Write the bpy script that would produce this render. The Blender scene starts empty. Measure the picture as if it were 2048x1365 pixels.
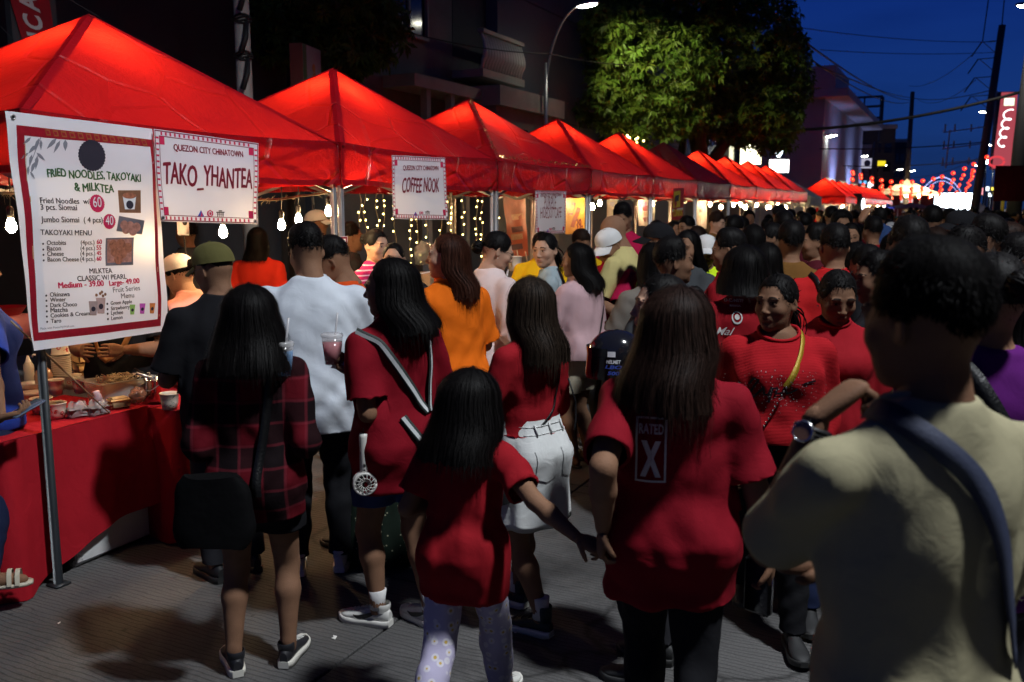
import bpy, bmesh, math, random
import numpy as np
from mathutils import Vector, Matrix, Euler
from mathutils.bvhtree import BVHTree

R = math.radians
random.seed(7)
rng = np.random.default_rng(7)
scene = bpy.context.scene
COL = scene.collection

# ------------------------------------------------------------------ camera
CAM_F, CAM_PITCH, CAM_YAW, CAM_H = 1798.0, 0.1471, 0.4581, 1.834
cam_data = bpy.data.cameras.new('camera')
cam = bpy.data.objects.new('camera', cam_data)
COL.objects.link(cam)
cam.location = (0, 0, CAM_H)
cam.rotation_euler = (math.pi / 2 - CAM_PITCH, 0, CAM_YAW)
cam_data.sensor_width = 36
cam_data.lens = CAM_F / 2048 * 36
cam_data.clip_end = 2000
cam_data.clip_start = 0.05
cam_data.dof.use_dof = True
cam_data.dof.focus_distance = 4.7
cam_data.dof.aperture_fstop = 3.4
scene.camera = cam

# ------------------------------------------------------------------ sky, exposure
world = bpy.data.worlds.new('World')
scene.world = world
world.use_nodes = True
wn, wl = world.node_tree.nodes, world.node_tree.links
wn.clear()
w_out = wn.new('ShaderNodeOutputWorld')
w_bg = wn.new('ShaderNodeBackground')
w_tc = wn.new('ShaderNodeTexCoord')
w_sep = wn.new('ShaderNodeSeparateXYZ')
w_ramp = wn.new('ShaderNodeValToRGB')
w_map = wn.new('ShaderNodeMapping')
w_noise = wn.new('ShaderNodeTexNoise')
w_cr = wn.new('ShaderNodeValToRGB')
w_mix = wn.new('ShaderNodeMix')
w_mix.data_type = 'RGBA'
w_mix.blend_type = 'MULTIPLY'
w_mix.inputs[0].default_value = 1.0
wl.new(w_tc.outputs['Generated'], w_sep.inputs[0])
wl.new(w_sep.outputs['Z'], w_ramp.inputs[0])
e = w_ramp.color_ramp.elements
e[0].position = 0.0
e[0].color = (0.008, 0.024, 0.085, 1)
e[1].position = 0.20
e[1].color = (0.0035, 0.021, 0.150, 1)
for pos, c in ((0.09, (0.006, 0.030, 0.150, 1)), (0.36, (0.0028, 0.014, 0.100, 1)), (0.6, (0.0015, 0.007, 0.05, 1)), (1.0, (0.001, 0.004, 0.03, 1))):
 k = w_ramp.color_ramp.elements.new(pos)
 k.color = c
w_map.inputs['Scale'].default_value = (2.0, 2.0, 9.0)
w_noise.inputs['Scale'].default_value = 2.2
w_noise.inputs['Detail'].default_value = 5
w_cr.color_ramp.elements[0].position = 0.35
w_cr.color_ramp.elements[0].color = (0.72, 0.76, 0.80, 1)
w_cr.color_ramp.elements[1].position = 0.6
w_cr.color_ramp.elements[1].color = (1, 1, 1, 1)
wl.new(w_tc.outputs['Generated'], w_map.inputs[0])
wl.new(w_map.outputs[0], w_noise.inputs['Vector'])
wl.new(w_noise.outputs['Fac'], w_cr.inputs[0])
wl.new(w_ramp.outputs[0], w_mix.inputs[6])
wl.new(w_cr.outputs[0], w_mix.inputs[7])
wl.new(w_mix.outputs[2], w_bg.inputs[0])
wl.new(w_bg.outputs[0], w_out.inputs[0])
w_bg.inputs[1].default_value = 1.15

vs = scene.view_settings
vs.view_transform = 'Standard'
vs.look = 'None'
vs.exposure = 0.0
vs.gamma = 1.0
vs.use_curve_mapping = False
scene.render.engine = 'CYCLES'
scene.cycles.use_denoising = True
scene.cycles.max_bounces = 6
scene.cycles.diffuse_bounces = 3
scene.cycles.glossy_bounces = 2
scene.cycles.transmission_bounces = 4
scene.cycles.transparent_max_bounces = 8
scene.cycles.caustics_reflective = False
scene.cycles.caustics_refractive = False
scene.cycles.sample_clamp_indirect = 4.0

# ------------------------------------------------------------------ pixel -> place helpers (photograph pixels, 2048 x 1365)
_fw = np.array([-math.sin(CAM_YAW) * math.cos(CAM_PITCH), math.cos(CAM_YAW) * math.cos(CAM_PITCH), -math.sin(CAM_PITCH)])
_rt = np.array([math.cos(CAM_YAW), math.sin(CAM_YAW), 0.0])
_up = np.cross(_rt, _fw)

def ray(px, py):
 return _fw + _rt * (px - 1024) / CAM_F - _up * (py - 682.5) / CAM_F

def at_d(px, py, d):
 return np.array([0, 0, CAM_H]) + ray(px, py) * d

def at_z(px, py, z):
 r = ray(px, py)
 return np.array([0, 0, CAM_H]) + r * ((z - CAM_H) / r[2])

def at_x(px, py, x):
 r = ray(px, py)
 return np.array([0, 0, CAM_H]) + r * (x / r[0])

def smooth(a, b, x):
 t = np.clip((x - a) / (b - a), 0, 1)
 return t * t * (3 - 2 * t)

# ------------------------------------------------------------------ objects
def new_mesh(name, V, F, col=None, smooth_on=True, mats=None, mi=None):
 me = bpy.data.meshes.new(name)
 if isinstance(V, np.ndarray):
  V = V.astype(float).tolist()
 if isinstance(F, np.ndarray):
  F = F.tolist()
 me.from_pydata(V, [], F)
 if smooth_on and len(me.polygons):
  me.polygons.foreach_set('use_smooth', [True] * len(me.polygons))
 if col is not None:
  a = me.color_attributes.new('tint', 'FLOAT_COLOR', 'POINT')
  c = np.ones((len(V), 4), np.float32)
  c[:, :3] = col
  a.data.foreach_set('color', c.ravel())
 for m in (mats or []):
  me.materials.append(m)
 if mi is not None:
  me.polygons.foreach_set('material_index', list(mi))
 me.update()
 return me

def obj(name, me, parent=None, m=None, loc=None, rot=None):
 o = bpy.data.objects.new(name, me)
 COL.objects.link(o)
 if m is not None:
  if len(me.materials) == 0:
   me.materials.append(m)
  else:
   o.material_slots[0].link = 'OBJECT'
   o.material_slots[0].material = m
 if parent is not None:
  o.parent = parent
 if loc is not None:
  o.location = tuple(float(v) for v in loc)
 if rot is not None:
  o.rotation_euler = rot
 return o

def tag(o, label=None, cat=None, group=None, kind=None):
 if label:
  o['label'] = label
 if cat:
  o['category'] = cat
 if group:
  o['group'] = group
 if kind:
  o['kind'] = kind
 return o

def thing(name, label, cat, loc=(0, 0, 0), rotz=0.0, group=None):
 o = bpy.data.objects.new(name, None)
 COL.objects.link(o)
 o.empty_display_size = 0.1
 o.location = tuple(float(v) for v in loc)
 o.rotation_euler = (0, 0, rotz)
 return tag(o, label, cat, group)

def dup(root, loc=None, rotz=None, label=None, group=None):
 r = root.copy()
 COL.objects.link(r)
 if loc is not None:
  r.location = tuple(float(v) for v in loc)
 if rotz is not None:
  r.rotation_euler = (0, 0, rotz)
 if label:
  r['label'] = label
 if group:
  r['group'] = group
 for ch in list(root.children):
  c = ch.copy()
  COL.objects.link(c)
  c.parent = r
  for g in list(ch.children):
   d = g.copy()
   COL.objects.link(d)
   d.parent = c
 return r

class MB:
 """collects shapes, builds one mesh"""
 def __init__(s):
  s.V, s.F, s.n, s.MI, s.C = [], [], 0, [], []

 def add(s, V, F, mi=0, col=(1, 1, 1)):
  V = np.asarray(V, float).reshape(-1, 3)
  s.V.append(V)
  s.F += [tuple(int(i) + s.n for i in f) for f in F]
  s.MI += [mi] * len(F)
  c = np.ones((len(V), 3))
  c[:] = col
  s.C.append(c)
  s.n += len(V)
  return s

 def box(s, c, size, mi=0, rot=None, col=(1, 1, 1), bev=0.0):
  x, y, z = np.array(size) / 2
  if bev <= 0:
   V = np.array([[a * x, b * y, g * z] for a in (-1, 1) for b in (-1, 1) for g in (-1, 1)])
   F = [(0, 1, 3, 2), (4, 6, 7, 5), (0, 4, 5, 1), (2, 3, 7, 6), (0, 2, 6, 4), (1, 5, 7, 3)]
  else:
   b = min(bev, x * .9, y * .9, z * .9)
   V, idx = [], {}
   for i in (-1, 1):
    for j in (-1, 1):
     for k in (-1, 1):
      for ax in range(3):
       p = [i * (x - b), j * (y - b), k * (z - b)]
       p[ax] += (i, j, k)[ax] * b
       idx[(i, j, k, ax)] = len(V)
       V.append(p)
   V = np.array(V)
   F = []
   for ax in range(3):
    o1, o2 = [a for a in range(3) if a != ax]
    for sg in (-1, 1):
     q = []
     for u, v in ((-1, -1), (1, -1), (1, 1), (-1, 1)):
      t = [0, 0, 0]
      t[ax], t[o1], t[o2] = sg, u, v
      q.append(idx[(t[0], t[1], t[2], ax)])
     F.append(q)
    for u in (-1, 1):
     for v in (-1, 1):
      q = []
      for w, a in ((-1, o1), (1, o1), (1, o2), (-1, o2)):
       t = [0, 0, 0]
       t[ax], t[o1], t[o2] = w, u, v
       q.append(idx[(t[0], t[1], t[2], a)])
      F.append(q)
   for i in (-1, 1):
    for j in (-1, 1):
     for k in (-1, 1):
      F.append([idx[(i, j, k, a)] for a in range(3)])
  if rot is not None:
   V = V @ np.array(rot).T
  return s.add(V + np.array(c), F, mi, col)

 def bar(s, a, b, w, t=None, mi=0, col=(1, 1, 1)):
  """square bar from a to b"""
  a, b = np.array(a, float), np.array(b, float)
  d = b - a
  L = np.linalg.norm(d)
  d = d / L
  ref = np.array([0, 0, 1.0]) if abs(d[2]) < .9 else np.array([1.0, 0, 0])
  x = np.cross(d, ref)
  x /= np.linalg.norm(x)
  y = np.cross(d, x)
  M = np.stack([x, d, y], 1)
  return s.box((a + b) / 2, (w, L, t or w), mi, M, col)

 def tube(s, pts, rad, n=8, mi=0, cap=True, col=(1, 1, 1), flat=1.0):
  V, F = tube(pts, rad, n, cap, flat)
  return s.add(V, F, mi, col)

 def lathe(s, prof, n=20, c=(0, 0, 0), mi=0, col=(1, 1, 1), cap=False, rot=None):
  V, F = [], []
  for r, z in prof:
   for k in range(n):
    a = 2 * math.pi * k / n
    V.append((r * math.cos(a), r * math.sin(a), z))
  for i in range(len(prof) - 1):
   for k in range(n):
    F.append((i * n + k, i * n + (k + 1) % n, (i + 1) * n + (k + 1) % n, (i + 1) * n + k))
  if cap:
   F.append(tuple(range(n))[::-1])
   F.append(tuple(range((len(prof) - 1) * n, len(prof) * n)))
  V = np.array(V)
  if rot is not None:
   V = V @ np.array(rot).T
  return s.add(V + np.array(c), F, mi, col)

 def grid(s, P, mi=0, col=(1, 1, 1), closed=False):
  """P: (n,m,3) array"""
  n, m = P.shape[:2]
  F = []
  for i in range(n - 1):
   for j in range(m - (0 if closed else 1)):
    F.append((i * m + j, i * m + (j + 1) % m, (i + 1) * m + (j + 1) % m, (i + 1) * m + j))
  return s.add(P.reshape(-1, 3), F, mi, col)

 def build(s, name, m=None, parent=None, smooth_on=True, loc=None, rot=None, tint=False):
  V = np.concatenate(s.V) if s.V else np.zeros((0, 3))
  mats = m if isinstance(m, (list, tuple)) else [m] if m else []
  me = new_mesh(name, V, s.F, np.concatenate(s.C) if tint else None, smooth_on, mats, s.MI if len(mats) > 1 else None)
  return obj(name, me, parent, None, loc, rot)

def tube(pts, rad, n=8, cap=True, flat=1.0):
 P = np.array(pts, float)
 r = np.broadcast_to(np.array(rad, float), (len(P),))
 T = np.gradient(P, axis=0)
 T /= np.linalg.norm(T, axis=1)[:, None] + 1e-12
 ref = np.array([0, 0, 1.0]) if abs(T[0][2]) < .9 else np.array([1.0, 0, 0])
 x = np.cross(T[0], ref)
 x /= np.linalg.norm(x)
 V = []
 for i in range(len(P)):
  x = x - T[i] * (x @ T[i])
  x /= np.linalg.norm(x) + 1e-12
  y = np.cross(T[i], x)
  for k in range(n):
   a = 2 * math.pi * k / n
   V.append(P[i] + r[i] * (x * math.cos(a) + y * math.sin(a) * flat))
 F = []
 for i in range(len(P) - 1):
  for k in range(n):
   F.append((i * n + k, i * n + (k + 1) % n, (i + 1) * n + (k + 1) % n, (i + 1) * n + k))
 if cap:
  F.append(tuple(range(n))[::-1])
  F.append(tuple(range((len(P) - 1) * n, len(P) * n)))
 return np.array(V), F

# ------------------------------------------------------------------ materials
_M = {}

def nodes(name):
 m = bpy.data.materials.new(name)
 m.use_nodes = True
 nt = m.node_tree
 return m, nt, nt.nodes['Principled BSDF']

def mat(name, c, rough=0.6, metal=0.0, var=0.12, vs_=8.0, bump=0.0, bs=60.0, spec=0.5, emit=0.0, ecol=None, trans=0.0, alpha=1.0, tint=False, coat=0.0, sheen=0.0):
 """procedural principled material: noise-varied colour, noise bump"""
 if name in _M:
  return _M[name]
 m, nt, b = nodes(name)
 L = nt.links
 tc = nt.nodes.new('ShaderNodeTexCoord')
 nz = nt.nodes.new('ShaderNodeTexNoise')
 nz.inputs['Scale'].default_value = vs_
 nz.inputs['Detail'].default_value = 4
 L.new(tc.outputs['Object'], nz.inputs['Vector'])
 mx = nt.nodes.new('ShaderNodeMix')
 mx.data_type = 'RGBA'
 c = tuple(c)
 mx.inputs[6].default_value = tuple(v * (1 - var) for v in c) + (1,)
 mx.inputs[7].default_value = tuple(min(1, v * (1 + var)) for v in c) + (1,)
 L.new(nz.outputs['Fac'], mx.inputs[0])
 out = mx.outputs[2]
 if tint:
  at = nt.nodes.new('ShaderNodeAttribute')
  at.attribute_name = 'tint'
  m2 = nt.nodes.new('ShaderNodeMix')
  m2.data_type = 'RGBA'
  m2.blend_type = 'MULTIPLY'
  m2.inputs[0].default_value = 1
  L.new(out, m2.inputs[6])
  L.new(at.outputs['Color'], m2.inputs[7])
  out = m2.outputs[2]
 L.new(out, b.inputs['Base Color'])
 b.inputs['Roughness'].default_value = rough
 b.inputs['Metallic'].default_value = metal
 b.inputs['Specular IOR Level'].default_value = spec
 b.inputs['Transmission Weight'].default_value = trans
 b.inputs['Alpha'].default_value = alpha
 b.inputs['Coat Weight'].default_value = coat
 if sheen:
  b.inputs['Sheen Weight'].default_value = sheen
 if emit:
  b.inputs['Emission Color'].default_value = tuple(ecol or c) + (1,)
  b.inputs['Emission Strength'].default_value = emit
 if bump:
  n2 = nt.nodes.new('ShaderNodeTexNoise')
  n2.inputs['Scale'].default_value = bs
  n2.inputs['Detail'].default_value = 3
  L.new(tc.outputs['Object'], n2.inputs['Vector'])
  bp = nt.nodes.new('ShaderNodeBump')
  bp.inputs['Strength'].default_value = bump
  bp.inputs['Distance'].default_value = 0.01
  L.new(n2.outputs['Fac'], bp.inputs['Height'])
  L.new(bp.outputs[0], b.inputs['Normal'])
 _M[name] = m
 return m

def emat(name, c, strength):
 if name in _M:
  return _M[name]
 m = bpy.data.materials.new(name)
 m.use_nodes = True
 nt = m.node_tree
 nt.nodes.clear()
 o = nt.nodes.new('ShaderNodeOutputMaterial')
 e_ = nt.nodes.new('ShaderNodeEmission')
 e_.inputs[0].default_value = tuple(c) + (1,)
 e_.inputs[1].default_value = strength
 nt.links.new(e_.outputs[0], o.inputs[0])
 _M[name] = m
 return m

def fabric(name, c, rough=0.85, weave=900.0, bump=0.12, wr=0.14, pattern=None, sheen=0.0, transl=0.0):
 """cloth: colour with slight mottling, fine weave, broad soft wrinkles; pattern = plaid / dots / knit / stripes / daisies"""
 if name in _M:
  return _M[name]
 m, nt, b = nodes(name)
 L = nt.links
 N = nt.nodes.new
 tc = N('ShaderNodeTexCoord')
 nz = N('ShaderNodeTexNoise')
 nz.inputs['Scale'].default_value = 6
 nz.inputs['Detail'].default_value = 6
 L.new(tc.outputs['Object'], nz.inputs['Vector'])
 mx = N('ShaderNodeMix')
 mx.data_type = 'RGBA'
 mx.inputs[6].default_value = tuple(v * .8 for v in c) + (1,)
 mx.inputs[7].default_value = tuple(min(1, v * 1.15) for v in c) + (1,)
 L.new(nz.outputs['Fac'], mx.inputs[0])
 out = mx.outputs[2]

 def mixc(a_out, fac_out, col, blend='MIX'):
  q = N('ShaderNodeMix')
  q.data_type = 'RGBA'
  q.blend_type = blend
  L.new(fac_out, q.inputs[0])
  L.new(a_out, q.inputs[6])
  q.inputs[7].default_value = tuple(col) + (1,)
  return q.outputs[2]

 def wave(axis, scale, lo, hi):
  w = N('ShaderNodeTexWave')
  w.bands_direction = axis
  w.inputs['Scale'].default_value = scale
  w.inputs['Distortion'].default_value = 0.6
  w.inputs['Detail Scale'].default_value = 0.6
  L.new(tc.outputs['Object'], w.inputs['Vector'])
  r = N('ShaderNodeMapRange')
  r.interpolation_type = 'SMOOTHSTEP'
  r.inputs[1].default_value = lo
  r.inputs[2].default_value = hi
  L.new(w.outputs['Fac'], r.inputs[0])
  return r.outputs[0]
 if pattern == 'plaid':
  def scaled(o_, k):
   q = N('ShaderNodeMath')
   q.operation = 'MULTIPLY'
   q.inputs[1].default_value = k
   L.new(o_, q.inputs[0])
   return q.outputs[0]
  out = mixc(out, scaled(wave('X', 1.9, .30, .70), .92), (.006, .004, .005))
  out = mixc(out, scaled(wave('Z', 1.9, .30, .70), .86), (.006, .004, .005))
  out = mixc(out, scaled(wave('Z', 3.8, .93, .99), .22), (.30, .03, .05))
  out = mixc(out, scaled(wave('X', 3.8, .93, .99), .22), (.30, .03, .05))
 elif pattern in ('dots', 'daisies'):
  v = N('ShaderNodeTexVoronoi')
  v.inputs['Scale'].default_value = 42 if pattern == 'dots' else 30
  v.inputs['Randomness'].default_value = .75
  L.new(tc.outputs['Object'], v.inputs['Vector'])
  def th(t0, t1):
   r = N('ShaderNodeMapRange')
   r.inputs[1].default_value = t0
   r.inputs[2].default_value = t1
   r.inputs[3].default_value = 1
   r.inputs[4].default_value = 0
   L.new(v.outputs['Distance'], r.inputs[0])
   return r.outputs[0]
  if pattern == 'dots':
   out = mixc(out, th(.16, .22), (.28, .27, .18))
  else:
   out = mixc(out, th(.36, .42), (.66, .63, .70))
   out = mixc(out, th(.15, .20), (.58, .40, .10))
 elif pattern == 'stripes':
  out = mixc(out, wave('Z', 9.0, .8, .9), (.75, .45, .5))
 L.new(out, b.inputs['Base Color'])
 b.inputs['Roughness'].default_value = rough
 b.inputs['Specular IOR Level'].default_value = 0.10
 b.inputs['Sheen Weight'].default_value = sheen
 n2 = N('ShaderNodeTexNoise')
 n2.inputs['Scale'].default_value = 14
 n2.inputs['Detail'].default_value = 5
 n2.inputs['Distortion'].default_value = 1.2
 L.new(tc.outputs['Object'], n2.inputs['Vector'])
 b1 = N('ShaderNodeBump')
 b1.inputs['Strength'].default_value = wr
 b1.inputs['Distance'].default_value = 0.02
 L.new(n2.outputs['Fac'], b1.inputs['Height'])
 mp = N('ShaderNodeMapping')
 mp.inputs['Rotation'].default_value = (.25, .5, 0)
 mp.inputs['Scale'].default_value = (1.5, 1.5, .55)
 L.new(tc.outputs['Object'], mp.inputs[0])
 n3 = N('ShaderNodeTexNoise')
 n3.noise_type = 'RIDGED_MULTIFRACTAL'
 n3.inputs['Scale'].default_value = 5.5
 n3.inputs['Detail'].default_value = 1.6
 n3.inputs['Distortion'].default_value = .7
 L.new(mp.outputs[0], n3.inputs['Vector'])
 b0 = N('ShaderNodeBump')
 b0.inputs['Strength'].default_value = .55
 b0.inputs['Distance'].default_value = .022
 L.new(n3.outputs['Fac'], b0.inputs['Height'])
 L.new(b0.outputs[0], b1.inputs['Normal'])
 w2 = N('ShaderNodeTexWave' if pattern == 'knit' else 'ShaderNodeTexNoise')
 if pattern == 'knit':
  w2.bands_direction = 'Z'
  w2.inputs['Scale'].default_value = 55
 else:
  w2.inputs['Scale'].default_value = weave * .3
 L.new(tc.outputs['Object'], w2.inputs['Vector'])
 b2 = N('ShaderNodeBump')
 b2.inputs['Strength'].default_value = .28 if pattern == 'knit' else bump
 b2.inputs['Distance'].default_value = 0.004
 L.new(w2.outputs['Fac'], b2.inputs['Height'])
 L.new(b1.outputs[0], b2.inputs['Normal'])
 L.new(b2.outputs[0], b.inputs['Normal'])
 if transl:
  o_ = nt.nodes['Material Output']
  tr = N('ShaderNodeBsdfTranslucent')
  L.new(out, tr.inputs[0])
  L.new(b2.outputs[0], tr.inputs['Normal'])
  ms = N('ShaderNodeMixShader')
  ms.inputs[0].default_value = transl
  L.new(b.outputs[0], ms.inputs[1])
  L.new(tr.outputs[0], ms.inputs[2])
  L.new(ms.outputs[0], o_.inputs[0])
 _M[name] = m
 return m

# ------------------------------------------------------------------ flat lettering
_TXT = {}

def text2d(s, weight=0.0, shear=0.0, align='CENTER'):
 """(V2, F) of a word at size 1 (em), built-in font"""
 key = (s, weight, shear, align)
 if key in _TXT:
  return _TXT[key]
 cu = bpy.data.curves.new('lettering', 'FONT')
 cu.body = s
 cu.align_x = align
 cu.size = 1.0
 cu.offset = weight
 cu.shear = shear
 cu.resolution_u = 3
 o = bpy.data.objects.new('lettering', cu)
 me = o.to_mesh()
 V = np.array([v.co[:2] for v in me.vertices]) if len(me.vertices) else np.zeros((0, 2))
 F = [tuple(p.vertices) for p in me.polygons]
 o.to_mesh_clear()
 bpy.data.objects.remove(o)
 bpy.data.curves.remove(cu)
 _TXT[key] = (V, F)
 return V, F
# ------------------------------------------------------------------ people: implicit body fields turned into one continuous skin
class Field:
 def __init__(s, lo, hi, h):
  s.lo = np.array(lo, np.float32)
  s.h = h
  s.n = tuple(int(math.ceil((b - a) / h)) + 1 for a, b in zip(lo, hi))
  s.S = np.full(s.n, 1.0, np.float32)
  s.ax = [s.lo[i] + h * np.arange(s.n[i], dtype=np.float32) for i in range(3)]

 def _sl(s, lo, hi):
  sl = []
  for i in range(3):
   a = int(max(0, math.floor((lo[i] - s.lo[i]) / s.h)))
   b = int(min(s.n[i], math.ceil((hi[i] - s.lo[i]) / s.h) + 1))
   if b <= a:
    return None
   sl.append(slice(a, b))
  return tuple(sl)

 def _grid(s, sl):
  return (s.ax[0][sl[0]][:, None, None], s.ax[1][sl[1]][None, :, None], s.ax[2][sl[2]][None, None, :])

 def put(s, lo, hi, fn, k=0.02, sub=False):
  m = k + 2.5 * s.h
  sl = s._sl([v - m for v in lo], [v + m for v in hi])
  if sl is None:
   return
  d = fn(*s._grid(sl))
  a = s.S[sl]
  if sub:
   d = -d
   hh = np.clip(0.5 + 0.5 * (d - a) / k, 0, 1)
   s.S[sl] = a * (1 - hh) + d * hh + k * hh * (1 - hh)
  else:
   hh = np.clip(0.5 + 0.5 * (d - a) / k, 0, 1)
   s.S[sl] = d * (1 - hh) + a * hh - k * hh * (1 - hh)

 def cone(s, a, b, ra, rb, k=0.02, sub=False):
  a, b = np.array(a, np.float32), np.array(b, np.float32)
  r = max(ra, rb)
  ba = b - a
  L2 = float(ba @ ba) + 1e-9

  def fn(x, y, z):
   px, py, pz = x - a[0], y - a[1], z - a[2]
   t = np.clip((px * ba[0] + py * ba[1] + pz * ba[2]) / L2, 0, 1)
   return np.sqrt((px - t * ba[0]) ** 2 + (py - t * ba[1]) ** 2 + (pz - t * ba[2]) ** 2) - (ra + (rb - ra) * t)
  s.put(np.minimum(a, b) - r, np.maximum(a, b) + r, fn, k, sub)

 def ell(s, c, r, k=0.02, sub=False, M=None):
  c, r = np.array(c, np.float32), np.array(r, np.float32)
  R_ = float(r.max()) if M is not None else r

  def fn(x, y, z):
   px, py, pz = x - c[0], y - c[1], z - c[2]
   if M is not None:
    px, py, pz = (M[0][i] * px + M[1][i] * py + M[2][i] * pz for i in range(3))
   k0 = np.sqrt((px / r[0]) ** 2 + (py / r[1]) ** 2 + (pz / r[2]) ** 2)
   k1 = np.sqrt((px / r[0] ** 2) ** 2 + (py / r[1] ** 2) ** 2 + (pz / r[2] ** 2) ** 2) + 1e-6
   return k0 * (k0 - 1) / k1
  s.put(c - R_, c + R_, fn, k, sub)

 def prof(s, Z, W, D, YO, XO=None, k=0.02, ex=2.4, lean=0.0, z0=0.0):
  """stack of superellipse sections along z (leaning forward about z0)"""
  Z, W, D, YO = (np.array(v, np.float32) for v in (Z, W, D, YO))
  XO = np.zeros_like(Z) if XO is None else np.array(XO, np.float32)

  def fn(x, y, z):
   zz = np.ravel(z)
   w, d, yo, xo = (np.interp(zz, Z, v)[None, None, :].astype(np.float32) for v in (W, D, YO, XO))
   sh = (math.tan(lean) * np.maximum(0, zz - z0))[None, None, :]
   q = (np.abs((x - xo) / w) ** ex + np.abs((y - yo - sh) / d) ** ex) ** (1 / ex)
   dd = (q - 1) * np.minimum(w, d)
   return np.maximum(dd, np.maximum(z - Z[-1], Z[0] - z))
  sh = math.tan(lean) * max(0, Z[-1] - z0)
  s.put((float((XO - W).min()), float((YO - D).min()) + min(0, sh), Z[0]), (float((XO + W).max()), float((YO + D).max()) + max(0, sh), Z[-1]), fn, k)

 def mesh(s):
  S = s.S
  ins = S < 0
  c = [slice(None, -1), slice(1, None)]
  shp = tuple(v - 1 for v in s.n)
  cnt = np.zeros(shp, np.int16)
  acc = [np.zeros(shp, np.float32) for _ in range(3)]
  for ax in range(3):
   o1, o2 = [a for a in range(3) if a != ax]
   for i in (0, 1):
    for j in (0, 1):
     s0, s1 = [None] * 3, [None] * 3
     s0[ax], s1[ax] = c[0], c[1]
     s0[o1] = s1[o1] = c[i]
     s0[o2] = s1[o2] = c[j]
     A, B = S[tuple(s0)], S[tuple(s1)]
     cr = ins[tuple(s0)] != ins[tuple(s1)]
     if not cr.any():
      continue
     t = np.where(cr, A / np.where(cr, A - B, 1), 0)
     cnt += cr
     acc[ax] += t
     if i:
      acc[o1] += cr
     if j:
      acc[o2] += cr
  act = cnt > 0
  idx = np.full(shp, -1, np.int64)
  idx[act] = np.arange(int(act.sum()))
  I = np.argwhere(act).astype(np.float32)
  cc = cnt[act].astype(np.float32)
  V = np.stack([s.lo[a] + s.h * (I[:, a] + acc[a][act] / cc) for a in range(3)], 1)
  F = []
  for ax in range(3):
   o1, o2 = [(1, 2), (2, 0), (0, 1)][ax]
   s0, s1 = [slice(1, -1)] * 3, [slice(1, -1)] * 3
   s0[ax], s1[ax] = slice(0, -1), slice(1, None)
   a, b = ins[tuple(s0)], ins[tuple(s1)]
   E = np.argwhere(a != b)
   if not len(E):
    continue
   fl = a[tuple(E.T)]
   E = E.copy()
   E[:, o1] += 1
   E[:, o2] += 1
   def q(d1, d2):
    G = E.copy()
    G[:, o1] += d1
    G[:, o2] += d2
    return idx[tuple(G.T)]
   Q = np.stack([q(-1, -1), q(0, -1), q(0, 0), q(-1, 0)], 1)
   Q[~fl] = Q[~fl][:, ::-1]
   F.append(Q)
  F = np.concatenate(F)
  F = F[(F >= 0).all(1)]
  return V, F

def relax(V, F, it=2, lam=.5):
 if len(F) == 0:
  return V
 A = F.ravel()
 B = np.roll(F, 1, 1).ravel()
 C = np.roll(F, -1, 1).ravel()
 for _ in range(it):
  acc = np.zeros_like(V)
  n = np.zeros(len(V))
  for q in (B, C):
   for a in range(3):
    acc[:, a] += np.bincount(A, V[q, a], len(V))
   n += np.bincount(A, minlength=len(V))
  V = V + lam * (acc / np.maximum(n, 1)[:, None] - V)
 return V

def vnormals(V, F):
 a = V[F[:, 2]] - V[F[:, 0]]
 b = V[F[:, 3]] - V[F[:, 1]]
 n = np.cross(a, b)
 N = np.zeros_like(V)
 for k in range(4):
  for ax in range(3):
   N[:, ax] += np.bincount(F[:, k], n[:, ax], len(V))
 return N / (np.linalg.norm(N, axis=1)[:, None] + 1e-9)

def cut(V, F, plane_n, plane_p, mask=None):
 """drop faces beyond a plane, snap the rest of the rim onto it"""
 n = np.array(plane_n, float)
 n /= np.linalg.norm(n)
 c = (V - np.array(plane_p)) @ n
 if mask is not None:
  c = np.where(mask(V), c, -1)
 keep = ~(c[F] > 0).all(1)
 F = F[keep]
 mv = c > 0
 V = V.copy()
 V[mv] -= n[None, :] * c[mv][:, None]
 return V, F

def cut_ball(V, F, cen, rad):
 q = (V - np.array(cen)) / np.array(rad)
 L = np.linalg.norm(q, axis=1)
 ins = L < 1
 F = F[~ins[F].all(1)]
 V = V.copy()
 V[ins] = np.array(cen) + q[ins] / (L[ins][:, None] + 1e-9) * np.array(rad)
 return V, F

def smooth_edge(V, F, it=3):
 d = np.stack([F, np.roll(F, -1, 1)], 2).reshape(-1, 2)
 e = np.sort(d, 1)
 key = e[:, 0] * (len(V) + 1) + e[:, 1]
 u, first, cnt = np.unique(key, return_index=True, return_counts=True)
 E = d[first[cnt == 1]]
 V = V.copy()
 if not len(E):
  return V
 for _ in range(it):
  acc = np.zeros_like(V)
  n = np.bincount(E[:, 0], minlength=len(V)) + np.bincount(E[:, 1], minlength=len(V))
  for a in range(3):
   acc[:, a] = np.bincount(E[:, 0], V[E[:, 1], a], len(V)) + np.bincount(E[:, 1], V[E[:, 0], a], len(V))
  k = n >= 2
  V[k] = .5 * V[k] + .5 * acc[k] / n[k][:, None]
 return V

def compact(V, F):
 u, inv = np.unique(F.ravel(), return_inverse=True)
 return V[u], inv.reshape(F.shape)

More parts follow.
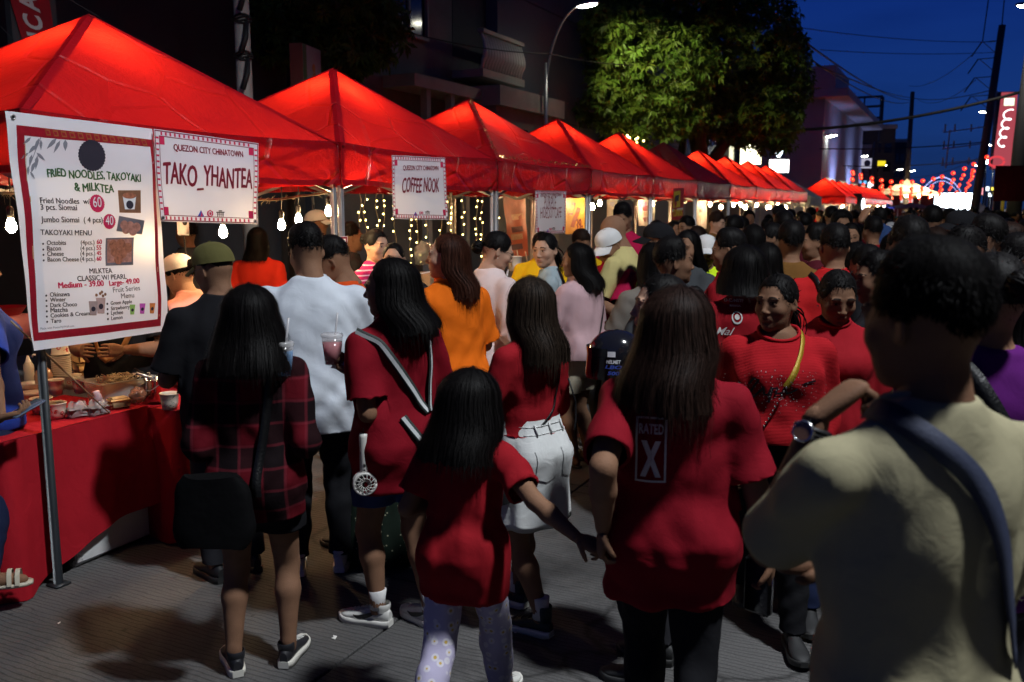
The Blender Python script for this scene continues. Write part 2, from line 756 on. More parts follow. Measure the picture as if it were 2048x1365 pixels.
def rim(V, F, depth=.012):
 """turn the free edges of a cloth inwards so that hems have thickness"""
 e = np.sort(np.stack([F, np.roll(F, -1, 1)], 2).reshape(-1, 2), 1)
 d = np.stack([F, np.roll(F, -1, 1)], 2).reshape(-1, 2)
 key = e[:, 0] * (len(V) + 1) + e[:, 1]
 u, first, cnt = np.unique(key, return_index=True, return_counts=True)
 E = d[first[cnt == 1]]
 if not len(E):
  return V, F
 N = vnormals(V, F)
 bv = np.unique(E)
 mp = np.full(len(V), -1)
 mp[bv] = len(V) + np.arange(len(bv))
 V2 = np.concatenate([V, V[bv] - N[bv] * depth])
 F2 = np.stack([E[:, 1], E[:, 0], mp[E[:, 0]], mp[E[:, 1]]], 1)
 return V2, np.concatenate([F, F2])

def folds(V, seed, amp, scale=1.0, vert=0.5):
 """smooth cloth folds as a displacement"""
 r = np.random.default_rng(seed)
 out = np.zeros(len(V))
 for i in range(7):
  d = r.normal(size=3)
  d[2] *= (1 - vert) * 1.3
  d /= np.linalg.norm(d)
  wl_ = r.uniform(.07, .22) * scale
  w = r.normal(size=3)
  ph = r.uniform(0, 6.28, 2)
  q = V @ d / wl_ * 6.28 + ph[0] + 1.6 * np.sin(V @ w * 9 / scale + ph[1])
  s_ = np.sin(q)
  out += np.sign(s_) * np.abs(s_) ** .8 * r.uniform(.4, 1) * (.6 + .4 * np.sin(V @ r.normal(size=3) * 7 + ph[1]))
 return out * amp / 2.2

FEM = dict(
 z=[.44, .49, .53, .57, .615, .66, .70, .745, .78, .81, .835, .855],
 w=[.080, .104, .106, .098, .084, .083, .088, .092, .090, .078, .052, .034],
 d=[.055, .070, .073, .066, .056, .056, .062, .068, .063, .050, .043, .036],
 y=[0, -.008, -.012, -.006, 0, 0, .003, .006, 0, -.006, -.008, -.004], sh=.104)
MAL = dict(
 z=[.44, .49, .53, .57, .615, .66, .70, .745, .78, .81, .838, .858],
 w=[.075, .096, .098, .094, .090, .092, .099, .105, .103, .090, .058, .038],
 d=[.055, .066, .067, .064, .061, .063, .067, .069, .064, .050, .045, .040],
 y=[0, -.006, -.008, -.004, 0, .002, .003, .004, 0, -.006, -.008, -.004], sh=.118)

def ik(S, T, l1, l2, hint):
 S, T, hint = (np.array(v, float) for v in (S, T, hint))
 d = T - S
 L = np.linalg.norm(d)
 if L > (l1 + l2) * .995:
  T = S + d / L * (l1 + l2) * .995
  d = T - S
  L = np.linalg.norm(d)
 if L < abs(l1 - l2) * 1.05:
  L = abs(l1 - l2) * 1.05
 u = d / np.linalg.norm(d)
 a = (l1 * l1 - l2 * l2 + L * L) / (2 * L)
 hh = math.sqrt(max(0, l1 * l1 - a * a))
 p = hint - u * (hint @ u)
 p /= np.linalg.norm(p) + 1e-9
 return S + u * a + p * hh, T

# --- heads ---------------------------------------------------------------
_HEADS = {}

def head_mesh(kind, fine):
 """skull, face and ears; local: x right, y forward, z up, centre between the ears; chin at -.112, top at .113"""
 key = (kind, fine)
 if key in _HEADS:
  return _HEADS[key]
 hstep = {2: .0034, 1: .0055, 0: .011}[fine]
 f = Field((-.10, -.12, -.17), (.10, .14, .135), hstep)
 male = kind == 'm'
 f.ell((0, -.012, .022), (.0735, .094, .092), .01)
 f.ell((0, .022, -.02), (.062, .068, .082), .03)
 jw = .052 if male else .046
 f.ell((0, .036, -.068), (jw, .046, .042), .03)
 f.ell((0, .066, -.094), (.020, .017, .016), .025)
 for s in (-1, 1):
  f.ell((s * .040, .058, -.022), (.022, .020, .020), .025)
  f.ell((s * .030, .079, .028), (.023, .010, .008), .014)
  f.ell((s * .0315, .1015, .011), (.0160, .014, .0095), .010, sub=True)
  f.ell((s * .0315, .0735, .011), (.0145, .0135, .0125), .004)
  f.ell((s * .0315, .0795, .0185), (.017, .008, .0035), .004)
  f.ell((s * .0315, .0795, .003), (.015, .007, .003), .005)
  f.ell((s * .0115, .094, -.030), (.0082, .0090, .0068), .006)
  f.ell((s * .074, -.008, -.002), (.006, .020, .031), .006, M=np.array(Euler((R(-12), 0, s * R(24))).to_matrix()))
  f.ell((s * .079, -.004, .001), (.004, .011, .017), .004, sub=True, M=np.array(Euler((R(-12), 0, s * R(24))).to_matrix()))
 f.cone((0, .080, .018), (0, .103, -.024), .0065, .0088, .010)
 f.ell((0, .103, -.0255), (.0095, .0090, .0080), .006)
 f.ell((0, .0785, -.057), (.024, .012, .011), .012)
 f.ell((0, .0885, -.0525), (.0180, .0058, .0042), .005)
 f.ell((0, .0880, -.0618), (.0155, .0062, .0050), .005)
 f.ell((0, .0955, -.0572), (.0165, .005, .0011), .003, sub=True)
 f.ell((0, .0860, -.0745), (.016, .005, .004), .006, sub=True)
 f.cone((0, -.012, -.03), (0, -.030, -.165), .052 if male else .046, .054 if male else .047, .03)
 V, F = f.mesh()
 V = relax(V, F, 1, .4)
 col = np.ones((len(V), 3))
 x, y, z = V.T
 lip = np.exp(-((x / .0175) ** 4 + ((z + .0570) / .0105) ** 4)) * (y > .07)
 col *= 1 - lip[:, None] * np.array([.12, .42, .38]) * (1.0 if not male else .6)
 ln = np.exp(-((x / .0165) ** 4 + ((z + .0570) / .0016) ** 2)) * (y > .07)
 col *= 1 - .6 * ln[:, None]
 nos = sum(np.exp(-(((x - s * .006) / .0035) ** 2 + ((z + .0345) / .0028) ** 2)) for s in (-1, 1)) * (y > .08)
 col *= 1 - .75 * np.clip(nos, 0, 1)[:, None]
 chk = sum(np.exp(-(((x - s * .042) / .02) ** 2 + ((z + .028) / .018) ** 2)) for s in (-1, 1)) * (y > .03)
 col *= 1 - chk[:, None] * np.array([0, .10, .10])
 parts = [(V, F.tolist(), col)]
 if fine >= 1:
  bv = BVHTree.FromPolygons(V.tolist(), F.tolist())

  def patch(cx, cz, a, b, n, m, cf, off, sh):
   P, C = [], []
   for i in range(n):
    for j in range(m):
     u, v = -1 + 2 * i / (n - 1), -1 + 2 * j / (m - 1)
     px, pz = sh(cx, cz, u, v, a, b)
     hit = bv.ray_cast(Vector((px, .16, pz)), Vector((0, -1, 0)))
     yy = hit[0].y if hit[0] is not None else .08
     P.append((px, yy + off, pz))
     C.append(cf(u, v))
   Fq = [(i * m + j, i * m + j + 1, (i + 1) * m + j + 1, (i + 1) * m + j) for i in range(n - 1) for j in range(m - 1)]
   parts.append((np.array(P), Fq, np.array(C)))
  for s in (-1, 1):
   def eye(cx, cz, u, v, a, b):
    return cx + u * a, cz + v * b * (1 - u * u) ** .7 + .0008 * u * s

   def ecol(u, v):
    rr = math.hypot(u * 14.0, v * 5.6)
    if rr < 5.6 or abs(v) > .97:
     return (.06, .05, .045)
    return (1.15, 1.35, 1.6)
   patch(s * .0315, .0108, .0140, .0058, 15, 7, ecol, .0012, eye)

   def brow(cx, cz, u, v, a, b):
    return cx + u * a, cz + v * b * (1 - .35 * u * s) + .004 * (1 - u * u) - .0015 * u * s
   patch(s * .0325, .0315, .0185, .0036 if male else .0026, 11, 3, lambda u, v: (.07, .06, .06), .0014, brow)

   def lash(cx, cz, u, v, a, b):
    return cx + u * a, cz + .0058 * (1 - u * u) ** .7 + v * b
   patch(s * .0315, .0108, .0150, .0011, 11, 2, lambda u, v: (.07, .06, .06), .0022, lash)
 Vs, Fs, Cs, n = [], [], [], 0
 for v, fc, c in parts:
  Vs.append(v)
  Fs += [tuple(i + n for i in q) for q in fc]
  Cs.append(c)
  n += len(v)
 _HEADS[key] = (np.concatenate(Vs), Fs, np.concatenate(Cs))
 return _HEADS[key]

# --- hands ---------------------------------------------------------------
def hand_parts(wrist, d, palm, side, curl=.35, size=1.0, spread=.5):
 """palm, four fingers of different length and a thumb that leaves the side of the palm. d: along the hand, palm: direction the palm faces, side=+1 right hand"""
 d = np.array(d, float)
 d /= np.linalg.norm(d)
 n = np.array(palm, float)
 n = n - d * (n @ d)
 n /= np.linalg.norm(n) + 1e-9
 x = np.cross(d, n) * -side
 out = []
 s = size
 w = np.array(wrist, float)

 def ring(t, hw, th, off=0):
  c = w + d * t * s + n * off * s
  return np.array([c + x * hw * s * math.copysign(abs(math.cos(a)) ** .8, math.cos(a)) + n * th * s * math.copysign(abs(math.sin(a)) ** .8, math.sin(a)) for a in np.linspace(0, 2 * math.pi, 13)[:-1]])
 rings = [ring(-.02, .021, .017), ring(.0, .024, .017), ring(.03, .034, .017), ring(.06, .041, .016), ring(.085, .041, .014), ring(.096, .036, .010)]
 V = np.concatenate(rings)
 F = []
 for i in range(len(rings) - 1):
  for k in range(12):
   F.append((i * 12 + k, i * 12 + (k + 1) % 12, (i + 1) * 12 + (k + 1) % 12, (i + 1) * 12 + k))
 F.append(tuple(range(12))[::-1])
 F.append(tuple(range(60, 72)))
 out.append((V, F))
 for q, (ox, L) in enumerate(((.030, .070), (.010, .078), (-.011, .072), (-.030, .056))):
  p = w + d * .084 * s + x * ox * s
  dirn = d + x * ox * spread * 4
  dirn /= np.linalg.norm(dirn)
  pts = [p - dirn * .015 * s, p]
  ang = 0
  cq = curl * (1 + .12 * (q - 1))
  for j, seg in enumerate((.45, .30, .25)):
   ang += cq * (1.15, 1.35, .9)[j]
   p = p + (dirn * math.cos(ang) + n * math.sin(ang)) * L * seg * s
   pts.append(p)
  out.append(tube(pts, np.array([.0095, .0095, .0088, .0078, .0055]) * s, 8))
  tip = pts[-1] + (pts[-1] - pts[-2]) * .15
  out.append(tube([pts[-1], tip], np.array([.0055, .002]) * s, 8))
 p = w + d * .018 * s + x * .026 * s
 dirn = d * .75 + x * .75 + n * .25
 dirn /= np.linalg.norm(dirn)
 pts = [p - dirn * .012 * s, p]
 for j, seg in enumerate((.030, .026, .020)):
  dd = dirn * (1 - .25 * j) + d * (.25 * j) + n * curl * (.25 + .3 * j)
  dd /= np.linalg.norm(dd)
  p = p + dd * seg * s
  pts.append(p)
 out.append(tube(pts, np.array([.013, .0135, .0115, .0098, .0060]) * s, 8))
 return out

# --- hair ----------------------------------------------------------------
def hair_long(L, seed, front=2.15, vol=1.0, ribbons=320, n_phi=64, wave_=.004, back=.03, cut_=0.012, flare=.02):
 """hair that falls from a centre parting over the skull and hangs to L metres below the ears; head-local coordinates"""
 r = np.random.default_rng(seed)
 ph0 = r.uniform(0, 6.28, 6)

 def path(phi, lift=0.0, lend=0.0, nt=15, wob=0.0):
  P = []
  cs, sn = math.cos(phi), math.sin(phi)
  side = abs(sn)
  frontness = max(0.0, (abs(phi) - 1.5) / .7)
  for i in range(nt):
   t = i / (nt - 1)
   if t < .45:
    th = t / .45 * R(92)
    rr = 1 + lift
    rx, ry, rz = .0860 * vol * rr, .1060 * vol * rr, .1020 * rr
    x = rx * math.sin(th) * sn
    y = -.012 - ry * math.sin(th) * cs
    if cs < 0:
     y = -.012 + (.098 * rr) * math.sin(th) * -cs
    z = .024 + rz * math.cos(th)
    P.append([x, y, z])
   else:
    q = (t - .45) / .55
    z = .020 - q * (L + .02 + lend)
    x = (.0860 + (.010 + flare) * q) * vol * (1 + lift) * sn
    y = -.012 - (.106 + flare * .5 * q) * vol * (1 + lift) * cs
    if cs < 0:
     y = -.012 + .098 * -cs
    dn = smooth(-.05, -.17, z)
    y -= dn * (back + .05 * side * (1 - .8 * min(1, frontness)))
    x *= 1 - dn * .10 * side
    P.append([x, y, z])
   g = math.sin(phi * 17 + ph0[0] + 2 * t) * .5 + math.sin(phi * 31 + ph0[1] - 3 * t) * .35 + math.sin(phi * 53 + ph0[2]) * .25
   amp = (.0006 + wave_ * .45 * t)
   P[-1][0] += (g * amp + wob * math.sin(t * 5 + phi * 40) * t) * sn
   P[-1][1] -= (g * amp + wob * math.cos(t * 6 + phi * 40) * t) * cs
  return np.array(P)
 m = hair_short(seed, .012, 100, 92, 50, 0, .02, 40 if ribbons > 100 else 20, 12, .010)
 phis = np.linspace(-front, front, n_phi)
 G = np.stack([path(p, 0, (r.uniform(-.5, .5)) * cut_) for p in phis])
 m.grid(G)
 G2 = np.stack([path(p, -.09, -.02) for p in phis])
 G2[:, :, 0] *= .93
 m.grid(G2[::-1])
 for i in range(int(ribbons * 1.9)):
  p = r.uniform(-front, front)
  P = path(p, r.uniform(.0, .05), r.normal(0, cut_ * 1.4), 12, r.uniform(0, .006))
  w = r.uniform(.0006, .0016)
  t = np.array([math.cos(p), math.sin(p), 0])
  ww = np.linspace(w, w * .25, 12)[:, None]
  m.grid(np.stack([P - t * ww, P + t * ww], 1))
 for i in range(ribbons // 4):
  p = r.uniform(-front, front)
  P = path(p, r.uniform(.02, .13), r.normal(.0, .02), 12, r.uniform(.004, .016))
  P[:, 0] += r.normal(0, .006) * np.linspace(0, 1, 12) ** 2
  t = np.array([math.cos(p), math.sin(p), 0]) * .0005
  m.grid(np.stack([P - t, P + t], 1))
 return m

def hair_short(seed, top=.026, nape=118, sidec=88, frontl=53, spikes=1500, length=.026, n_phi=40, n_th=13, side_t=.006, mess=.13):
 """cropped hair: a cap that thins towards the hairline plus short tufts"""
 r = np.random.default_rng(seed)

 def lim(phi):
  a = abs(phi)
  if a < 1.2:
   return nape + (sidec - nape) * smooth(.35, 1.2, a)
  if a < 1.75:
   return sidec + 8 * math.sin((a - 1.2) / .55 * math.pi)
  return sidec + (frontl - sidec) * smooth(2.0, 2.6, a)
 ph = r.uniform(0, 6.28, 4)

 def pt(phi, th, lift):
  cs, sn = math.cos(phi), math.sin(phi)
  x = (.0745 + lift) * math.sin(th) * sn
  y = -.012 - (.095 + lift) * math.sin(th) * cs
  z = .022 + (.093 + lift) * math.cos(th)
  if th > R(90):
   k = smooth(R(90), R(125), th)
   x *= 1 - .16 * k
   y = -.012 + (y + .012) * (1 - .22 * k)
  return np.array([x, y, z])

 def thick(phi, q):
  return side_t * .5 + (top - side_t * .5) * (1 - smooth(.25, 1.0, q)) + .002 * math.sin(phi * 13 + ph[0]) * (1 - q)
 m = MB()
 G = np.zeros((n_phi + 1, n_th + 1, 3))
 for i in range(n_phi + 1):
  phi = -math.pi + 2 * math.pi * i / n_phi
  tl = R(lim(phi))
  for j in range(n_th + 1):
   q = j / n_th
   G[i, j] = pt(phi, max(.02, q * tl), thick(phi, q) if j < n_th else -.004)
 m.grid(G)
 for i in range(spikes):
  phi = r.uniform(-math.pi, math.pi)
  q = math.sqrt(r.uniform(.0, 1.0)) * .99
  th = max(.03, q * R(lim(phi)))
  p = pt(phi, th, thick(phi, q) * .8)
  nrm = pt(phi, th, .05) - pt(phi, th, 0)
  nrm /= np.linalg.norm(nrm)
  dn = np.array([0, 0, -1.0]) + r.normal(0, mess * 3.8, 3)
  fw_ = np.array([0, .7, 0]) * (1 if th < R(60) else 0)
  dirn = nrm * (.42 - .24 * q) + dn * (.30 + .5 * q) + fw_ * .5 + r.normal(0, mess, 3)
  dirn /= np.linalg.norm(dirn)
  L = length * r.uniform(.6, 1.25) * (1 - .55 * q)
  sx = np.cross(dirn, nrm)
  sx /= np.linalg.norm(sx) + 1e-9
  w = .0015
  mid = p + dirn * L * .5 + nrm * .001
  m.add([p - sx * w, p + sx * w, mid + sx * w * .8, mid - sx * w * .8, p + dirn * L], [(0, 1, 2, 3), (3, 2, 4)])
 return m

def hair_tied(seed, bun=True, low=.0, pony=0.0, spikes=260, n_phi=40):
 m = hair_short(seed, .010, 131, 106, 53, spikes, .03, n_phi, 13, .008)
 r = np.random.default_rng(seed + 1)
 if bun:
  c = np.array([0, -.125, .03 - low])
  for k in range(46):
   a = r.uniform(0, 6.28)
   tilt = r.uniform(-1, 1)
   ax = np.array([math.cos(a), .3 * tilt, math.sin(a)])
   ax /= np.linalg.norm(ax)
   u = np.cross(ax, [0, 1.0, .1])
   u /= np.linalg.norm(u)
   v = np.cross(ax, u)
   rad = r.uniform(.026, .036)
   pts = [c + rad * (u * math.cos(t) + v * math.sin(t) * .9) for t in np.linspace(0, 4.5, 9)]
   m.tube(pts, np.array([.003, .008, .009, .010, .010, .010, .009, .008, .003]) * 1.0, 5)
 if pony:
  for k in range(70):
   o = r.normal(0, .010, 3)
   pts = []
   for t in np.linspace(0, 1, 8):
    pts.append(np.array([0, -.105 - .035 * math.sin(min(1, t * 2.2) * 1.57) - .01 * t, -.005 - low - pony * t ** 1.2]) + o * (.6 + 1.3 * math.sin(t * 2.6)))
   m.tube(pts, np.linspace(.005, .0012, 8), 4, cap=False)
 return m

# --- the person -----------------------------------------------------------
SKIN = {}
M_black_ = mat('lace black', (.012, .012, .013), .6)

def skin(tone):
 c = {'light': (.46, .27, .185), 'mid': (.225, .118, .070), 'dark': (.165, .085, .050)}[tone]
 return mat('skin_' + tone, c, .68, var=.16, vs_=24, bump=.18, bs=200, tint=True, spec=.14)

def hairmat(name, c):
 if 'hair_' + name in _M:
  return _M['hair_' + name]
 m, nt, b = nodes('hair_' + name)
 L, N = nt.links, nt.nodes.new
 tc = N('ShaderNodeTexCoord')
 mp = N('ShaderNodeMapping')
 mp.inputs['Scale'].default_value = (160, 160, 5)
 nz = N('ShaderNodeTexNoise')
 nz.inputs['Scale'].default_value = 1
 nz.inputs['Detail'].default_value = 3
 L.new(tc.outputs['Object'], mp.inputs[0])
 L.new(mp.outputs[0], nz.inputs['Vector'])
 cr = N('ShaderNodeValToRGB')
 cr.color_ramp.elements[0].position = .35
 cr.color_ramp.elements[1].position = .68
 cr.color_ramp.elements[0].color = tuple(v * .35 for v in c) + (1,)
 cr.color_ramp.elements[1].color = tuple(v * 1.3 for v in c) + (1,)
 L.new(nz.outputs['Fac'], cr.inputs[0])
 L.new(cr.outputs[0], b.inputs['Base Color'])
 b.inputs['Roughness'].default_value = .55
 b.inputs['Specular IOR Level'].default_value = .09
 bp = N('ShaderNodeBump')
 bp.inputs['Strength'].default_value = .6
 bp.inputs['Distance'].default_value = .003
 L.new(nz.outputs['Fac'], bp.inputs['Height'])
 L.new(bp.outputs[0], b.inputs['Normal'])
 _M['hair_' + name] = m
 return m

def sneaker(kind, s=1.0):
 """(upper MB, sole MB) foot pointing +y, ankle above the origin, ground at z=0"""
 up, so = MB(), MB()
 T = np.linspace(0, 1, 15)
 def prof(t):
  y = -.075 + .262 * t
  hw = np.interp(t, [0, .08, .25, .45, .68, .85, .96, 1], [.018, .030, .034, .034, .044, .042, .026, .010])
  hg = np.interp(t, [0, .06, .22, .34, .50, .68, .85, .96, 1], [.075, .098, .098, .092, .076, .060, .050, .042, .034])
  return y * s, hw * s, hg * s
 rings = []
 for t in T:
  y, hw, hg = prof(t)
  zb = .022 * s
  rr = []
  for a in np.linspace(-.5 * math.pi, 1.5 * math.pi, 17)[:-1]:
   ca, sa = math.cos(a), math.sin(a)
   rr.append((math.copysign(abs(ca) ** .75, ca) * hw * (1 if sa < .2 else 1 - .35 * (sa - .2)), y, zb + (hg - zb) * (.5 + .5 * math.copysign(abs(sa) ** .8, sa))))
  rings.append(rr)
 up.grid(np.array(rings), closed=True)
 up.add(np.array(rings[0]), [tuple(range(16))])
 up.add(np.array(rings[-1]), [tuple(range(16))[::-1]])
 sr = []
 for t in np.linspace(0, 1, 15):
  y, hw, hg = prof(t)
  hw2 = hw + .005 * s
  y = y * 1.03
  lift = .010 * max(0, (t - .8) / .2) * s + .004 * max(0, (.1 - t) / .1) * s
  th = (.030 if t < .3 else .027) * s
  sr.append([(-hw2, y, lift + .001), (hw2, y, lift + .001), (hw2 * 1.0, y, th + lift * .6), (hw2 * .9, y, th + .003 + lift * .6), (-hw2 * .9, y, th + .003 + lift * .6), (-hw2, y, th + lift * .6)])
 so.grid(np.array(sr), closed=True)
 so.add(np.array(sr[0]), [tuple(range(6))])
 so.add(np.array(sr[-1]), [tuple(range(6))[::-1]])
 return up, so

def swoosh(m, side, s=1.0, off=.003):
 """curved tick on the side of a shoe"""
 P = []
 for t in np.linspace(0, 1, 12):
  y = .095 - .125 * t
  z = .038 + .042 * t ** 1.7
  w = .013 * math.sin(min(1, t * 1.0 + .02) * math.pi) ** .7 * (1 - .35 * t) + .0006
  if t < .25:
   z += .012 * (1 - t / .25) ** 2
  hw = np.interp((y + .075) / .262, [0, .08, .25, .45, .68, .85], [.018, .030, .034, .034, .044, .042])
  k = np.interp(z, [.02, .05, .09], [1.0, 1.02, .72])
  P.append([(side * (hw * k + off) * s, y * s, (z - w) * s), (side * (hw * k + off) * s, y * s, (z + w) * s)])
 m.grid(np.array(P))

def person(label, top=None, d=None, h=None, feet=None, face=0.0, sex='f', g=1.0, tone='mid', group=None, vox=.0135, fine=1,
   head=(0.0, 0.0, 0.0), lean=0.0, larm='down', rarm='down', lhand=None, rhand=None, stance='stand', turn=0.0,
   shirt=None, sleeve=.55, hem=.49, ease=.02, neck=.0, bottom=None, bhem=.05, shoes='black', hair=('short', {}), hairm=None, cap=None, child=False, loc=None, curl=.4, legs=True, fold=.008, hscale=None, seed=None, foot_yaw=(6, -6), socks=None, cat='person', hdx=0.0):
 """top: photograph pixel of the top of the head; d: camera depth (or feet: pixel of the ground between the feet). face: 0 looks away from the camera, 90 to the left, 180 at it"""
 if seed is None:
  seed = sum(ord(c_) * (i_ + 3) for i_, c_ in enumerate(label)) % 100000
 if loc is None:
  if feet is not None:
   G = at_z(feet[0], feet[1], 0)
   dd = (G - np.array([0, 0, CAM_H])) @ _fw
   fd = math.hypot(G[0], G[1])
   r = ray(top[0], top[1])
   t = fd / math.hypot(r[0], r[1])
   P = np.array([0, 0, CAM_H]) + r * t
   h = P[2] if h is None else h
   loc = (G[0], G[1], 0)
  elif d is not None:
   P = at_d(top[0], top[1], d)
   if h is None:
    h = P[2]
   loc = (P[0], P[1], 0)
  else:
   P = at_z(top[0], top[1], h)
   loc = (P[0], P[1], 0)
 hair_t = .018
 B = FEM if sex == 'f' else MAL
 hs = hscale or ((h / 1.62 * .35 + .65) if not child else .93)
 H_ = h - hair_t * .6
 root = thing('person', label, cat, loc, CAM_YAW + R(face), group)
 root['h'] = float(h)
 z0 = .52 * H_
 tl = math.tan(lean)

 def LN(p):
  p = np.array(p, float)
  p[1] += tl * max(0, p[2] - z0)
  return p
 Z = np.array(B['z']) * H_
 W = np.array(B['w']) * H_ * (1 + (g - 1) * 1.0) * (.92 if child else 1)
 D = np.array(B['d']) * H_ * (1 + (g - 1) * 1.25)
 Y = np.array(B['y']) * H_
 shx = B['sh'] * H_ * (1 + (g - 1) * .35) * (.90 if child else 1)
 neck_base = LN((0, -.004 * H_, .845 * H_))
 hc = LN((0, .012, H_ - .113 * hs))
 hyaw, hpit, hrol = (R(v) for v in head)
 RM = np.array((Matrix.Rotation(hyaw, 3, 'Z') @ Matrix.Rotation(-hpit, 3, 'X') @ Matrix.Rotation(hrol, 3, 'Y')))
 piv = hc + np.array([0, -.02, -.075]) * hs
 hc2 = piv + RM @ (hc - piv)
 l1, l2 = .178 * H_, .155 * H_
 arms = {}
 for s, spec in ((-1, larm), (1, rarm)):
  S = LN((s * shx, -.004 * H_, .792 * H_))
  if spec == 'down':
   T, hint = (s * (shx + .016 * H_ + .02 * (g - 1)), .02 * H_, .488 * H_), (s * .3, -1, 0)
  elif spec == 'fwd':
   T, hint = (s * .07 * H_, .16 * H_, .64 * H_), (s * .6, -.6, -.6)
  elif spec == 'hold':
   T, hint = (s * .05 * H_, .17 * H_, .71 * H_), (s * .7, -.3, -.8)
  elif spec == 'bag':
   T, hint = (s * .085 * H_, .10 * H_, .60 * H_), (s * .8, -.8, -.2)
  elif spec[0] == 'w':
   cz, sz = math.cos(CAM_YAW + R(face)), math.sin(CAM_YAW + R(face))
   v_ = np.array(spec[1], float) - np.array(loc, float)
   T, hint = (v_[0] * cz + v_[1] * sz, -v_[0] * sz + v_[1] * cz, v_[2]), spec[2]
  elif spec[0] == 'px':
   cz, sz = math.cos(CAM_YAW + R(face)), math.sin(CAM_YAW + R(face))

   def loc_ray(q):
    r_ = ray(*q)
    o_ = np.array([0, 0, CAM_H]) - np.array(loc, float)
    f_ = lambda v: np.array([v[0] * cz + v[1] * sz, -v[0] * sz + v[1] * cz, v[2]])
    return f_(o_), f_(r_)

   def reach(q, C_, L_, far=True):
    o_, r_ = loc_ray(q)
    k_ = r_ @ r_
    b_ = r_ @ (o_ - C_)
    dis = b_ * b_ - k_ * ((o_ - C_) @ (o_ - C_) - L_ * L_)
    t_ = (-b_ + (math.sqrt(dis) if far else -math.sqrt(dis))) / k_ if dis > 0 else -b_ / k_
    return o_ + r_ * t_
   E_ = reach(spec[1], S, l1, spec[3] if len(spec) > 3 else True)
   E_ = S + (E_ - S) / np.linalg.norm(E_ - S) * l1
   T_ = reach(spec[2], E_, l2, spec[4] if len(spec) > 4 else True)
   T_ = E_ + (T_ - E_) / np.linalg.norm(T_ - E_) * l2
   arms[s] = (S, E_, T_)
   continue
  else:
   T, hint = (spec[0][0] * H_, spec[0][1] * H_, spec[0][2] * H_), spec[1]
  E_, T_ = ik(S, T, l1, l2, hint)
  arms[s] = (S, E_, T_)
 kl1, kl2 = .250 * H_, .222 * H_
 legd = {}
 st = {'stand': ((-.062, .0, 0), (.062, .01, 0)), 'wide': ((-.085, .0, 0), (.085, .015, 0)), 'walk': ((-.05, .14, 0), (.05, -.15, .03)), 'walk2': ((-.05, -.15, .03), (.05, .13, 0)), 'shift': ((-.075, -.02, 0), (.05, .05, 0)), 'run': ((-.04, -.20, .05), (.05, .17, .0))}[stance] if isinstance(stance, str) else stance
 for s, a in ((-1, st[0]), (1, st[1])):
  Hj = np.array([s * .050 * H_, 0, .505 * H_])
  A = np.array([a[0] * H_, a[1] * H_ - .008, (.046 + a[2]) * H_])
  K, A = ik(Hj, A, kl1, kl2, (s * .08, 1, 0))
  legd[s] = (Hj, K, A)
 # ---------------- skin
 lo = [min(-W.max(), *(min(p[0] for p in a) for a in arms.values())) - .07, min(-.2, *(min(p[1] for p in a) for a in arms.values()), *(min(p[1] for p in a) for a in legd.values())) - .07, -.02]
 hi = [max(W.max(), *(max(p[0] for p in a) for a in arms.values())) + .07, max(.2, hc[1], *(max(p[1] for p in a) for a in arms.values()), *(max(p[1] for p in a) for a in legd.values())) + .08, hc2[2] + .03]
 f = Field(lo, hi, vox)
 f.prof(Z, W, D, Y, None, .02, 2.3, lean, z0)
 nr = .052 if sex == 'm' else .045
 if child:
  nr = .040
 f.cone(LN((0, -.012 * H_, .82 * H_)), hc2 + RM @ np.array([0, -.018, -.03]), nr * 1.12, nr, .03)
 for s in (-1, 1):
  S, E_, T_ = arms[s]
  ga = 1 + (g - 1) * .8
  f.cone(LN((s * .025 * H_, -.012 * H_, .838 * H_)), S, .020 * H_, .022 * H_, .025)
  f.cone(S, S + (E_ - S) * .25, .0255 * H_ * ga, .0300 * H_ * ga, .02)
  f.cone(S + (E_ - S) * .25, E_, .0300 * H_ * ga, .0235 * H_ * ga, .02)
  f.cone(E_, E_ + (T_ - E_) * .35, .0235 * H_ * ga, .0245 * H_ * ga, .012)
  f.cone(E_ + (T_ - E_) * .35, T_, .0245 * H_ * ga, .0150 * H_ * (1 + (g - 1) * .4), .012)
  Hj, K, A = legd[s]
  if legs:
   gl = 1 + (g - 1) * .7
   f.cone(Hj + np.array([s * .001, -.005, .0]), K, .053 * H_ * gl, .0335 * H_ * gl, .025)
   cm = K + (A - K) * .30 + np.array([s * .003, -.012 * H_, 0])
   f.cone(K, cm, .032 * H_ * gl, .0335 * H_ * gl, .02)
   f.cone(cm, A + np.array([0, -.006, .03]), .0335 * H_ * gl, .0205 * H_, .02)
   f.cone(A + np.array([0, -.006, .03]), A, .0205 * H_, .021 * H_, .012)
   if shoes in ('sandals', 'cream', 'bare'):
    a0 = R(foot_yaw[0] if s < 0 else foot_yaw[1])
    fd_ = np.array([-math.sin(a0), math.cos(a0), 0])
    zz = A[2] - .046 * H_
    b0 = A + fd_ * -.025
    f.cone(np.array([b0[0], b0[1], zz + .040]), A + fd_ * .09 - np.array([0, 0, A[2] - zz - .036]), .030, .026, .02)
    f.cone(A + fd_ * .06 - np.array([0, 0, A[2] - zz - .036]), A + fd_ * .15 - np.array([0, 0, A[2] - zz - .028]), .030, .022, .02)
  gq = g * (.78 if child else 1)
  f.ell((s * .045 * H_, -.042 * H_, .512 * H_), (.050 * H_ * gq, .037 * H_ * gq, .056 * H_), .03)
  if sex == 'f' and not child:
   f.ell(LN((s * .043 * H_, .058 * H_, .735 * H_)), (.040 * H_ * g, .034 * H_ * g, .038 * H_), .03)
 V, F = f.mesh()
 V = relax(V, F, 2, .5)
 parts = [(V, F.tolist(), np.ones((len(V), 3)))]
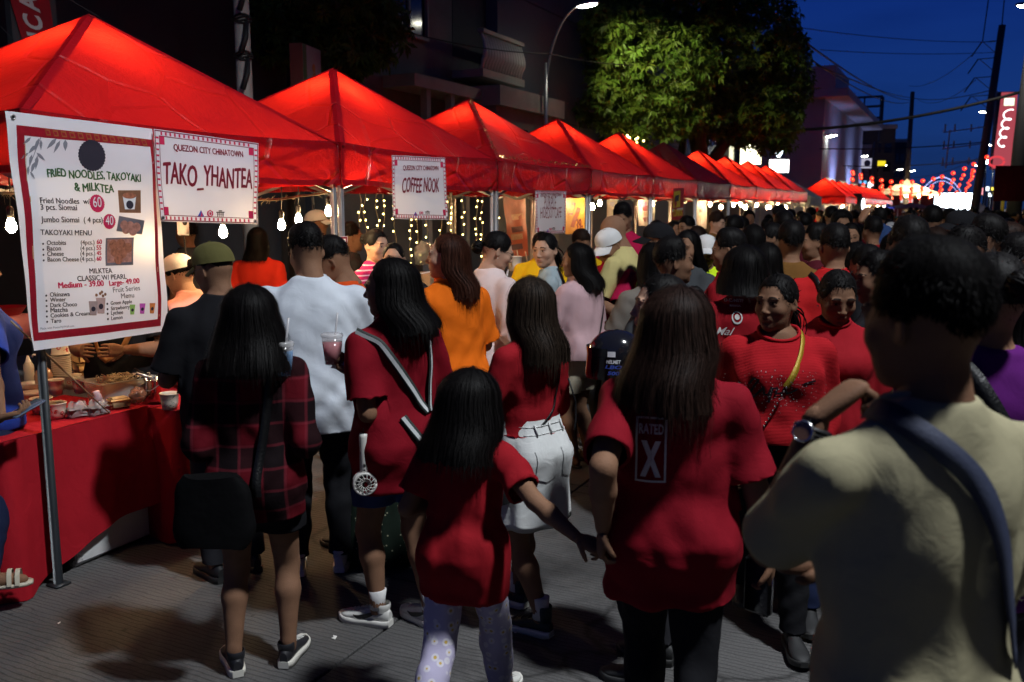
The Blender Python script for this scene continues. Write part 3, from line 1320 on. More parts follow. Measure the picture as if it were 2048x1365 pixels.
 hv, hf, hcx = head_mesh('m' if sex == 'm' else 'f', fine)
 parts.append(((hv * hs) @ RM.T + hc2, hf, hcx))
 if vox < .02:
  for s, spec in ((-1, lhand), (1, rhand)):
   S, E_, T_ = arms[s]
   fd_ = T_ - E_
   fd_ /= np.linalg.norm(fd_)
   dd_, pn, cu = fd_, np.array([-s * .9, .25, 0]), curl
   if spec is not None:
    dd_ = fd_ if spec[0] is None else np.array(spec[0], float)
    pn = np.array(spec[1], float)
    cu = spec[2] if len(spec) > 2 else curl
   for hv_, hf_ in hand_parts(T_, dd_, pn, s, cu, H_ / 1.68 * (1.06 if sex == 'm' else .96)):
    parts.append((hv_, hf_, np.ones((len(hv_), 3))))
 Vs, Fs, Cs, n = [], [], [], 0
 for v, fc, c in parts:
  Vs.append(v)
  Fs += [tuple(i + n for i in q) for q in fc]
  Cs.append(c)
  n += len(v)
 obj('body', new_mesh('body', np.concatenate(Vs), Fs, np.concatenate(Cs)), root, skin(tone))
 info = dict(root=root, arms=arms, legs=legd, hc=hc2, RM=RM, hs=hs, H=H_, LN=LN, loc=np.array(loc, float), face=face)
 # ---------------- shirt
 if shirt is not None:
  hz = hem * H_
  zz = np.linspace(max(.40, hem - .035) * H_, .862 * H_, 26)
  wb, db, yb = (np.interp(zz, Z, v) for v in (W, D, Y))
  chest = zz < .76 * H_
  wmax, dmax = np.interp(.74 * H_, Z, W), np.interp(.74 * H_, Z, D)
  fit = ease > .012
  w = wb + ease * np.interp(zz / H_, [.4, .58, .7, .80, .835, .86], [1.5, 1.35, 1, .7, .4, .35])
  dd_ = db + ease * np.interp(zz / H_, [.4, .58, .7, .80, .835, .86], [1.6, 1.4, 1, .7, .4, .35])
  if fit:
   w = np.where(chest, np.maximum(w, wmax + ease * .75 - .02 * (1 - ease / .03)), w)
   w = np.maximum(w, smooth(.60, .52, zz / H_) * (.104 * H_ * (1 + (g - 1) * .9) + ease * .8 + .004))
   dd_ = np.where(chest, np.maximum(dd_, dmax + ease * .55), dd_)
  f = Field([lo[0] - .03, lo[1] - .03, zz[0] - .03], [hi[0] + .03, hi[1] + .05, .90 * H_ + .03], min(vox, .013) if vox < .02 else vox)
  f.prof(zz, w, dd_, yb, None, .02, 2.3, lean, z0)
  if sex == 'f' and not child:
   for s in (-1, 1):
    f.ell(LN((s * .043 * H_, .058 * H_, .735 * H_)), (.040 * H_ * g + .012, .034 * H_ * g + .012, .038 * H_ + .012), .035)
  for s in (-1, 1):
   f.ell((s * .045 * H_, -.042 * H_, .512 * H_), (.050 * H_ * gq + .012, .037 * H_ * gq + .011, .060 * H_ + .02), .05)
   S, E_, T_ = arms[s]
   ga = 1 + (g - 1) * .8
   es = max(.015, ease * .75)
   f.cone(LN((s * .025 * H_, -.012 * H_, .838 * H_)), S, .020 * H_ + .008, .022 * H_ + .008, .025)
   sl = sleeve
   if sl > 0:
    if sl <= 1.0:
     p = S + (E_ - S) * (sl + .12)
     f.cone(S, p, .0265 * H_ * ga + es * .8, (.029 * H_ * ga + es * 1.5), .025)
    else:
     q = min(sl - 1 + .06, .99)
     f.cone(S, E_, .0275 * H_ * ga + es * .8, .0255 * H_ * ga + es, .025)
     f.cone(E_, E_ + (T_ - E_) * q, .0245 * H_ * ga + es, .018 * H_ * ga + es * .8, .02)
  V, F = f.mesh()
  V = relax(V, F, 2, .5)
  N = vnormals(V, F)
  am = .35 + .65 * smooth(.86 * H_, .70 * H_, V[:, 2])
  V = V + N * (folds(V, seed, fold, 1.0, .45) * am)[:, None]
  V, F = cut(V, F, (0, 0, -1), (0, 0, hz + 0.0), lambda q: q[:, 2] < hz + .05)
  if sleeve > 0:
   for s in (-1, 1):
    S, E_, T_ = arms[s]
    if sleeve <= 1.0:
     p, dn = S + (E_ - S) * sleeve, (E_ - S)
    else:
     p, dn = E_ + (T_ - E_) * (sleeve - 1), (T_ - E_)
    dn = dn / np.linalg.norm(dn)
    rad_ = .085
    ax_ = (T_ - E_) if sleeve > 1 else dn
    ax_ = ax_ / np.linalg.norm(ax_)

    def mk(q, p=p, ax_=ax_):
     r_ = q - p
     t_ = r_ @ ax_
     rad_ = np.linalg.norm(r_ - ax_[None, :] * t_[:, None], axis=1)
     zq = np.clip(q[:, 2], zz[0], zz[-1])
     wq, dq, yq = np.interp(zq, zz, w), np.interp(zq, zz, dd_), np.interp(zq, zz, yb)
     sh_ = tl * np.maximum(0, q[:, 2] - z0)
     k_ = np.sqrt((q[:, 0] / wq) ** 2 + ((q[:, 1] - yq - sh_) / dq) ** 2)
     return (rad_ < .10) & (t_ < .13) & ((k_ > 1.10) | (rad_ < .02))
    V, F = cut(V, F, dn, p, mk)
  nb = LN((0, .020 * H_, .862 * H_))
  V, F = cut_ball(V, F, nb, (nr + .020 + neck, nr + .034 + neck, .040 + neck * .8))
  V, F = compact(V, F)
  V = smooth_edge(V, F, 4)
  if vox < .0125:
   d_ = np.sort(np.stack([F, np.roll(F, -1, 1)], 2).reshape(-1, 2), 1)
   u_, c_ = np.unique(d_[:, 0] * (len(V) + 1) + d_[:, 1], return_counts=True)
   e_ = u_[c_ == 1]
   bv_ = np.unique(np.concatenate([e_ // (len(V) + 1), e_ % (len(V) + 1)]))
   q_ = V[bv_]
   q_ = q_[np.linalg.norm(q_ - nb, axis=1) < .16]
   if len(q_) > 8:
    a_ = np.arctan2(q_[:, 1] - nb[1], q_[:, 0] - nb[0])
    q_ = q_[np.argsort(a_)]
    for _ in range(4):
     q_ = (np.roll(q_, 1, 0) + 2 * q_ + np.roll(q_, -1, 0)) / 4
    q_ = np.concatenate([q_, q_[:2]])
    MB().tube(q_, .0075, 8, cap=False).build('neckband', shirt, root)
  V, F = rim(V, F, .010)
  so = obj('shirt', new_mesh('shirt', V, F), root, shirt)
  info['shirt'] = so
  info['bvh'] = BVHTree.FromPolygons(V.tolist(), F.tolist())
 # ---------------- lower garment
 if bottom is not None and legs:
  kind, bm_ = bottom
  bh = bhem * H_
  step = min(vox, .014) if vox < .02 else vox
  if kind in ('shorts', 'pants'):
   f = Field([lo[0], lo[1] - .03, bh - .08], [hi[0], hi[1] + .03, .66 * H_], step)
   zz = np.linspace(.455, .60, 10) * H_
   f.prof(zz, np.interp(zz, Z, W) + .008, np.interp(zz, Z, D) + .008, np.interp(zz, Z, Y), None, .025, 2.3)
   loose = .012 if kind == 'pants' else .022
   for s in (-1, 1):
    Hj, K, A = legd[s]
    gl = 1 + (g - 1) * .7
    f.ell((s * .045 * H_, -.042 * H_, .512 * H_), (.050 * H_ * gq + .010, .037 * H_ * gq + .010, .056 * H_ + .01), .035)
    f.ell((0, -.01 * H_, .455 * H_), (.075 * H_ * g, .055 * H_ * g, .035 * H_), .04)
    kz = K[2]
    if bh < kz - .05:
     q = np.clip((kz - bh) / (kz - A[2]), 0, 1)
     f.cone(Hj, K, .053 * H_ * gl + .011, .0335 * H_ * gl + loose, .03)
     e_ = K + (A - K) * min(1.0, q + .05)
     f.cone(K, e_, .034 * H_ * gl + loose, .026 * H_ + loose * .8, .02)
     cm = K + (A - K) * .30 + np.array([0, -.012 * H_, 0])
     f.cone(K + (cm - K) * .3, cm, .034 * H_ * gl + loose * .6, .0335 * H_ * gl + loose * .7, .02)
     f.cone(cm, cm + (A - cm) * min(1, q + .05), .0335 * H_ * gl + loose * .7, .026 * H_ + loose * .6, .02)
    else:
     q = np.clip((Hj[2] - bh) / (Hj[2] - kz), 0, 1)
     e_ = Hj + (K - Hj) * min(1, q + .12)
     rr = .056 + (.0335 - .056) * q
     f.cone(Hj + np.array([s * .001, -.005, 0]), e_, .053 * H_ * gl + .013, rr * H_ * gl + loose, .03)
   V, F = f.mesh()
   V = relax(V, F, 2, .5)
   V = V + vnormals(V, F) * (folds(V, seed + 5, fold * .8, .9, .2) * (1 - .85 * smooth(.42 * H_, .52 * H_, V[:, 2])))[:, None]
   V, F = cut(V, F, (0, 0, -1), (0, 0, bh), lambda q: q[:, 2] < bh + .06)
   V, F = compact(V, F)
   V, F = rim(V, F, .008)
  else:
   zt = .625 * H_
   n = 72
   rows = []
   r_ = np.random.default_rng(seed)
   ph = r_.uniform(0, 6.28, 6)
   nrow = 18
   for i in range(nrow):
    t = i / (nrow - 1)
    z = zt + (bh - zt) * t
    w = np.interp(max(z, .50 * H_), Z, W) + .010
    dd_ = np.interp(max(z, .50 * H_), Z, D) + .010
    yo = np.interp(max(z, .50 * H_), Z, Y) - (.012 * H_ * math.exp(-((z / H_ - .52) / .05) ** 2))
    if kind == 'skirt':
     fl = .02 * t
     fa = .005 * t
    else:
     fl = .10 * max(0, t - .2) ** 1.2
     fa = .016 * t
    a = np.linspace(0, 2 * math.pi, n, endpoint=False)
    wob = fa * (np.sin(a * 9 + ph[0] + t) + .6 * np.sin(a * 14 + ph[1] - t)) + .004 * np.sin(a * 5 + ph[2] + t * 4)
    rx, ry = w + fl + wob, dd_ + fl + .012 + wob
    rows.append(np.stack([rx * np.sign(np.cos(a)) * np.abs(np.cos(a)) ** .9, yo + ry * np.sign(np.sin(a)) * np.abs(np.sin(a)) ** .9, np.full(n, z) + .006 * np.sin(a * 7 + ph[3]) * t], 1))
   rows.append(rows[-1] * np.array([.97, .97, 1]) + np.array([0, 0, .012]))
   P = np.array(rows)
   m_ = MB().grid(P, closed=True)
   V, F = np.concatenate(m_.V), m_.F
  bo = obj('skirt' if 'skirt' in kind else kind, new_mesh(kind, V, F), root, bm_)
  info['bottom'] = bo
 # ---------------- shoes
 if legs and shoes not in ('bare', None):
  for s in (-1, 1):
   Hj, K, A = legd[s]
   a0 = R(foot_yaw[0] if s < 0 else foot_yaw[1])
   zz = A[2] - .046 * H_
   loc_ = (A[0], A[1] + .012, max(0.0, zz))
   sc = H_ / 1.62 * .97
   if shoes in ('sandals', 'cream'):
    m_ = MB()
    sr = []
    for t in np.linspace(0, 1, 13):
     y = -.07 + .245 * t
     hw = np.interp(t, [0, .1, .4, .7, .9, 1], [.02, .032, .034, .045, .038, .015])
     sr.append([(-hw, y, .001), (hw, y, .001), (hw, y, .016), (-hw, y, .016)])
    m_.grid(np.array(sr), closed=True)
    m_.add(np.array(sr[0]), [(0, 1, 2, 3)])
    m_.add(np.array(sr[-1]), [(3, 2, 1, 0)])
    o_ = m_.build('sandal', mat('sandal_sole', (.02, .018, .017), .7) if shoes == 'sandals' else mat('cream leather', (.52, .47, .36), .5), root, True, loc_, (0, 0, a0))
    m_ = MB()
    for y in (.03, .085, .118):
     hh = np.interp(y, [0, .12], [.080, .062])
     pts = [(x, y, .014 + hh * math.sqrt(max(0, 1 - (x / .048) ** 2))) for x in np.linspace(-.048, .048, 9)]
     G = np.array([[(p[0], p[1] - .010, p[2]), (p[0], p[1] + .010, p[2])] for p in pts])
     m_.grid(G)
    m_.build('strap', mat('sandal_strap', (.025, .02, .018), .5) if shoes == 'sandals' else mat('cream leather', (.52, .47, .36), .5), o_)
    info.setdefault('shoe', {})[s] = o_
   else:
    key = shoes
    cset = {'black': ((.012, .012, .013), (.02, .02, .02)), 'white': ((.62, .61, .57), (.7, .68, .63)), 'canvas': ((.014, .014, .018), (.65, .63, .56)), 'hightop': ((.014, .022, .026), (.70, .70, .62)), 'greywhite': ((.4, .4, .4), (.7, .7, .68))}[shoes]
    if ('SHOE', vox < .02) not in _HEADS:
     u_, s_ = sneaker('x')
     _HEADS[('SHOE', vox < .02)] = (new_mesh('shoe', np.concatenate(u_.V), u_.F), new_mesh('sole', np.concatenate(s_.V), s_.F))
     for q_ in _HEADS[('SHOE', vox < .02)]:
      q_.materials.append(mat('shoe_default', (.02, .02, .02)))
    um, sm = _HEADS[('SHOE', vox < .02)]
    o_ = obj('shoe', um, root, mat('shoe_' + key, cset[0], .6, bump=.1, bs=300), loc_, (0, 0, a0))
    o_.scale = (sc, sc, sc)
    q_ = obj('sole', sm, o_, mat('sole_' + key, cset[1], .55))
    info.setdefault('shoe', {})[s] = o_
    if vox < .014 and shoes in ('white', 'canvas', 'hightop'):
     m_ = MB()
     for k_ in range(5):
      y_ = .035 + .022 * k_
      h_ = np.interp((y_ + .075) / .262, [.34, .50, .68, .85], [.092, .076, .060, .050]) + .002
      m_.tube([(x_, y_ + .003 * (k_ % 2), h_ - 5.5 * x_ * x_) for x_ in np.linspace(-.024, .024, 6)], .0032, 5)
     m_.build('lace', mat('lace white', (.6, .59, .55), .7) if shoes != 'hightop' else M_black_, o_)
     m_ = MB()
     zt_ = .150 if shoes == 'hightop' else .108
     m_.tube([(0, -.030, .075), (0, -.034, .095), (0, -.036, zt_), (0, -.036, zt_ + .004)], [.036, .037, .038, .034], 18, cap=False)
     m_.build('collar', mat('shoe_' + key, (.01, .01, .01)), o_)
     if shoes in ('canvas', 'hightop'):
      m_ = MB()
      m_.ell_ = None
      G_ = np.array([[(.040 * math.sin(a) * math.cos(b), .135 + .048 * math.cos(a) * math.cos(b), .026 + .026 * math.sin(b)) for a in np.linspace(R(-88), R(88), 12)] for b in np.linspace(0, R(88), 6)])
      m_.grid(G_)
      m_.build('toe_cap', mat('toe cap white', (.66, .65, .60), .5), o_)
   if socks:
    m_ = MB()
    B_ = A + np.array([0, -.004, .06 + socks[1]])
    m_.tube([A + np.array([0, -.004, .01]), A + np.array([0, -.006, .05]), B_, B_ + np.array([0, 0, .004])], [.036, .034, .0222 * H_ + .005, .020 * H_], 16)
    m_.build('sock', socks[0], root)
 # ---------------- hair, cap
 def headfix(m):
  for i in range(len(m.V)):
   m.V[i] = (m.V[i] * hs) @ RM.T + hc2
  return m
 hk, ho = hair
 hm_ = hairm or hairmat('black', (.006, .005, .005))
 if hk == 'long':
  o_ = dict(L=.25, ribbons=320 if vox < .02 else 40, n_phi=64 if vox < .02 else 28)
  o_.update(ho)
  headfix(hair_long(seed=seed, **o_)).build('hair', hm_, root)
 elif hk == 'short':
  o_ = dict(spikes=(2200 if cap is None else 0) if vox < .02 else 160, side_t=.006 if vox < .02 else .018, n_phi=40 if vox < .02 else 20)
  o_.update(ho)
  if vox >= .02:
   o_.update(nape=126, sidec=98)
  headfix(hair_short(seed, **o_)).build('hair', hm_, root)
 elif hk == 'tied':
  o_ = dict(spikes=700 if vox < .02 else 60)
  o_.update(ho)
  headfix(hair_tied(seed, **o_)).build('hair', hm_, root)
 if cap is not None:
  cm_, = cap if isinstance(cap, tuple) else (cap,)
  m = MB()
  G = []
  for i in range(33):
   phi = 2 * math.pi * i / 32
   row = []
   for j in range(10):
    th = R(4 + 84 * j / 9)
    x = .088 * math.sin(th) ** .85 * math.sin(phi)
    y = -.012 + .112 * math.sin(th) ** .85 * math.cos(phi)
    z = .030 + .108 * math.cos(th) ** .8 + .012 * math.sin(th) * math.cos(phi)
    if j == 9:
     z -= .004
    row.append((x, y, z + .012 * (1 if math.cos(phi) > 0 else .3) * (j == 9) * 0))
   G.append(row)
  m.grid(np.array(G))
  m.lathe([(.0, .144), (.006, .143), (.008, .139)], 8, (0, -.012, 0))
  c_o = headfix(m).build('cap', cm_, root)
  m = MB()
  G = []
  for i in range(15):
   a = R(-62 + 124 * i / 14)
   row = []
   for j in range(6):
    t = j / 5
    x = .086 * math.sin(a) * (1 + .02 * t)
    y = -.012 + .110 * math.cos(a) + t * .078 * math.cos(a) ** .6
    z = .050 - .028 * t - .030 * math.sin(a) ** 2
    row.append((x, y, z))
   G.append(row)
  G = np.array(G)
  m.grid(G)
  m.grid(G[::-1] - np.array([0, 0, .004]))
  headfix(m).build('brim', cm_, c_o)
 return info

def on_shirt(info, V2, F, origin, ux, uy, dirn, off=.004):
 """lay a flat (u, v) design on a garment by casting along dirn from origin + u*ux + v*uy (person-local metres)"""
 ux, uy, dirn = (np.array(v, float) for v in (ux, uy, dirn))
 out = []
 dv = Vector(dirn)
 last = .0
 for u, v in V2:
  p = np.array(origin) + ux * u + uy * v
  hit = info['bvh'].ray_cast(Vector(p), dv)
  if hit[0] is not None:
   q = np.array(hit[0]) - dirn * off
   last = (np.array(hit[0]) - p) @ dirn
  else:
   q = p + dirn * (last - off)
  out.append(q)
 return np.array(out), F

def strap_on(info, pts, width, m, name='strap', off=.006, stripes=None, thick=.003, axis_y=0.0):
 """band over the shirt through person-local guide points; each is cast towards the spine"""
 P = []
 pts = [np.array(p, float) for p in pts]
 n = 5
 dense = []
 for a, b in zip(pts[:-1], pts[1:]):
  for t in np.linspace(0, 1, n, endpoint=False):
   dense.append(a + (b - a) * t)
 dense.append(pts[-1])
 for p in dense:
  c = np.array([p[0] * .15, axis_y, min(p[2], .80 * info['H'])])
  dr = c - p
  dr /= np.linalg.norm(dr)
  far = p - dr * .25
  hit = info['bvh'].ray_cast(Vector(far), Vector(dr))
  P.append((np.array(hit[0]) - dr * off) if hit[0] is not None else p)
 P = np.array(P)
 for _ in range(2):
  P[1:-1] = (P[:-2] + 2 * P[1:-1] + P[2:]) / 4
 T = np.gradient(P, axis=0)
 T /= np.linalg.norm(T, axis=1)[:, None] + 1e-9
 C = np.array([[p[0] * .1, axis_y, min(p[2], .8 * info['H'])] for p in P])
 N = P - C
 N -= T * (N * T).sum(1)[:, None]
 N /= np.linalg.norm(N, axis=1)[:, None] + 1e-9
 S = np.cross(T, N)
 mb = MB()
 w = width / 2
 mb.grid(np.stack([P - S * w, P - S * w + N * thick, P + S * w + N * thick, P + S * w], 1))
 o = mb.build(name, m, info['root'])
 if stripes:
  mb = MB()
  k = stripes[1] * w
  mb.grid(np.stack([P - S * k + N * (thick + .0015), P + S * k + N * (thick + .0015)], 1))
  mb.build('stripe', stripes[0], o)
 return o, P
# ------------------------------------------------------------------ common materials
M_steel = mat('galvanised steel', (.42, .42, .43), .38, .85, bump=.05, bs=40)
M_darksteel = mat('dark painted steel', (.035, .04, .045), .45, .3)
M_black = mat('black plastic', (.012, .012, .013), .45)
M_white = mat('white plastic', (.72, .71, .69), .45)
M_cable = mat('cable black', (.01, .01, .011), .7)
M_bark = mat('bark', (.045, .032, .022), .9, bump=.8, bs=30)

def canopy_mat(name, c, tr=.5, tc2=None, gloss=.42):
 """tent fabric: lets the stall lamps glow through"""
 m, nt, b = nodes(name)
 L, N = nt.links, nt.nodes.new
 tc = N('ShaderNodeTexCoord')
 nz = N('ShaderNodeTexNoise')
 nz.inputs['Scale'].default_value = 3.5
 nz.inputs['Detail'].default_value = 6
 nz.inputs['Distortion'].default_value = 1.5
 L.new(tc.outputs['Object'], nz.inputs['Vector'])
 n2 = N('ShaderNodeTexNoise')
 n2.inputs['Scale'].default_value = 16
 n2.inputs['Detail'].default_value = 4
 n2.inputs['Distortion'].default_value = 2
 L.new(tc.outputs['Object'], n2.inputs['Vector'])
 mx = N('ShaderNodeMix')
 mx.data_type = 'RGBA'
 mx.inputs[6].default_value = tuple(v * .85 for v in c) + (1,)
 mx.inputs[7].default_value = tuple(v * 1.1 for v in c) + (1,)
 L.new(nz.outputs['Fac'], mx.inputs[0])
 L.new(mx.outputs[2], b.inputs['Base Color'])
 b.inputs['Roughness'].default_value = gloss
 b.inputs['Specular IOR Level'].default_value = .35 if gloss > .3 else .8
 bp = N('ShaderNodeBump')
 bp.inputs['Strength'].default_value = .35
 bp.inputs['Distance'].default_value = .02
 L.new(n2.outputs['Fac'], bp.inputs['Height'])
 vo = N('ShaderNodeTexVoronoi')
 vo.feature = 'DISTANCE_TO_EDGE'
 vo.inputs['Scale'].default_value = 1.5
 L.new(tc.outputs['Object'], vo.inputs['Vector'])
 vr = N('ShaderNodeMapRange')
 vr.inputs[1].default_value = 0
 vr.inputs[2].default_value = .035
 L.new(vo.outputs['Distance'], vr.inputs[0])
 bp3 = N('ShaderNodeBump')
 bp3.inputs['Strength'].default_value = .9
 bp3.inputs['Distance'].default_value = .018
 L.new(vr.outputs[0], bp3.inputs['Height'])
 bp2 = N('ShaderNodeBump')
 L.new(bp3.outputs[0], bp2.inputs['Normal'])
 bp2.inputs['Strength'].default_value = .4
 bp2.inputs['Distance'].default_value = .05
 L.new(nz.outputs['Fac'], bp2.inputs['Height'])
 L.new(bp2.outputs[0], bp.inputs['Normal'])
 L.new(bp.outputs[0], b.inputs['Normal'])
 tl = N('ShaderNodeBsdfTranslucent')
 if tc2:
  tl.inputs[0].default_value = tuple(tc2) + (1,)
 else:
  L.new(mx.outputs[2], tl.inputs[0])
 ms = N('ShaderNodeMixShader')
 ms.inputs[0].default_value = tr
 L.new(b.outputs[0], ms.inputs[1])
 L.new(tl.outputs[0], ms.inputs[2])
 L.new(ms.outputs[0], nt.nodes['Material Output'].inputs[0])
 return m

M_red = canopy_mat('red tent fabric', (.50, .007, .014), tr=.42, tc2=(.58, .017, .009))
M_redval = canopy_mat('red valance film', (.45, .008, .014), tr=.42, tc2=(.55, .014, .010), gloss=.2)
M_redband = canopy_mat('red tent seam', (.34, .006, .012), .30)
M_grey_t = canopy_mat('grey tent fabric', (.26, .30, .33), .25)
M_white_t = canopy_mat('white tent fabric', (.66, .64, .60), .35)
M_blue_t = canopy_mat('blue tent fabric', (.015, .03, .42), .35)
M_brown_t = canopy_mat('brown tent fabric', (.16, .10, .07), .3)

# ------------------------------------------------------------------ road: grooved concrete slabs
def road_mat():
 m, nt, b = nodes('grooved concrete')
 L, N = nt.links, nt.nodes.new
 tc = N('ShaderNodeTexCoord')
 n1 = N('ShaderNodeTexNoise')
 n1.inputs['Scale'].default_value = 1.1
 n1.inputs['Detail'].default_value = 8
 L.new(tc.outputs['Object'], n1.inputs['Vector'])
 n2 = N('ShaderNodeTexNoise')
 n2.inputs['Scale'].default_value = 120
 n2.inputs['Detail'].default_value = 3
 L.new(tc.outputs['Object'], n2.inputs['Vector'])
 r = N('ShaderNodeValToRGB')
 r.color_ramp.elements[0].position = .3
 r.color_ramp.elements[0].color = (.052, .050, .050, 1)
 r.color_ramp.elements[1].position = .75
 r.color_ramp.elements[1].color = (.125, .121, .120, 1)
 L.new(n1.outputs['Fac'], r.inputs[0])
 mx = N('ShaderNodeMix')
 mx.data_type = 'RGBA'
 mx.blend_type = 'OVERLAY'
 mx.inputs[0].default_value = .55
 L.new(r.outputs[0], mx.inputs[6])
 L.new(n2.outputs['Fac'], mx.inputs[7])
 L.new(mx.outputs[2], b.inputs['Base Color'])
 b.inputs['Roughness'].default_value = .82
 mp = N('ShaderNodeMapping')
 mp.inputs['Scale'].default_value = (.35, 1, 1)
 L.new(tc.outputs['Object'], mp.inputs[0])
 w = N('ShaderNodeTexWave')
 w.bands_direction = 'Y'
 w.inputs['Scale'].default_value = 11.5
 w.inputs['Distortion'].default_value = 5.5
 w.inputs['Detail'].default_value = 3
 w.inputs['Detail Scale'].default_value = 1.2
 L.new(mp.outputs[0], w.inputs['Vector'])
 pw = N('ShaderNodeMapRange')
 pw.inputs[1].default_value = .0
 pw.inputs[2].default_value = .28
 L.new(w.outputs['Fac'], pw.inputs[0])
 b1 = N('ShaderNodeBump')
 b1.inputs['Strength'].default_value = .42
 b1.inputs['Distance'].default_value = .006
 L.new(pw.outputs[0], b1.inputs['Height'])
 b2 = N('ShaderNodeBump')
 b2.inputs['Strength'].default_value = .5
 b2.inputs['Distance'].default_value = .003
 L.new(n2.outputs['Fac'], b2.inputs['Height'])
 L.new(b1.outputs[0], b2.inputs['Normal'])
 L.new(b2.outputs[0], b.inputs['Normal'])
 m3 = N('ShaderNodeMix')
 m3.data_type = 'RGBA'
 m3.blend_type = 'MULTIPLY'
 gr = N('ShaderNodeMapRange')
 gr.inputs[1].default_value = 0
 gr.inputs[2].default_value = .22
 gr.inputs[3].default_value = .5
 gr.inputs[4].default_value = 1
 L.new(w.outputs['Fac'], gr.inputs[0])
 m3.inputs[0].default_value = 1
 L.new(mx.outputs[2], m3.inputs[6])
 L.new(gr.outputs[0], m3.inputs[7])
 n4 = N('ShaderNodeTexNoise')
 n4.inputs['Scale'].default_value = .9
 n4.inputs['Detail'].default_value = 9
 n4.inputs['Roughness'].default_value = .7
 L.new(tc.outputs['Object'], n4.inputs['Vector'])
 vc = N('ShaderNodeTexVoronoi')
 vc.feature = 'DISTANCE_TO_EDGE'
 vc.inputs['Scale'].default_value = .55
 wn_ = N('ShaderNodeTexNoise')
 wn_.inputs['Scale'].default_value = 5
 wn_.inputs['Detail'].default_value = 5
 L.new(tc.outputs['Object'], wn_.inputs['Vector'])
 wm = N('ShaderNodeMix')
 wm.data_type = 'VECTOR'
 wm.inputs[0].default_value = .16
 L.new(tc.outputs['Object'], wm.inputs[4])
 L.new(wn_.outputs['Color'], wm.inputs[5])
 L.new(wm.outputs[1], vc.inputs['Vector'])
 gv = N('ShaderNodeTexVoronoi')
 gv.inputs['Scale'].default_value = 7
 L.new(tc.outputs['Object'], gv.inputs['Vector'])
 col = m3.outputs[2]
 for src, a0, a1, v0, v1 in ((n4.outputs['Fac'], .52, .66, 1, .45), (vc.outputs['Distance'], .0, .010, .35, 1), (gv.outputs['Distance'], .06, .09, .55, 1)):
  mr = N('ShaderNodeMapRange')
  mr.inputs[1].default_value, mr.inputs[2].default_value, mr.inputs[3].default_value, mr.inputs[4].default_value = a0, a1, v0, v1
  L.new(src, mr.inputs[0])
  mm = N('ShaderNodeMix')
  mm.data_type = 'RGBA'
  mm.blend_type = 'MULTIPLY'
  mm.inputs[0].default_value = 1
  L.new(col, mm.inputs[6])
  L.new(mr.outputs[0], mm.inputs[7])
  col = mm.outputs[2]
 L.new(col, b.inputs['Base Color'])
 return m

M_road = road_mat()
mb = MB()
SL, SX = 4.5, 3.4
for i in range(-3, 32):
 for j in range(-2, 2):
  x0, y0 = j * SX + 1.25, i * SL + .9
  mb.box((x0 + SX / 2, y0 + SL / 2, -.06), (SX - .012, SL - .012, .12), bev=.004)
slabs = mb
mb2 = MB()
mb2.add([(-400, -60, -.03), (400, -60, -.03), (400, 900, -.03), (-400, 900, -.03)], [(0, 1, 2, 3)])
ground = mb2.build('ground', mat('ground soil', (.05, .048, .045), .95))
tag(ground, kind='structure')
road = slabs.build('road', M_road, None, False)
tag(road, kind='structure')
M_walk = mat('pavement concrete', (.20, .195, .185), .85, bump=.3, bs=60)
for x0, x1 in ((-10.2, -5.95), (8.1, 12)):
 mb = MB()
 mb.box(((x0 + x1) / 2, 65, .06), (x1 - x0, 160, .14))
 tag(mb.build('pavement', M_walk, None, False), kind='structure')

for px, py, s_, nm in ((119, 1247, .010, 'small white paper scrap on the grooved road near the sandal'), (668, 1276, .014, 'torn white paper scrap on the road left of the white sneaker'), (1031, 666 + 600, .006, 'tiny paper fleck on the road beside the high-top sneaker')):
 p = at_z(px, py, .004)
 mb = MB()
 mb.add([(-s_, -s_ * .6, 0), (s_ * .9, -s_ * .8, .002), (s_, s_ * .5, .006), (.1 * s_, s_ * .2, .002), (-s_ * .7, s_ * .7, .004)], [(0, 1, 2, 3, 4)])
 tag(mb.build('paper_scrap', M_white, None, True, p, (0, 0, px)), nm, 'litter')

# ------------------------------------------------------------------ street lamps (real lamps; the first one stands behind the photographer)
M_lampglow = emat('street lamp lens', (1.0, .97, .78), 60)
M_lampglow2 = emat('street lamp lens white', (.92, .96, 1.0), 60)

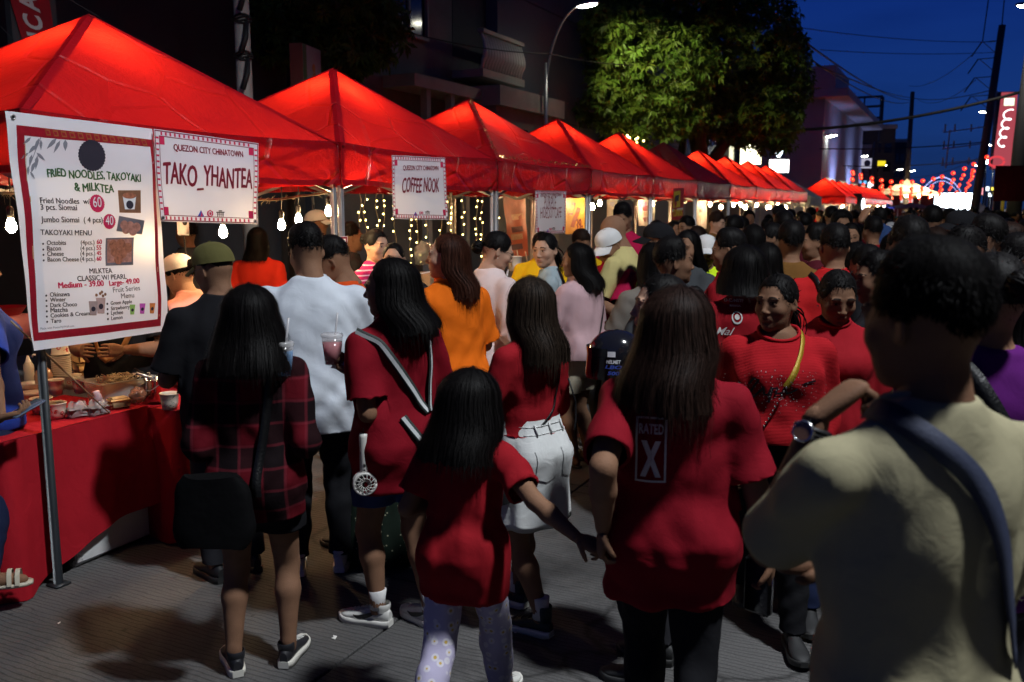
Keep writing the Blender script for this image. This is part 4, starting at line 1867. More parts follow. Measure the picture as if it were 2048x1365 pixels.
def street_lamp(label, x, y, h, ax, ay, power, aim=0.0, az=None,  group='street lamps along the road', big=1.0, col=(1, .95, .82), pole_r=.055, cone=150):
 """tapered pole at (x, y), curved arm to (ax, ay) at height h"""
 t = thing('street_lamp', label, 'street lamp', (x, y, 0), 0, group)
 d = np.array([ax - x, ay - y, 0.0])
 mb = MB()
 mb.tube([(0, 0, 0), (0, 0, h * .5), (0, 0, h - 1.2)], [pole_r * 1.3, pole_r, pole_r * .8], 12)
 mb.lathe([(.12, 0), (.12, .02), (.07, .05)], 12)
 mb.build('pole', M_steel, t)
 mb = MB()
 pts = [np.array([0, 0, h - 1.9]) + np.array([d[0] * (1 - math.cos(a)), d[1] * (1 - math.cos(a)), 1.9 * math.sin(a)]) for a in np.linspace(0, R(80), 10)]
 mb.tube(pts, np.linspace(pole_r * .7, pole_r * .45, 10), 8)
 mb.build('arm', M_steel, t)
 e_ = pts[-1]
 u = d / (np.linalg.norm(d) + 1e-9)
 ang = math.atan2(u[1], u[0])
 mb = MB()
 mb.lathe([(.0, .07), (.08, .065), (.13, .04), (.14, .0), (.12, -.01)], 16)
 V = np.concatenate(mb.V) * np.array([1.9, 1, 1]) * big
 hd = obj('lamp_head', new_mesh('lamp_head', V, mb.F), t, M_steel, e_ + u * .2, (0, R(-6), ang))
 mb = MB()
 mb.lathe([(.115, -.012), (.10, -.035), (.05, -.05), (.0, -.052)], 16)
 obj('lens', new_mesh('lens', np.concatenate(mb.V) * np.array([1.9, 1, 1]) * big, mb.F), hd, M_lampglow)
 if power:
  ld = bpy.data.lights.new('lamp_light', 'SPOT')
  ld.energy = power
  ld.color = col
  ld.spot_size = R(cone)
  ld.spot_blend = .35
  ld.shadow_soft_size = .28
  lo = bpy.data.objects.new('lamp_light', ld)
  COL.objects.link(lo)
  lo.parent = t
  lo.location = tuple(e_ + u * .2 + np.array([0, 0, -.10 * big]))
  lo.rotation_euler = (0, -R(aim), ang if az is None else R(az))
 return t

KEY_POWER = 3000
street_lamp('tall street lamp behind the photographer at the right kerb', 3.6, 2.3, 8.2, 2.16, 2.40, KEY_POWER, col=(.90, .95, 1.0))
p = at_d(1187, 8, 19.5)
street_lamp('street lamp with curved arm lit beside the big leafy tree', p[0] - 1.05, p[1] - .15, p[2] + .02, p[0] - .18, p[1] - .02, 1150, 70, 80, col=(.97, 1, .45), pole_r=.05, cone=52)
for px, py, dd, pw, lb in ((2042, 12, 27, 260, 'nearest lit street lamp at the right edge above the crowd'), (1962, 224, 58, 250, 'lit street lamp below the lattice pole, left of the pink sign'), (1977, 290, 84, 0, 'far lit street lamp in front of the foot of the pink sign'),
       (1958, 320, 108, 0, 'far street lamp left of the bright white floodlight'), (1947, 331, 125, 0, 'farthest right-hand street lamp under the floodlight')):
 p = at_d(px, py, dd)
 street_lamp(lb, p[0] + 1.6, p[1], p[2] + .02, p[0] + .15, p[1], pw, big=1.4, pole_r=.08)
for px, py, dd, lb in ((1669, 271, 52, 'lit street lamp in front of the violet building'), (1733, 312, 78, 'lit street lamp above the white shop sign'), (1771, 331, 98, 'lit street lamp beside the yellow sign'), (1803, 339, 115, 'far left-hand street lamp above the red lanterns'), (1828, 342, 135, 'farthest left-hand street lamp above the marquee')):
 p = at_d(px, py, dd)
 street_lamp(lb, p[0] - 1.5, p[1], p[2] + .02, p[0] - .15, p[1], 0, big=1.5, pole_r=.07)

# ------------------------------------------------------------------ tents
X0, Y0, TS, TD = -3.82, 2.733, 2.353, 1.86
EZ, VZ, PZ = 2.267, 1.992, 2.983

def tent(i, label, mats=None, lit=0.0, ysize=TS, xfront=X0, depth=TD, wr=1.0, y0=None, legs=True, ez=EZ, vz=VZ, pz=PZ, bulb_side=-1, group='red market tents in a row'):
 m_c, m_b = mats or (M_red, M_redband)
 ya = Y0 + TS * i if y0 is None else y0
 g = .012
 t = thing('market_tent', label, 'tent', (xfront - depth / 2, ya + ysize / 2, 0), 0, group)
 hx, hy = depth / 2, ysize / 2 - g
 r = np.random.default_rng(int(i * 10) + 5)
 C = [np.array([hx, -hy, ez]), np.array([hx, hy, ez]), np.array([-hx, hy, ez]), np.array([-hx, -hy, ez])]
 pk = np.array([0, 0, pz])
 n = 22 if i < 3 else 12
 ph = r.uniform(0, 6.28, 20)

 def wrinkle(P, k):
  f_ = 0
  for q in range(4):
   f_ = f_ + math.sin(P[0] * (3 + q * 2.3) * 1.3 + ph[q] + k) * math.sin(P[1] * (2.5 + q * 2.9) + ph[q + 5]) / (1 + q * .6)
  return f_ * .013 * wr
 for k in range(4):
  a, b = C[k], C[(k + 1) % 4]
  nrm = np.cross(b - a, pk - a)
  nrm /= np.linalg.norm(nrm)
  V, F, idx = [], [], {}
  for v in range(n + 1):
   tv = v / n
   m_ = max(1, n - v)
   for u in range(m_ + 1):
    tu = u / m_
    P = a * (1 - tu) * (1 - tv) + b * tu * (1 - tv) + pk * tv
    inn = min(tu, 1 - tu) * 2 * (1 - tv)
    P = P + nrm * (wrinkle(P, k) * min(1, inn * 3) - .05 * inn * (1 - tv) * min(1, tv * 4 + .3))
    sag = -.025 * math.sin(math.pi * tu) * (1 - tv) ** 6
    P[2] += sag
    idx[(v, u)] = len(V)
    V.append(P)
  for v in range(n):
   m_ = max(1, n - v)
   m2 = max(1, n - v - 1) if v < n - 1 else 0
   for u in range(m_):
    if v < n - 1:
     if u < m2:
      F.append((idx[(v, u)], idx[(v, u + 1)], idx[(v + 1, u)]))
      F.append((idx[(v, u + 1)], idx[(v + 1, u + 1)], idx[(v + 1, u)]))
     else:
      F.append((idx[(v, u)], idx[(v, u + 1)], idx[(v + 1, u)]))
    else:
     F.append((idx[(v, u)], idx[(v, u + 1)], idx[(v + 1, 0)]))
  obj('canopy', new_mesh('canopy', np.array(V), F), t, m_c)
  nv, mv = 40 if i < 4 else 20, 7
  G = np.zeros((nv + 1, mv, 3))
  out = np.array([a[1] - b[1], b[0] - a[0], 0]) * -1
  out = out / np.linalg.norm(out)
  for u in range(nv + 1):
   tu = u / nv
   sag = -.025 * math.sin(math.pi * tu)
   for v in range(mv):
    tv = v / (mv - 1)
    P = a * (1 - tu) + b * tu
    rp = (math.sin(tu * 17 + ph[k] + tv * 2) * .6 + math.sin(tu * 41 + ph[k + 4] - tv) * .35 + .5 * math.sin(tu * 9 + tv * 5 + ph[k + 8])) * .009 * wr * tv
    z = ez + (vz - ez) * tv + sag * (1 - .3 * tv) + .006 * math.sin(tu * 13 + ph[k + 9]) * tv
    G[u, v] = (P[0] + out[0] * (rp + .004), P[1] + out[1] * (rp + .004), z)
  mb = MB().grid(G)
  va = mb.build('valance', M_redval if m_c is M_red else m_c, t)
  mb = MB()
  G2 = G[:, -2:, :] + out * .004
  G2[:, 0, 2] = G[:, -1, 2] + .035
  mb.grid(G2)
  mb.build('hem', m_b, va)
  G3 = G[:, :2, :] - out * .007
  G3[:, 0, 2] = G[:, 0, 2] + .012
  G3[:, 1, 2] = G[:, 0, 2] - .045
  MB().grid(G3).build('seam', m_b, va)
  pts = [a + (pk - a) * s_ - np.array([0, 0, .012 + .02 * math.sin(math.pi * s_)]) for s_ in np.linspace(0, 1, 9)]
  d_ = np.cross(pk - a, [0, 0, 1.0])
  d_ /= np.linalg.norm(d_)
  mb = MB()
  mb.grid(np.array([[q - d_ * .035, q + d_ * .035] for q in pts]))
  mb.build('seam', m_b, t)
 if legs:
  for k in range(4):
   c = C[k] * np.array([1 - .03 / hx, 1 - .03 / hy, 1])
   mb = MB()
   mb.box((c[0], c[1], (ez - .02) / 2 + .004), (.034, .034, ez - .02), bev=.004)
   mb.box((c[0], c[1], .008), (.08, .08, .008))
   mb.build('leg', M_darksteel if (i == 0 and k == 0) else M_steel, t)
   nx = C[(k + 1) % 4] * np.array([1 - .03 / hx, 1 - .03 / hy, 1])
   mid = (c + nx) / 2
   mb = MB()
   for (p, q) in ((c + np.array([0, 0, -.32]), mid + np.array([0, 0, -.03])), (c + np.array([0, 0, -.03]), mid + np.array([0, 0, -.33])), (nx + np.array([0, 0, -.32]), mid + np.array([0, 0, -.03])), (nx + np.array([0, 0, -.03]), mid + np.array([0, 0, -.33]))):
    mb.bar(p, q, .012, .024)
   mb.build('truss', M_steel, t, False)
   mb = MB()
   mb.bar(c + np.array([0, 0, -.06]), pk - np.array([0, 0, .10]), .016, .024)
   mb.build('rafter', M_steel, t, False)
  mb = MB()
  mb.tube([(0, 0, pz - .32), (0, 0, pz - .05)], .016, 8)
  mb.build('centre_post', M_steel, t)
 return t

ORD = ['nearest red tent, over the takoyaki stall', 'second red tent, over the coffee stall with fairy lights', 'third red tent, with gold tinsel along its hip', 'fourth red tent, next after the one with tinsel', 'fifth red tent, glowing orange at the peak under the tree',
  'sixth red tent, unlit and darkest of the row', 'seventh red tent, just after the dark one', 'eighth red tent, over the brightly lit food counter', 'ninth red tent, near the white lightbox sign', 'tenth red tent, last of the near row']
for i in range(10):
 tent(i, ORD[i])
M_gold = mat('gold tinsel', (.75, .52, .18), .25, .9)
t_ = thing('tinsel', 'gold tinsel garland along the hip and eave of the third tent', 'tinsel', (X0, Y0 + TS * 2, EZ))
r_ = np.random.default_rng(3)
mb = MB()
a_ = np.array([0, 0.02, 0.0])
b_ = np.array([-TD / 2, TS / 2, PZ - EZ])
for (p, q, n_) in ((np.array([.015, .02, .02]), np.array([.015, TS - .02, .02]), 260), (b_, np.array([.0, .02, .02]), 200)):
 for k in range(n_):
  s_ = k / n_
  c = p + (q - p) * s_ + r_.normal(0, .008, 3) + np.array([0, 0, .012])
  d_ = r_.normal(0, 1, 3)
  d_ /= np.linalg.norm(d_)
  e_ = np.cross(d_, r_.normal(0, 1, 3))
  e_ /= np.linalg.norm(e_)
  mb.add([c - d_ * .018, c + e_ * .004, c + d_ * .018], [(0, 1, 2)])
mb.build('strands', M_gold, t_, False)

ORDW = 'first second third fourth fifth sixth seventh eighth ninth tenth eleventh twelfth thirteenth fourteenth fifteenth'.split()
FARG = 'red tents of the far row'
for k in range(11):
 i = 14 + k
 tent(i, '%s red tent of the far row before the stage' % ORDW[k] if k else 'first red tent of the far row, beside the black pillar sign', legs=True, group=FARG)
tent(10.25, 'low grey tent between the two rows of red tents', (M_grey_t, M_grey_t), ez=2.15, vz=1.9, pz=2.75, group='pale tents')

# ------------------------------------------------------------------ bulbs
def bulb_mats(v):
 return emat('bulb glow %d' % v, (1.0, .68, .33), v)

def bulb(label, p, strength=420, cord=.18, r=.026, group='bare filament bulbs hanging in the stalls'):
 t = thing('light_bulb', label, 'light bulb', p, 0, group)
 mb = MB()
 mb.lathe([(.0, -.055), (.016, -.050), (.027, -.034), (.030, -.018), (.026, .002), (.017, .022), (.013, .034)], 14)
 obj('glass', new_mesh('glass', np.concatenate(mb.V) * (r / .030), mb.F), t, bulb_mats(strength))
 mb = MB()
 mb.lathe([(.016, .030), (.017, .045), (.019, .075), (.012, .088), (.004, .092)], 12, cap=True)
 mb.build('socket', M_black, t)
 if cord:
  mb = MB()
  mb.tube([(0, 0, .09), (.006, .004, .09 + cord * .5), (0, .01, .09 + cord)], .0035, 6)
  mb.build('cord', M_cable, t)
 return t

for px, py, x, st, lb in ((22, 448, -4.40, 520, 'glowing bulb left of the menu banner'), (266, 478, -3.88, 170, 'bulb glowing through the menu banner from behind'), (446, 461, -4.02, 420, 'bulb hanging under the takoyaki name banner'),
       (563, 447, -4.25, 460, 'left bulb of the pair behind the man in white'), (597, 436, -4.25, 460, 'right bulb of the pair behind the man in white'), (657, 420, -4.1, 520, 'bulb beside the double tent post')):
 bulb(lb, at_x(px, py, x), st, cord=.16)
for i, st in ((0, 900), (1, 1100), (2, 850), (3, 800), (4, 1100), (5, 0), (6, 1000), (7, 1000), (8, 900), (9, 800)):
 if st:
  k_ = .62 if i < 6 else .85
  bulb('bulb under the peak of the %s' % ORD[i].split(',')[0], (X0 - TD / 2 + .05, Y0 + TS * (i + .5) - .10, PZ - .30), int(st * k_), cord=.03, r=.034, group='bulbs under the tent peaks')
for k in range(11):
 bulb('bulb glowing inside the %s red tent of the far row' % ORDW[k], (X0 - TD / 2, Y0 + TS * (14.5 + k), PZ - .42), 1500, cord=.05, r=.04, group='bulbs in the far tents')
for i, n_ in ((3, 2), (4, 2), (6, 4), (7, 6), (8, 5), (9, 3)):
 for k in range(n_):
  bulb('%s hot white bulb from the near end in the %s' % (ORDW[k], ORD[i].split(',')[0]), (X0 - .25 - .35 * (k % 3), Y0 + TS * (i + (k + .6) / n_), 1.86 + .05 * (k % 2)), 380 if i > 5 else 240, cord=.1, r=.03, group='bulbs in the %s' % ORD[i].split(',')[0])
for k in range(14):
 bulb('%s tiny warm bulb along the far stalls' % ORDW[k], (X0 - .1 - .2 * (k % 3), Y0 + TS * 14 + 1.8 * k, 1.86 + .04 * (k % 2)), 420, cord=.06, r=.04, group='bulbs in the far stalls')

for pts, lb in (([(430, 392), (520, 400), (600, 392), (668, 380)], 'frayed pale rope strung along the eave of the first tent'), ([(0, 386), (60, 378)], 'pale cord tied to the near post')):
 P = [at_x(a, b, -4.0) for a, b in pts]
 o_ = np.array(P[0])
 mb = MB()
 fine_ = []
 for a, b in zip(P[:-1], P[1:]):
  for s_ in np.linspace(0, 1, 8, endpoint=False):
   fine_.append(a + (b - a) * s_ - np.array([0, 0, .01 * math.sin(s_ * 3.14)]))
 fine_.append(P[-1])
 fine_ = np.array(fine_) - o_
 mb.tube(fine_, .008, 6)
 for k in range(60):
  q = fine_[r_.integers(0, len(fine_))]
  e_ = q + r_.normal(0, .02, 3)
  mb.tube([q, (q + e_) / 2 + r_.normal(0, .004, 3), e_], [.0015, .001, .0006], 4)
 tag(mb.build('rope', mat('rope', (.42, .33, .20), .9), None, True, o_), lb, 'rope')

# ------------------------------------------------------------------ fairy lights in the second stall
M_fairy = emat('fairy light', (1.0, .78, .22), 20)
M_wire = mat('pale wire', (.55, .48, .38), .6)
r_ = np.random.default_rng(11)
p0, p1 = at_x(700, 378, -5.45), at_x(985, 382, -5.45)
for k in range(15):
 s_ = (k + .3) / 15
 c = p0 + (p1 - p0) * s_
 L_ = r_.uniform(.30, .95)
 t = thing('fairy_light_strand', '%s strand of warm fairy lights from the double post in the coffee stall' % ORDW[k], 'fairy lights', (c[0] + r_.normal(0, .05), c[1], 1.985), 0, 'strands of fairy lights behind the coffee banner')
 mb, gb = MB(), MB()
 n_ = int(L_ / .068)
 pts = [np.array([.012 * math.sin(j * 1.3 + k), .015 * math.sin(j * .9 + k * 2), -j * .068]) for j in range(n_ + 1)]
 mb.tube(pts, .0035, 5)
 for j in range(1, n_ + 1):
  if j % 2 == k % 2 or r_.random() < .35:
   q = pts[j] + np.array([.0, r_.choice([-1, 1]) * r_.uniform(.015, .035), r_.uniform(-.015, .01)])
   mb.tube([pts[j], q], .0025, 4)
   gb.lathe([(0, -.010), (.006, -.006), (.0072, 0), (.005, .006), (0, .009)], 7, q)
 mb.build('wire', M_wire, t)
 gb.build('bulb', M_fairy, t)
# ------------------------------------------------------------------ banners: flat print laid on rippled vinyl (plane x = const, u = y, v = z)
M_vinyl = mat('banner vinyl', (.84, .82, .87), .32, var=.03, bump=.30, bs=7, spec=.45)
M_ink = mat('ink near black', (.03, .025, .04), .5)
M_inkred = mat('ink crimson', (.42, .015, .04), .5)
M_inkpink = mat('ink pink red', (.62, .02, .09), .5)
M_inkgreen = mat('ink green', (.03, .10, .03), .5, var=.5, vs_=60)
M_inkwhite = mat('ink white', (.78, .76, .78), .5)
M_inkgrey = mat('ink grey', (.22, .22, .26), .6)
M_inkmaroon = mat('ink maroon', (.22, .012, .03), .5)
M_inkblue = mat('ink blue', (.05, .09, .45), .5)

def vinyl_translucent():
 m = _M['banner vinyl']
 nt = m.node_tree
 b = nt.nodes['Principled BSDF']
 tl = nt.nodes.new('ShaderNodeBsdfTranslucent')
 tl.inputs[0].default_value = (.78, .74, .74, 1)
 ms = nt.nodes.new('ShaderNodeMixShader')
 ms.inputs[0].default_value = .15
 nt.links.new(b.outputs[0], ms.inputs[1])
 nt.links.new(tl.outputs[0], ms.inputs[2])
 nt.links.new(ms.outputs[0], nt.nodes['Material Output'].inputs[0])

vinyl_translucent()

class Banner:
 def __init__(s, name, label, cat, corners, x, m=None, amp=.006, seed=1, n=(26, 30), group=None, back=True):
  """corners: photograph pixels TL TR BR BL on the plane x"""
  s.x, s.amp = x, amp
  s.P = [at_x(px, py, x) for px, py in corners]
  r = np.random.default_rng(seed)
  s.ph = r.uniform(0, 6.28, 8)
  c = sum(s.P) / 4
  s.o = c
  TL, TR, BR, BL = s.P
  G = np.zeros((n[1] + 1, n[0] + 1, 3))
  for i in range(n[1] + 1):
   for j in range(n[0] + 1):
    u, v = j / n[0], i / n[1]
    p = TL * (1 - u) * (1 - v) + TR * u * (1 - v) + BR * u * v + BL * (1 - u) * v
    G[i, j] = s.surf(p[1], p[2], 0)
  mb = MB()
  mb.grid(G)
  s.root = mb.build(name, m or M_vinyl, None, True, c)
  tag(s.root, label, cat, group)
  s.parts = {}

 def surf(s, y, z, lift):
  a = s.ph
  w = math.sin(y * 9 + z * 5 + a[0]) * .8 + math.sin(y * 4 - z * 11 + a[1]) * .7 + .6 * math.sin(z * 17 + y * 3 + a[2]) + .4 * math.sin(y * 21 + a[3])
  return np.array([s.x + w * s.amp + lift, y, z]) - s.o

 def mbof(s, part, m):
  return s.parts.setdefault((part, m.name), (MB(), m))[0]

 def shape(s, part, m, V2, F, lift=.0015, off=(0, 0)):
  """V2 in world (y, z)"""
  mb = s.mbof(part, m)
  mb.add([s.surf(a, b, lift) for a, b in V2], F)

 def line(s, t, p0, p1, m, weight=.01, hs=1.0, shear=0.0, jit=0.0, part='lettering', lift=.0018):
  a, b = at_x(p0[0], p0[1], s.x), at_x(p1[0], p1[1], s.x)
  V, F = text2d(t, 0.0, shear, 'LEFT')
  if weight > .004:
   w_ = weight * 1.5
   V, F = np.concatenate([V - (w_, 0), V + (w_, 0), V + (0, w_ * .7)]), F + [tuple(i + len(V) for i in f) for f in F] + [tuple(i + 2 * len(V) for i in f) for f in F]
  lifts = None
  x0, x1 = V[:, 0].min(), V[:, 0].max()
  k = (b[1] - a[1]) / (x1 - x0)
  sl = (b[2] - a[2]) / (b[1] - a[1])
  W = [(a[1] + (v[0] - x0) * k, a[2] + (v[0] - x0) * k * sl + v[1] * k * hs + (jit * k * math.sin(v[0] * 2.1 + len(t)) if jit else 0)) for v in V]
  n3 = len(W) // 3 if weight > .004 else len(W)
  s.mbof(part, m).add([s.surf(a, b, lift + .0002 * (i // n3)) for i, (a, b) in enumerate(W)], F)

 def poly(s, pts, m, part='print', lift=.0012, sub=1):
  W = [at_x(px, py, s.x)[1:] for px, py in pts]
  if len(W) == 4 and sub > 1:
   V, F = [], []
   for i in range(sub + 1):
    for j in range(sub + 1):
     u, v = j / sub, i / sub
     V.append(W[0] * (1 - u) * (1 - v) + W[1] * u * (1 - v) + W[2] * u * v + W[3] * (1 - u) * v)
   for i in range(sub):
    for j in range(sub):
     F.append((i * (sub + 1) + j, i * (sub + 1) + j + 1, (i + 1) * (sub + 1) + j + 1, (i + 1) * (sub + 1) + j))
   s.shape(part, m, V, F, lift)
  else:
   s.shape(part, m, W, [tuple(range(len(W)))], lift)

 def frame(s, outer, inner, m, part='border', lift=.0012, n=14):
  for k in range(4):
   a, b, c, d = outer[k], outer[(k + 1) % 4], inner[(k + 1) % 4], inner[k]
   for q in range(n):
    t0, t1 = q / n, (q + 1) / n
    L = lambda p, r_, t: (p[0] + (r_[0] - p[0]) * t, p[1] + (r_[1] - p[1]) * t)
    s.poly([L(a, b, t0), L(a, b, t1), L(d, c, t1), L(d, c, t0)], m, part, lift)

 def disc(s, c, r, m, part='seal', teeth=0, lift=.0014, ry=None):
  a, b = at_x(c[0], c[1], s.x), at_x(c[0] + r, c[1], s.x)
  rad = abs(b[1] - a[1])
  rz = rad if ry is None else abs(at_x(c[0], c[1] + ry, s.x)[2] - a[2])
  n = teeth * 2 if teeth else 24
  V = [(a[1] + rad * (1 + (.05 if teeth and k % 2 else 0)) * math.cos(2 * math.pi * k / n), a[2] + rz * (1 + (.05 if teeth and k % 2 else 0)) * math.sin(2 * math.pi * k / n)) for k in range(n)]
  s.shape(part, m, V, [tuple(range(n))], lift)

 def done(s):
  for (part, _), (mb, m) in s.parts.items():
   o_ = mb.build(part, m, s.root, False)
   if part in ('photo', 'logo', 'print', 'ornament', 'fret', 'bullet', 'food_print', 'leaf_print', 'cup_print', 'corner', 'writing', 'gold_line'):
    tag(o_, kind='stuff')
  return s.root

 def eyelets(s, pts, rpx=5):
  for px, py in pts:
   p = at_x(px, py, s.x)
   q = s.surf(p[1], p[2], .002)
   mb = MB()
   mb.lathe([(.007, 0), (.009, .002), (.012, .002), (.013, 0)], 14, (0, 0, 0))
   e_ = mb.build('eyelet', M_steel, s.root, True, q, (0, R(90), 0))
   mb = MB()
   mb.lathe([(.0, .0006), (.007, .0006)], 12)
   mb.build('eyelet_hole', M_black, e_)

Z1 = lambda x, y: (x / 2.626, 180 + y / 2.626)
# --- the menu banner
B = Banner('menu_banner', 'large white menu banner reading fried noodles, takoyaki and milktea', 'banner', [(8, 222), (308, 258), (338, 662), (68, 702)], -3.775, amp=.006, seed=4)
M_bord = mat('menu border red', (.30, .008, .02), .4, var=.35, vs_=40)
B.frame([Z1(80, 185), Z1(803, 262), Z1(850, 1240), Z1(180, 1320)], [Z1(125, 240), Z1(790, 300), Z1(830, 1205), Z1(205, 1275)], M_bord)
M_roof = mat('menu border ornament', (.35, .10, .03), .5)
for k in range(13):
 x = 235 + k * 42
 y = 207 + k * 4.4
 B.poly([Z1(x, y), Z1(x + 26, y + 2), Z1(x + 36, y + 34), Z1(x + 10, y + 33)], M_roof, 'ornament', .0022)
 B.poly([Z1(x + 6, y + 8), Z1(x + 22, y + 10), Z1(x + 27, y + 26), Z1(x + 12, y + 25)], M_bord, 'ornament', .0030)
M_goldink = mat('gold line ink', (.6, .38, .2), .4)
B.poly([Z1(150, 560), Z1(154, 560), Z1(172, 890), Z1(168, 890)], M_goldink, 'gold_line', .0024)
B.poly([Z1(128, 280), Z1(131, 280), Z1(142, 480), Z1(139, 480)], M_goldink, 'gold_line', .0024)
B.poly([Z1(826, 930), Z1(829, 930), Z1(838, 1190), Z1(835, 1190)], M_goldink, 'gold_line', .0024)
B.disc(Z1(484, 345), 66 / 2.626, M_inkgreen if 0 else M_ink, teeth=30)
def leaf(x, y, L_, w, ang):
 ca, sa = math.cos(ang), math.sin(ang)
 P = [(0, 0), (.3, .5), (.6, .42), (1, 0), (.6, -.42), (.3, -.5)]
 B.poly([Z1(x + (a * L_ * ca - b * w * sa), y + (a * L_ * sa + b * w * ca)) for a, b in P], M_inkgrey, 'leaf_print', .0016)
for x, y, L_, w, an in ((160, 250, 55, 16, 2.4), (205, 255, 70, 20, 1.9), (190, 290, 60, 20, 2.3), (215, 262, 55, 16, 1.5), (300, 255, 75, 22, 2.3), (320, 265, 75, 18, 2.0), (345, 262, 60, 22, 1.5), (195, 330, 65, 16, .7), (170, 340, 60, 18, 1.8), (200, 345, 75, 20, 1.7), (150, 400, 50, 14, 1.6), (160, 430, 45, 12, 1.0), (150, 330, 50, 14, 2.4), (185, 380, 60, 20, 1.9)):
 leaf(x, y, L_, w, an)
B.poly([Z1(212, 250), Z1(216, 250), Z1(156, 410), Z1(153, 408)], M_inkgrey, 'leaf_print', .0015)
L1 = lambda t, a, b, m=M_ink, w=.012, hs=1.0, **k: B.line(t, Z1(*a), Z1(*b), m, w, hs, **k)
L1('FRIED NOODLES, TAKOYAKI', (255, 455), (733, 482), M_inkgreen, .028, 1.35, jit=.10)
L1('& MILKTEA', (395, 530), (600, 540), M_inkgreen, .028, 1.25, jit=.10)
L1('Fried Noodles  w/', (204, 595), (470, 600))
L1('3 pcs. Siomai', (204, 630), (402, 633))
L1('Jumbo Siomai  ( 4 pcs)', (205, 695), (537, 697))
L1('TAKOYAKI MENU', (204, 762), (481, 765))
for t, x0, y, x1, c, cx0, cx1, pr, px0, px1 in (('Octobits', 240, 815, 347, '(4pcs.)', 425, 498, '60', 510, 540), ('Bacon', 242, 845, 320, '(4 pcs.)', 425, 502, '55', 510, 538), ('Cheese', 244, 873, 336, '(4 pcs.)', 425, 504, '45', 512, 539), ('Bacon Cheese', 246, 902, 417, '(4 pcs.)', 424, 505, '60', 512, 540)):
 L1(t, (x0, y), (x1, y - 1))
 L1(c, (cx0, y - 2), (cx1, y - 3), w=.006)
 L1(pr, (px0, y - 4), (px1, y - 5), M_inkpink, .03)
 B.disc(Z1(220 + (y - 815) * .06, y - 6), 5 / 2.626, M_ink, 'bullet')
L1('MILKTEA', (471, 965), (597, 963))
L1('CLASSIC W/ PEARL', (405, 1005), (671, 993))
L1('Medium - 39.00', (303, 1043), (545, 1030), M_inkpink, .03)
L1('Large- 49.00', (574, 1030), (733, 1015), M_inkpink, .03)
for t, a, b in (('Okinawa', (259, 1087), (364, 1083)), ('Winter', (261, 1114), (344, 1110)), ('Dark Choco', (263, 1142), (401, 1136)), ('Matcha', (265, 1170), (355, 1165)), ('Cookies & Cream', (266, 1197), (465, 1183)), ('Taro', (268, 1225), (322, 1222)),
    ('Green Apple', (576, 1130), (691, 1120)), ('Strawberry', (577, 1158), (680, 1148)), ('Lychee', (578, 1182), (645, 1177)), ('Lemon', (580, 1210), (643, 1203))):
 L1(t, a, b)
 B.disc(Z1(a[0] - 19, a[1] - 6), 5 / 2.626, M_ink, 'bullet')
L1('Fruit Series', (593, 1065), (733, 1052), w=.004)
L1('Menu', (635, 1096), (702, 1090), w=.004)
L1('Made with PosterMyWall.com', (214, 1260), (388, 1245), M_inkgrey, 0)
for c, r_, t, a, b in (((508, 597), 38, '60', (486, 616), (531, 616)), ((573, 692), 32, '40', (553, 710), (594, 710))):
 B.disc(Z1(*c), r_ / 2.626, M_inkpink, teeth=22)
 B.line(t, Z1(*a), Z1(*b), M_inkwhite, 0.0, 1.35, part='price', lift=.0034)
M_ph1 = mat('photo wood', (.24, .11, .06), .4, var=.5, vs_=30)
M_ph2 = mat('photo dumpling', (.45, .20, .15), .4, var=.8, vs_=45)
M_ph3 = mat('photo takoyaki', (.38, .14, .08), .4, var=.9, vs_=70)
M_phgrey = mat('photo grey', (.16, .14, .16), .4, var=.4)
B.poly([Z1(618, 528), Z1(732, 528), Z1(733, 647), Z1(625, 645)], M_ph1, 'photo', .0016, 4)
B.poly([Z1(641, 560), Z1(708, 560), Z1(700, 628), Z1(652, 628)], M_inkwhite, 'photo', .0024)
B.disc(Z1(674, 556), 34 / 2.626, M_ph3, 'photo', lift=.003, ry=16 / 2.626)
B.disc(Z1(676, 604), 18 / 2.626, M_ink, 'photo', lift=.003)
B.poly([Z1(623, 662), Z1(752, 687), Z1(742, 760), Z1(613, 742)], M_phgrey, 'photo', .0016, 4)
for x, y in ((650, 710), (680, 715), (712, 722), (660, 733), (695, 742)):
 B.disc(Z1(x, y), 20 / 2.626, M_ph2, 'photo', lift=.0022 + x * 1e-6)
B.poly([Z1(559, 779), Z1(703, 775), Z1(705, 920), Z1(562, 925)], M_phgrey, 'photo', .0016, 4)
B.poly([Z1(568, 787), Z1(695, 783), Z1(697, 905), Z1(572, 910)], M_ph2, 'photo', .0020, 3)
for x, y in ((600, 815), (640, 810), (675, 830), (610, 850), (650, 860), (630, 890)):
 B.disc(Z1(x, y), 22 / 2.626, M_ph3, 'photo', lift=.0026 + y * 1e-6)
def cup_print(x, y, w, h, c, nm):
 B.poly([Z1(x - w / 2, y), Z1(x + w / 2, y), Z1(x + w * .36, y + h), Z1(x - w * .36, y + h)], mat(nm, c, .4, var=.25, vs_=50), 'cup_print', .0018)
 B.disc(Z1(x, y + h * .55), w * .24, M_ink, 'cup_print', lift=.0028) if 0 else B.disc(Z1(x, y + h * .55), w * .24 / 2.626, M_ink, 'cup_print', lift=.0028)
cup_print(482, 1110, 46, 74, (.40, .28, .26), 'cup print brown')
cup_print(522, 1092, 52, 82, (.50, .33, .30), 'cup print tan')
cup_print(693, 1128, 28, 52, (.30, .50, .12), 'cup print green')
cup_print(744, 1122, 30, 54, (.60, .10, .45), 'cup print magenta')
cup_print(796, 1120, 30, 54, (.65, .20, .05), 'cup print orange')
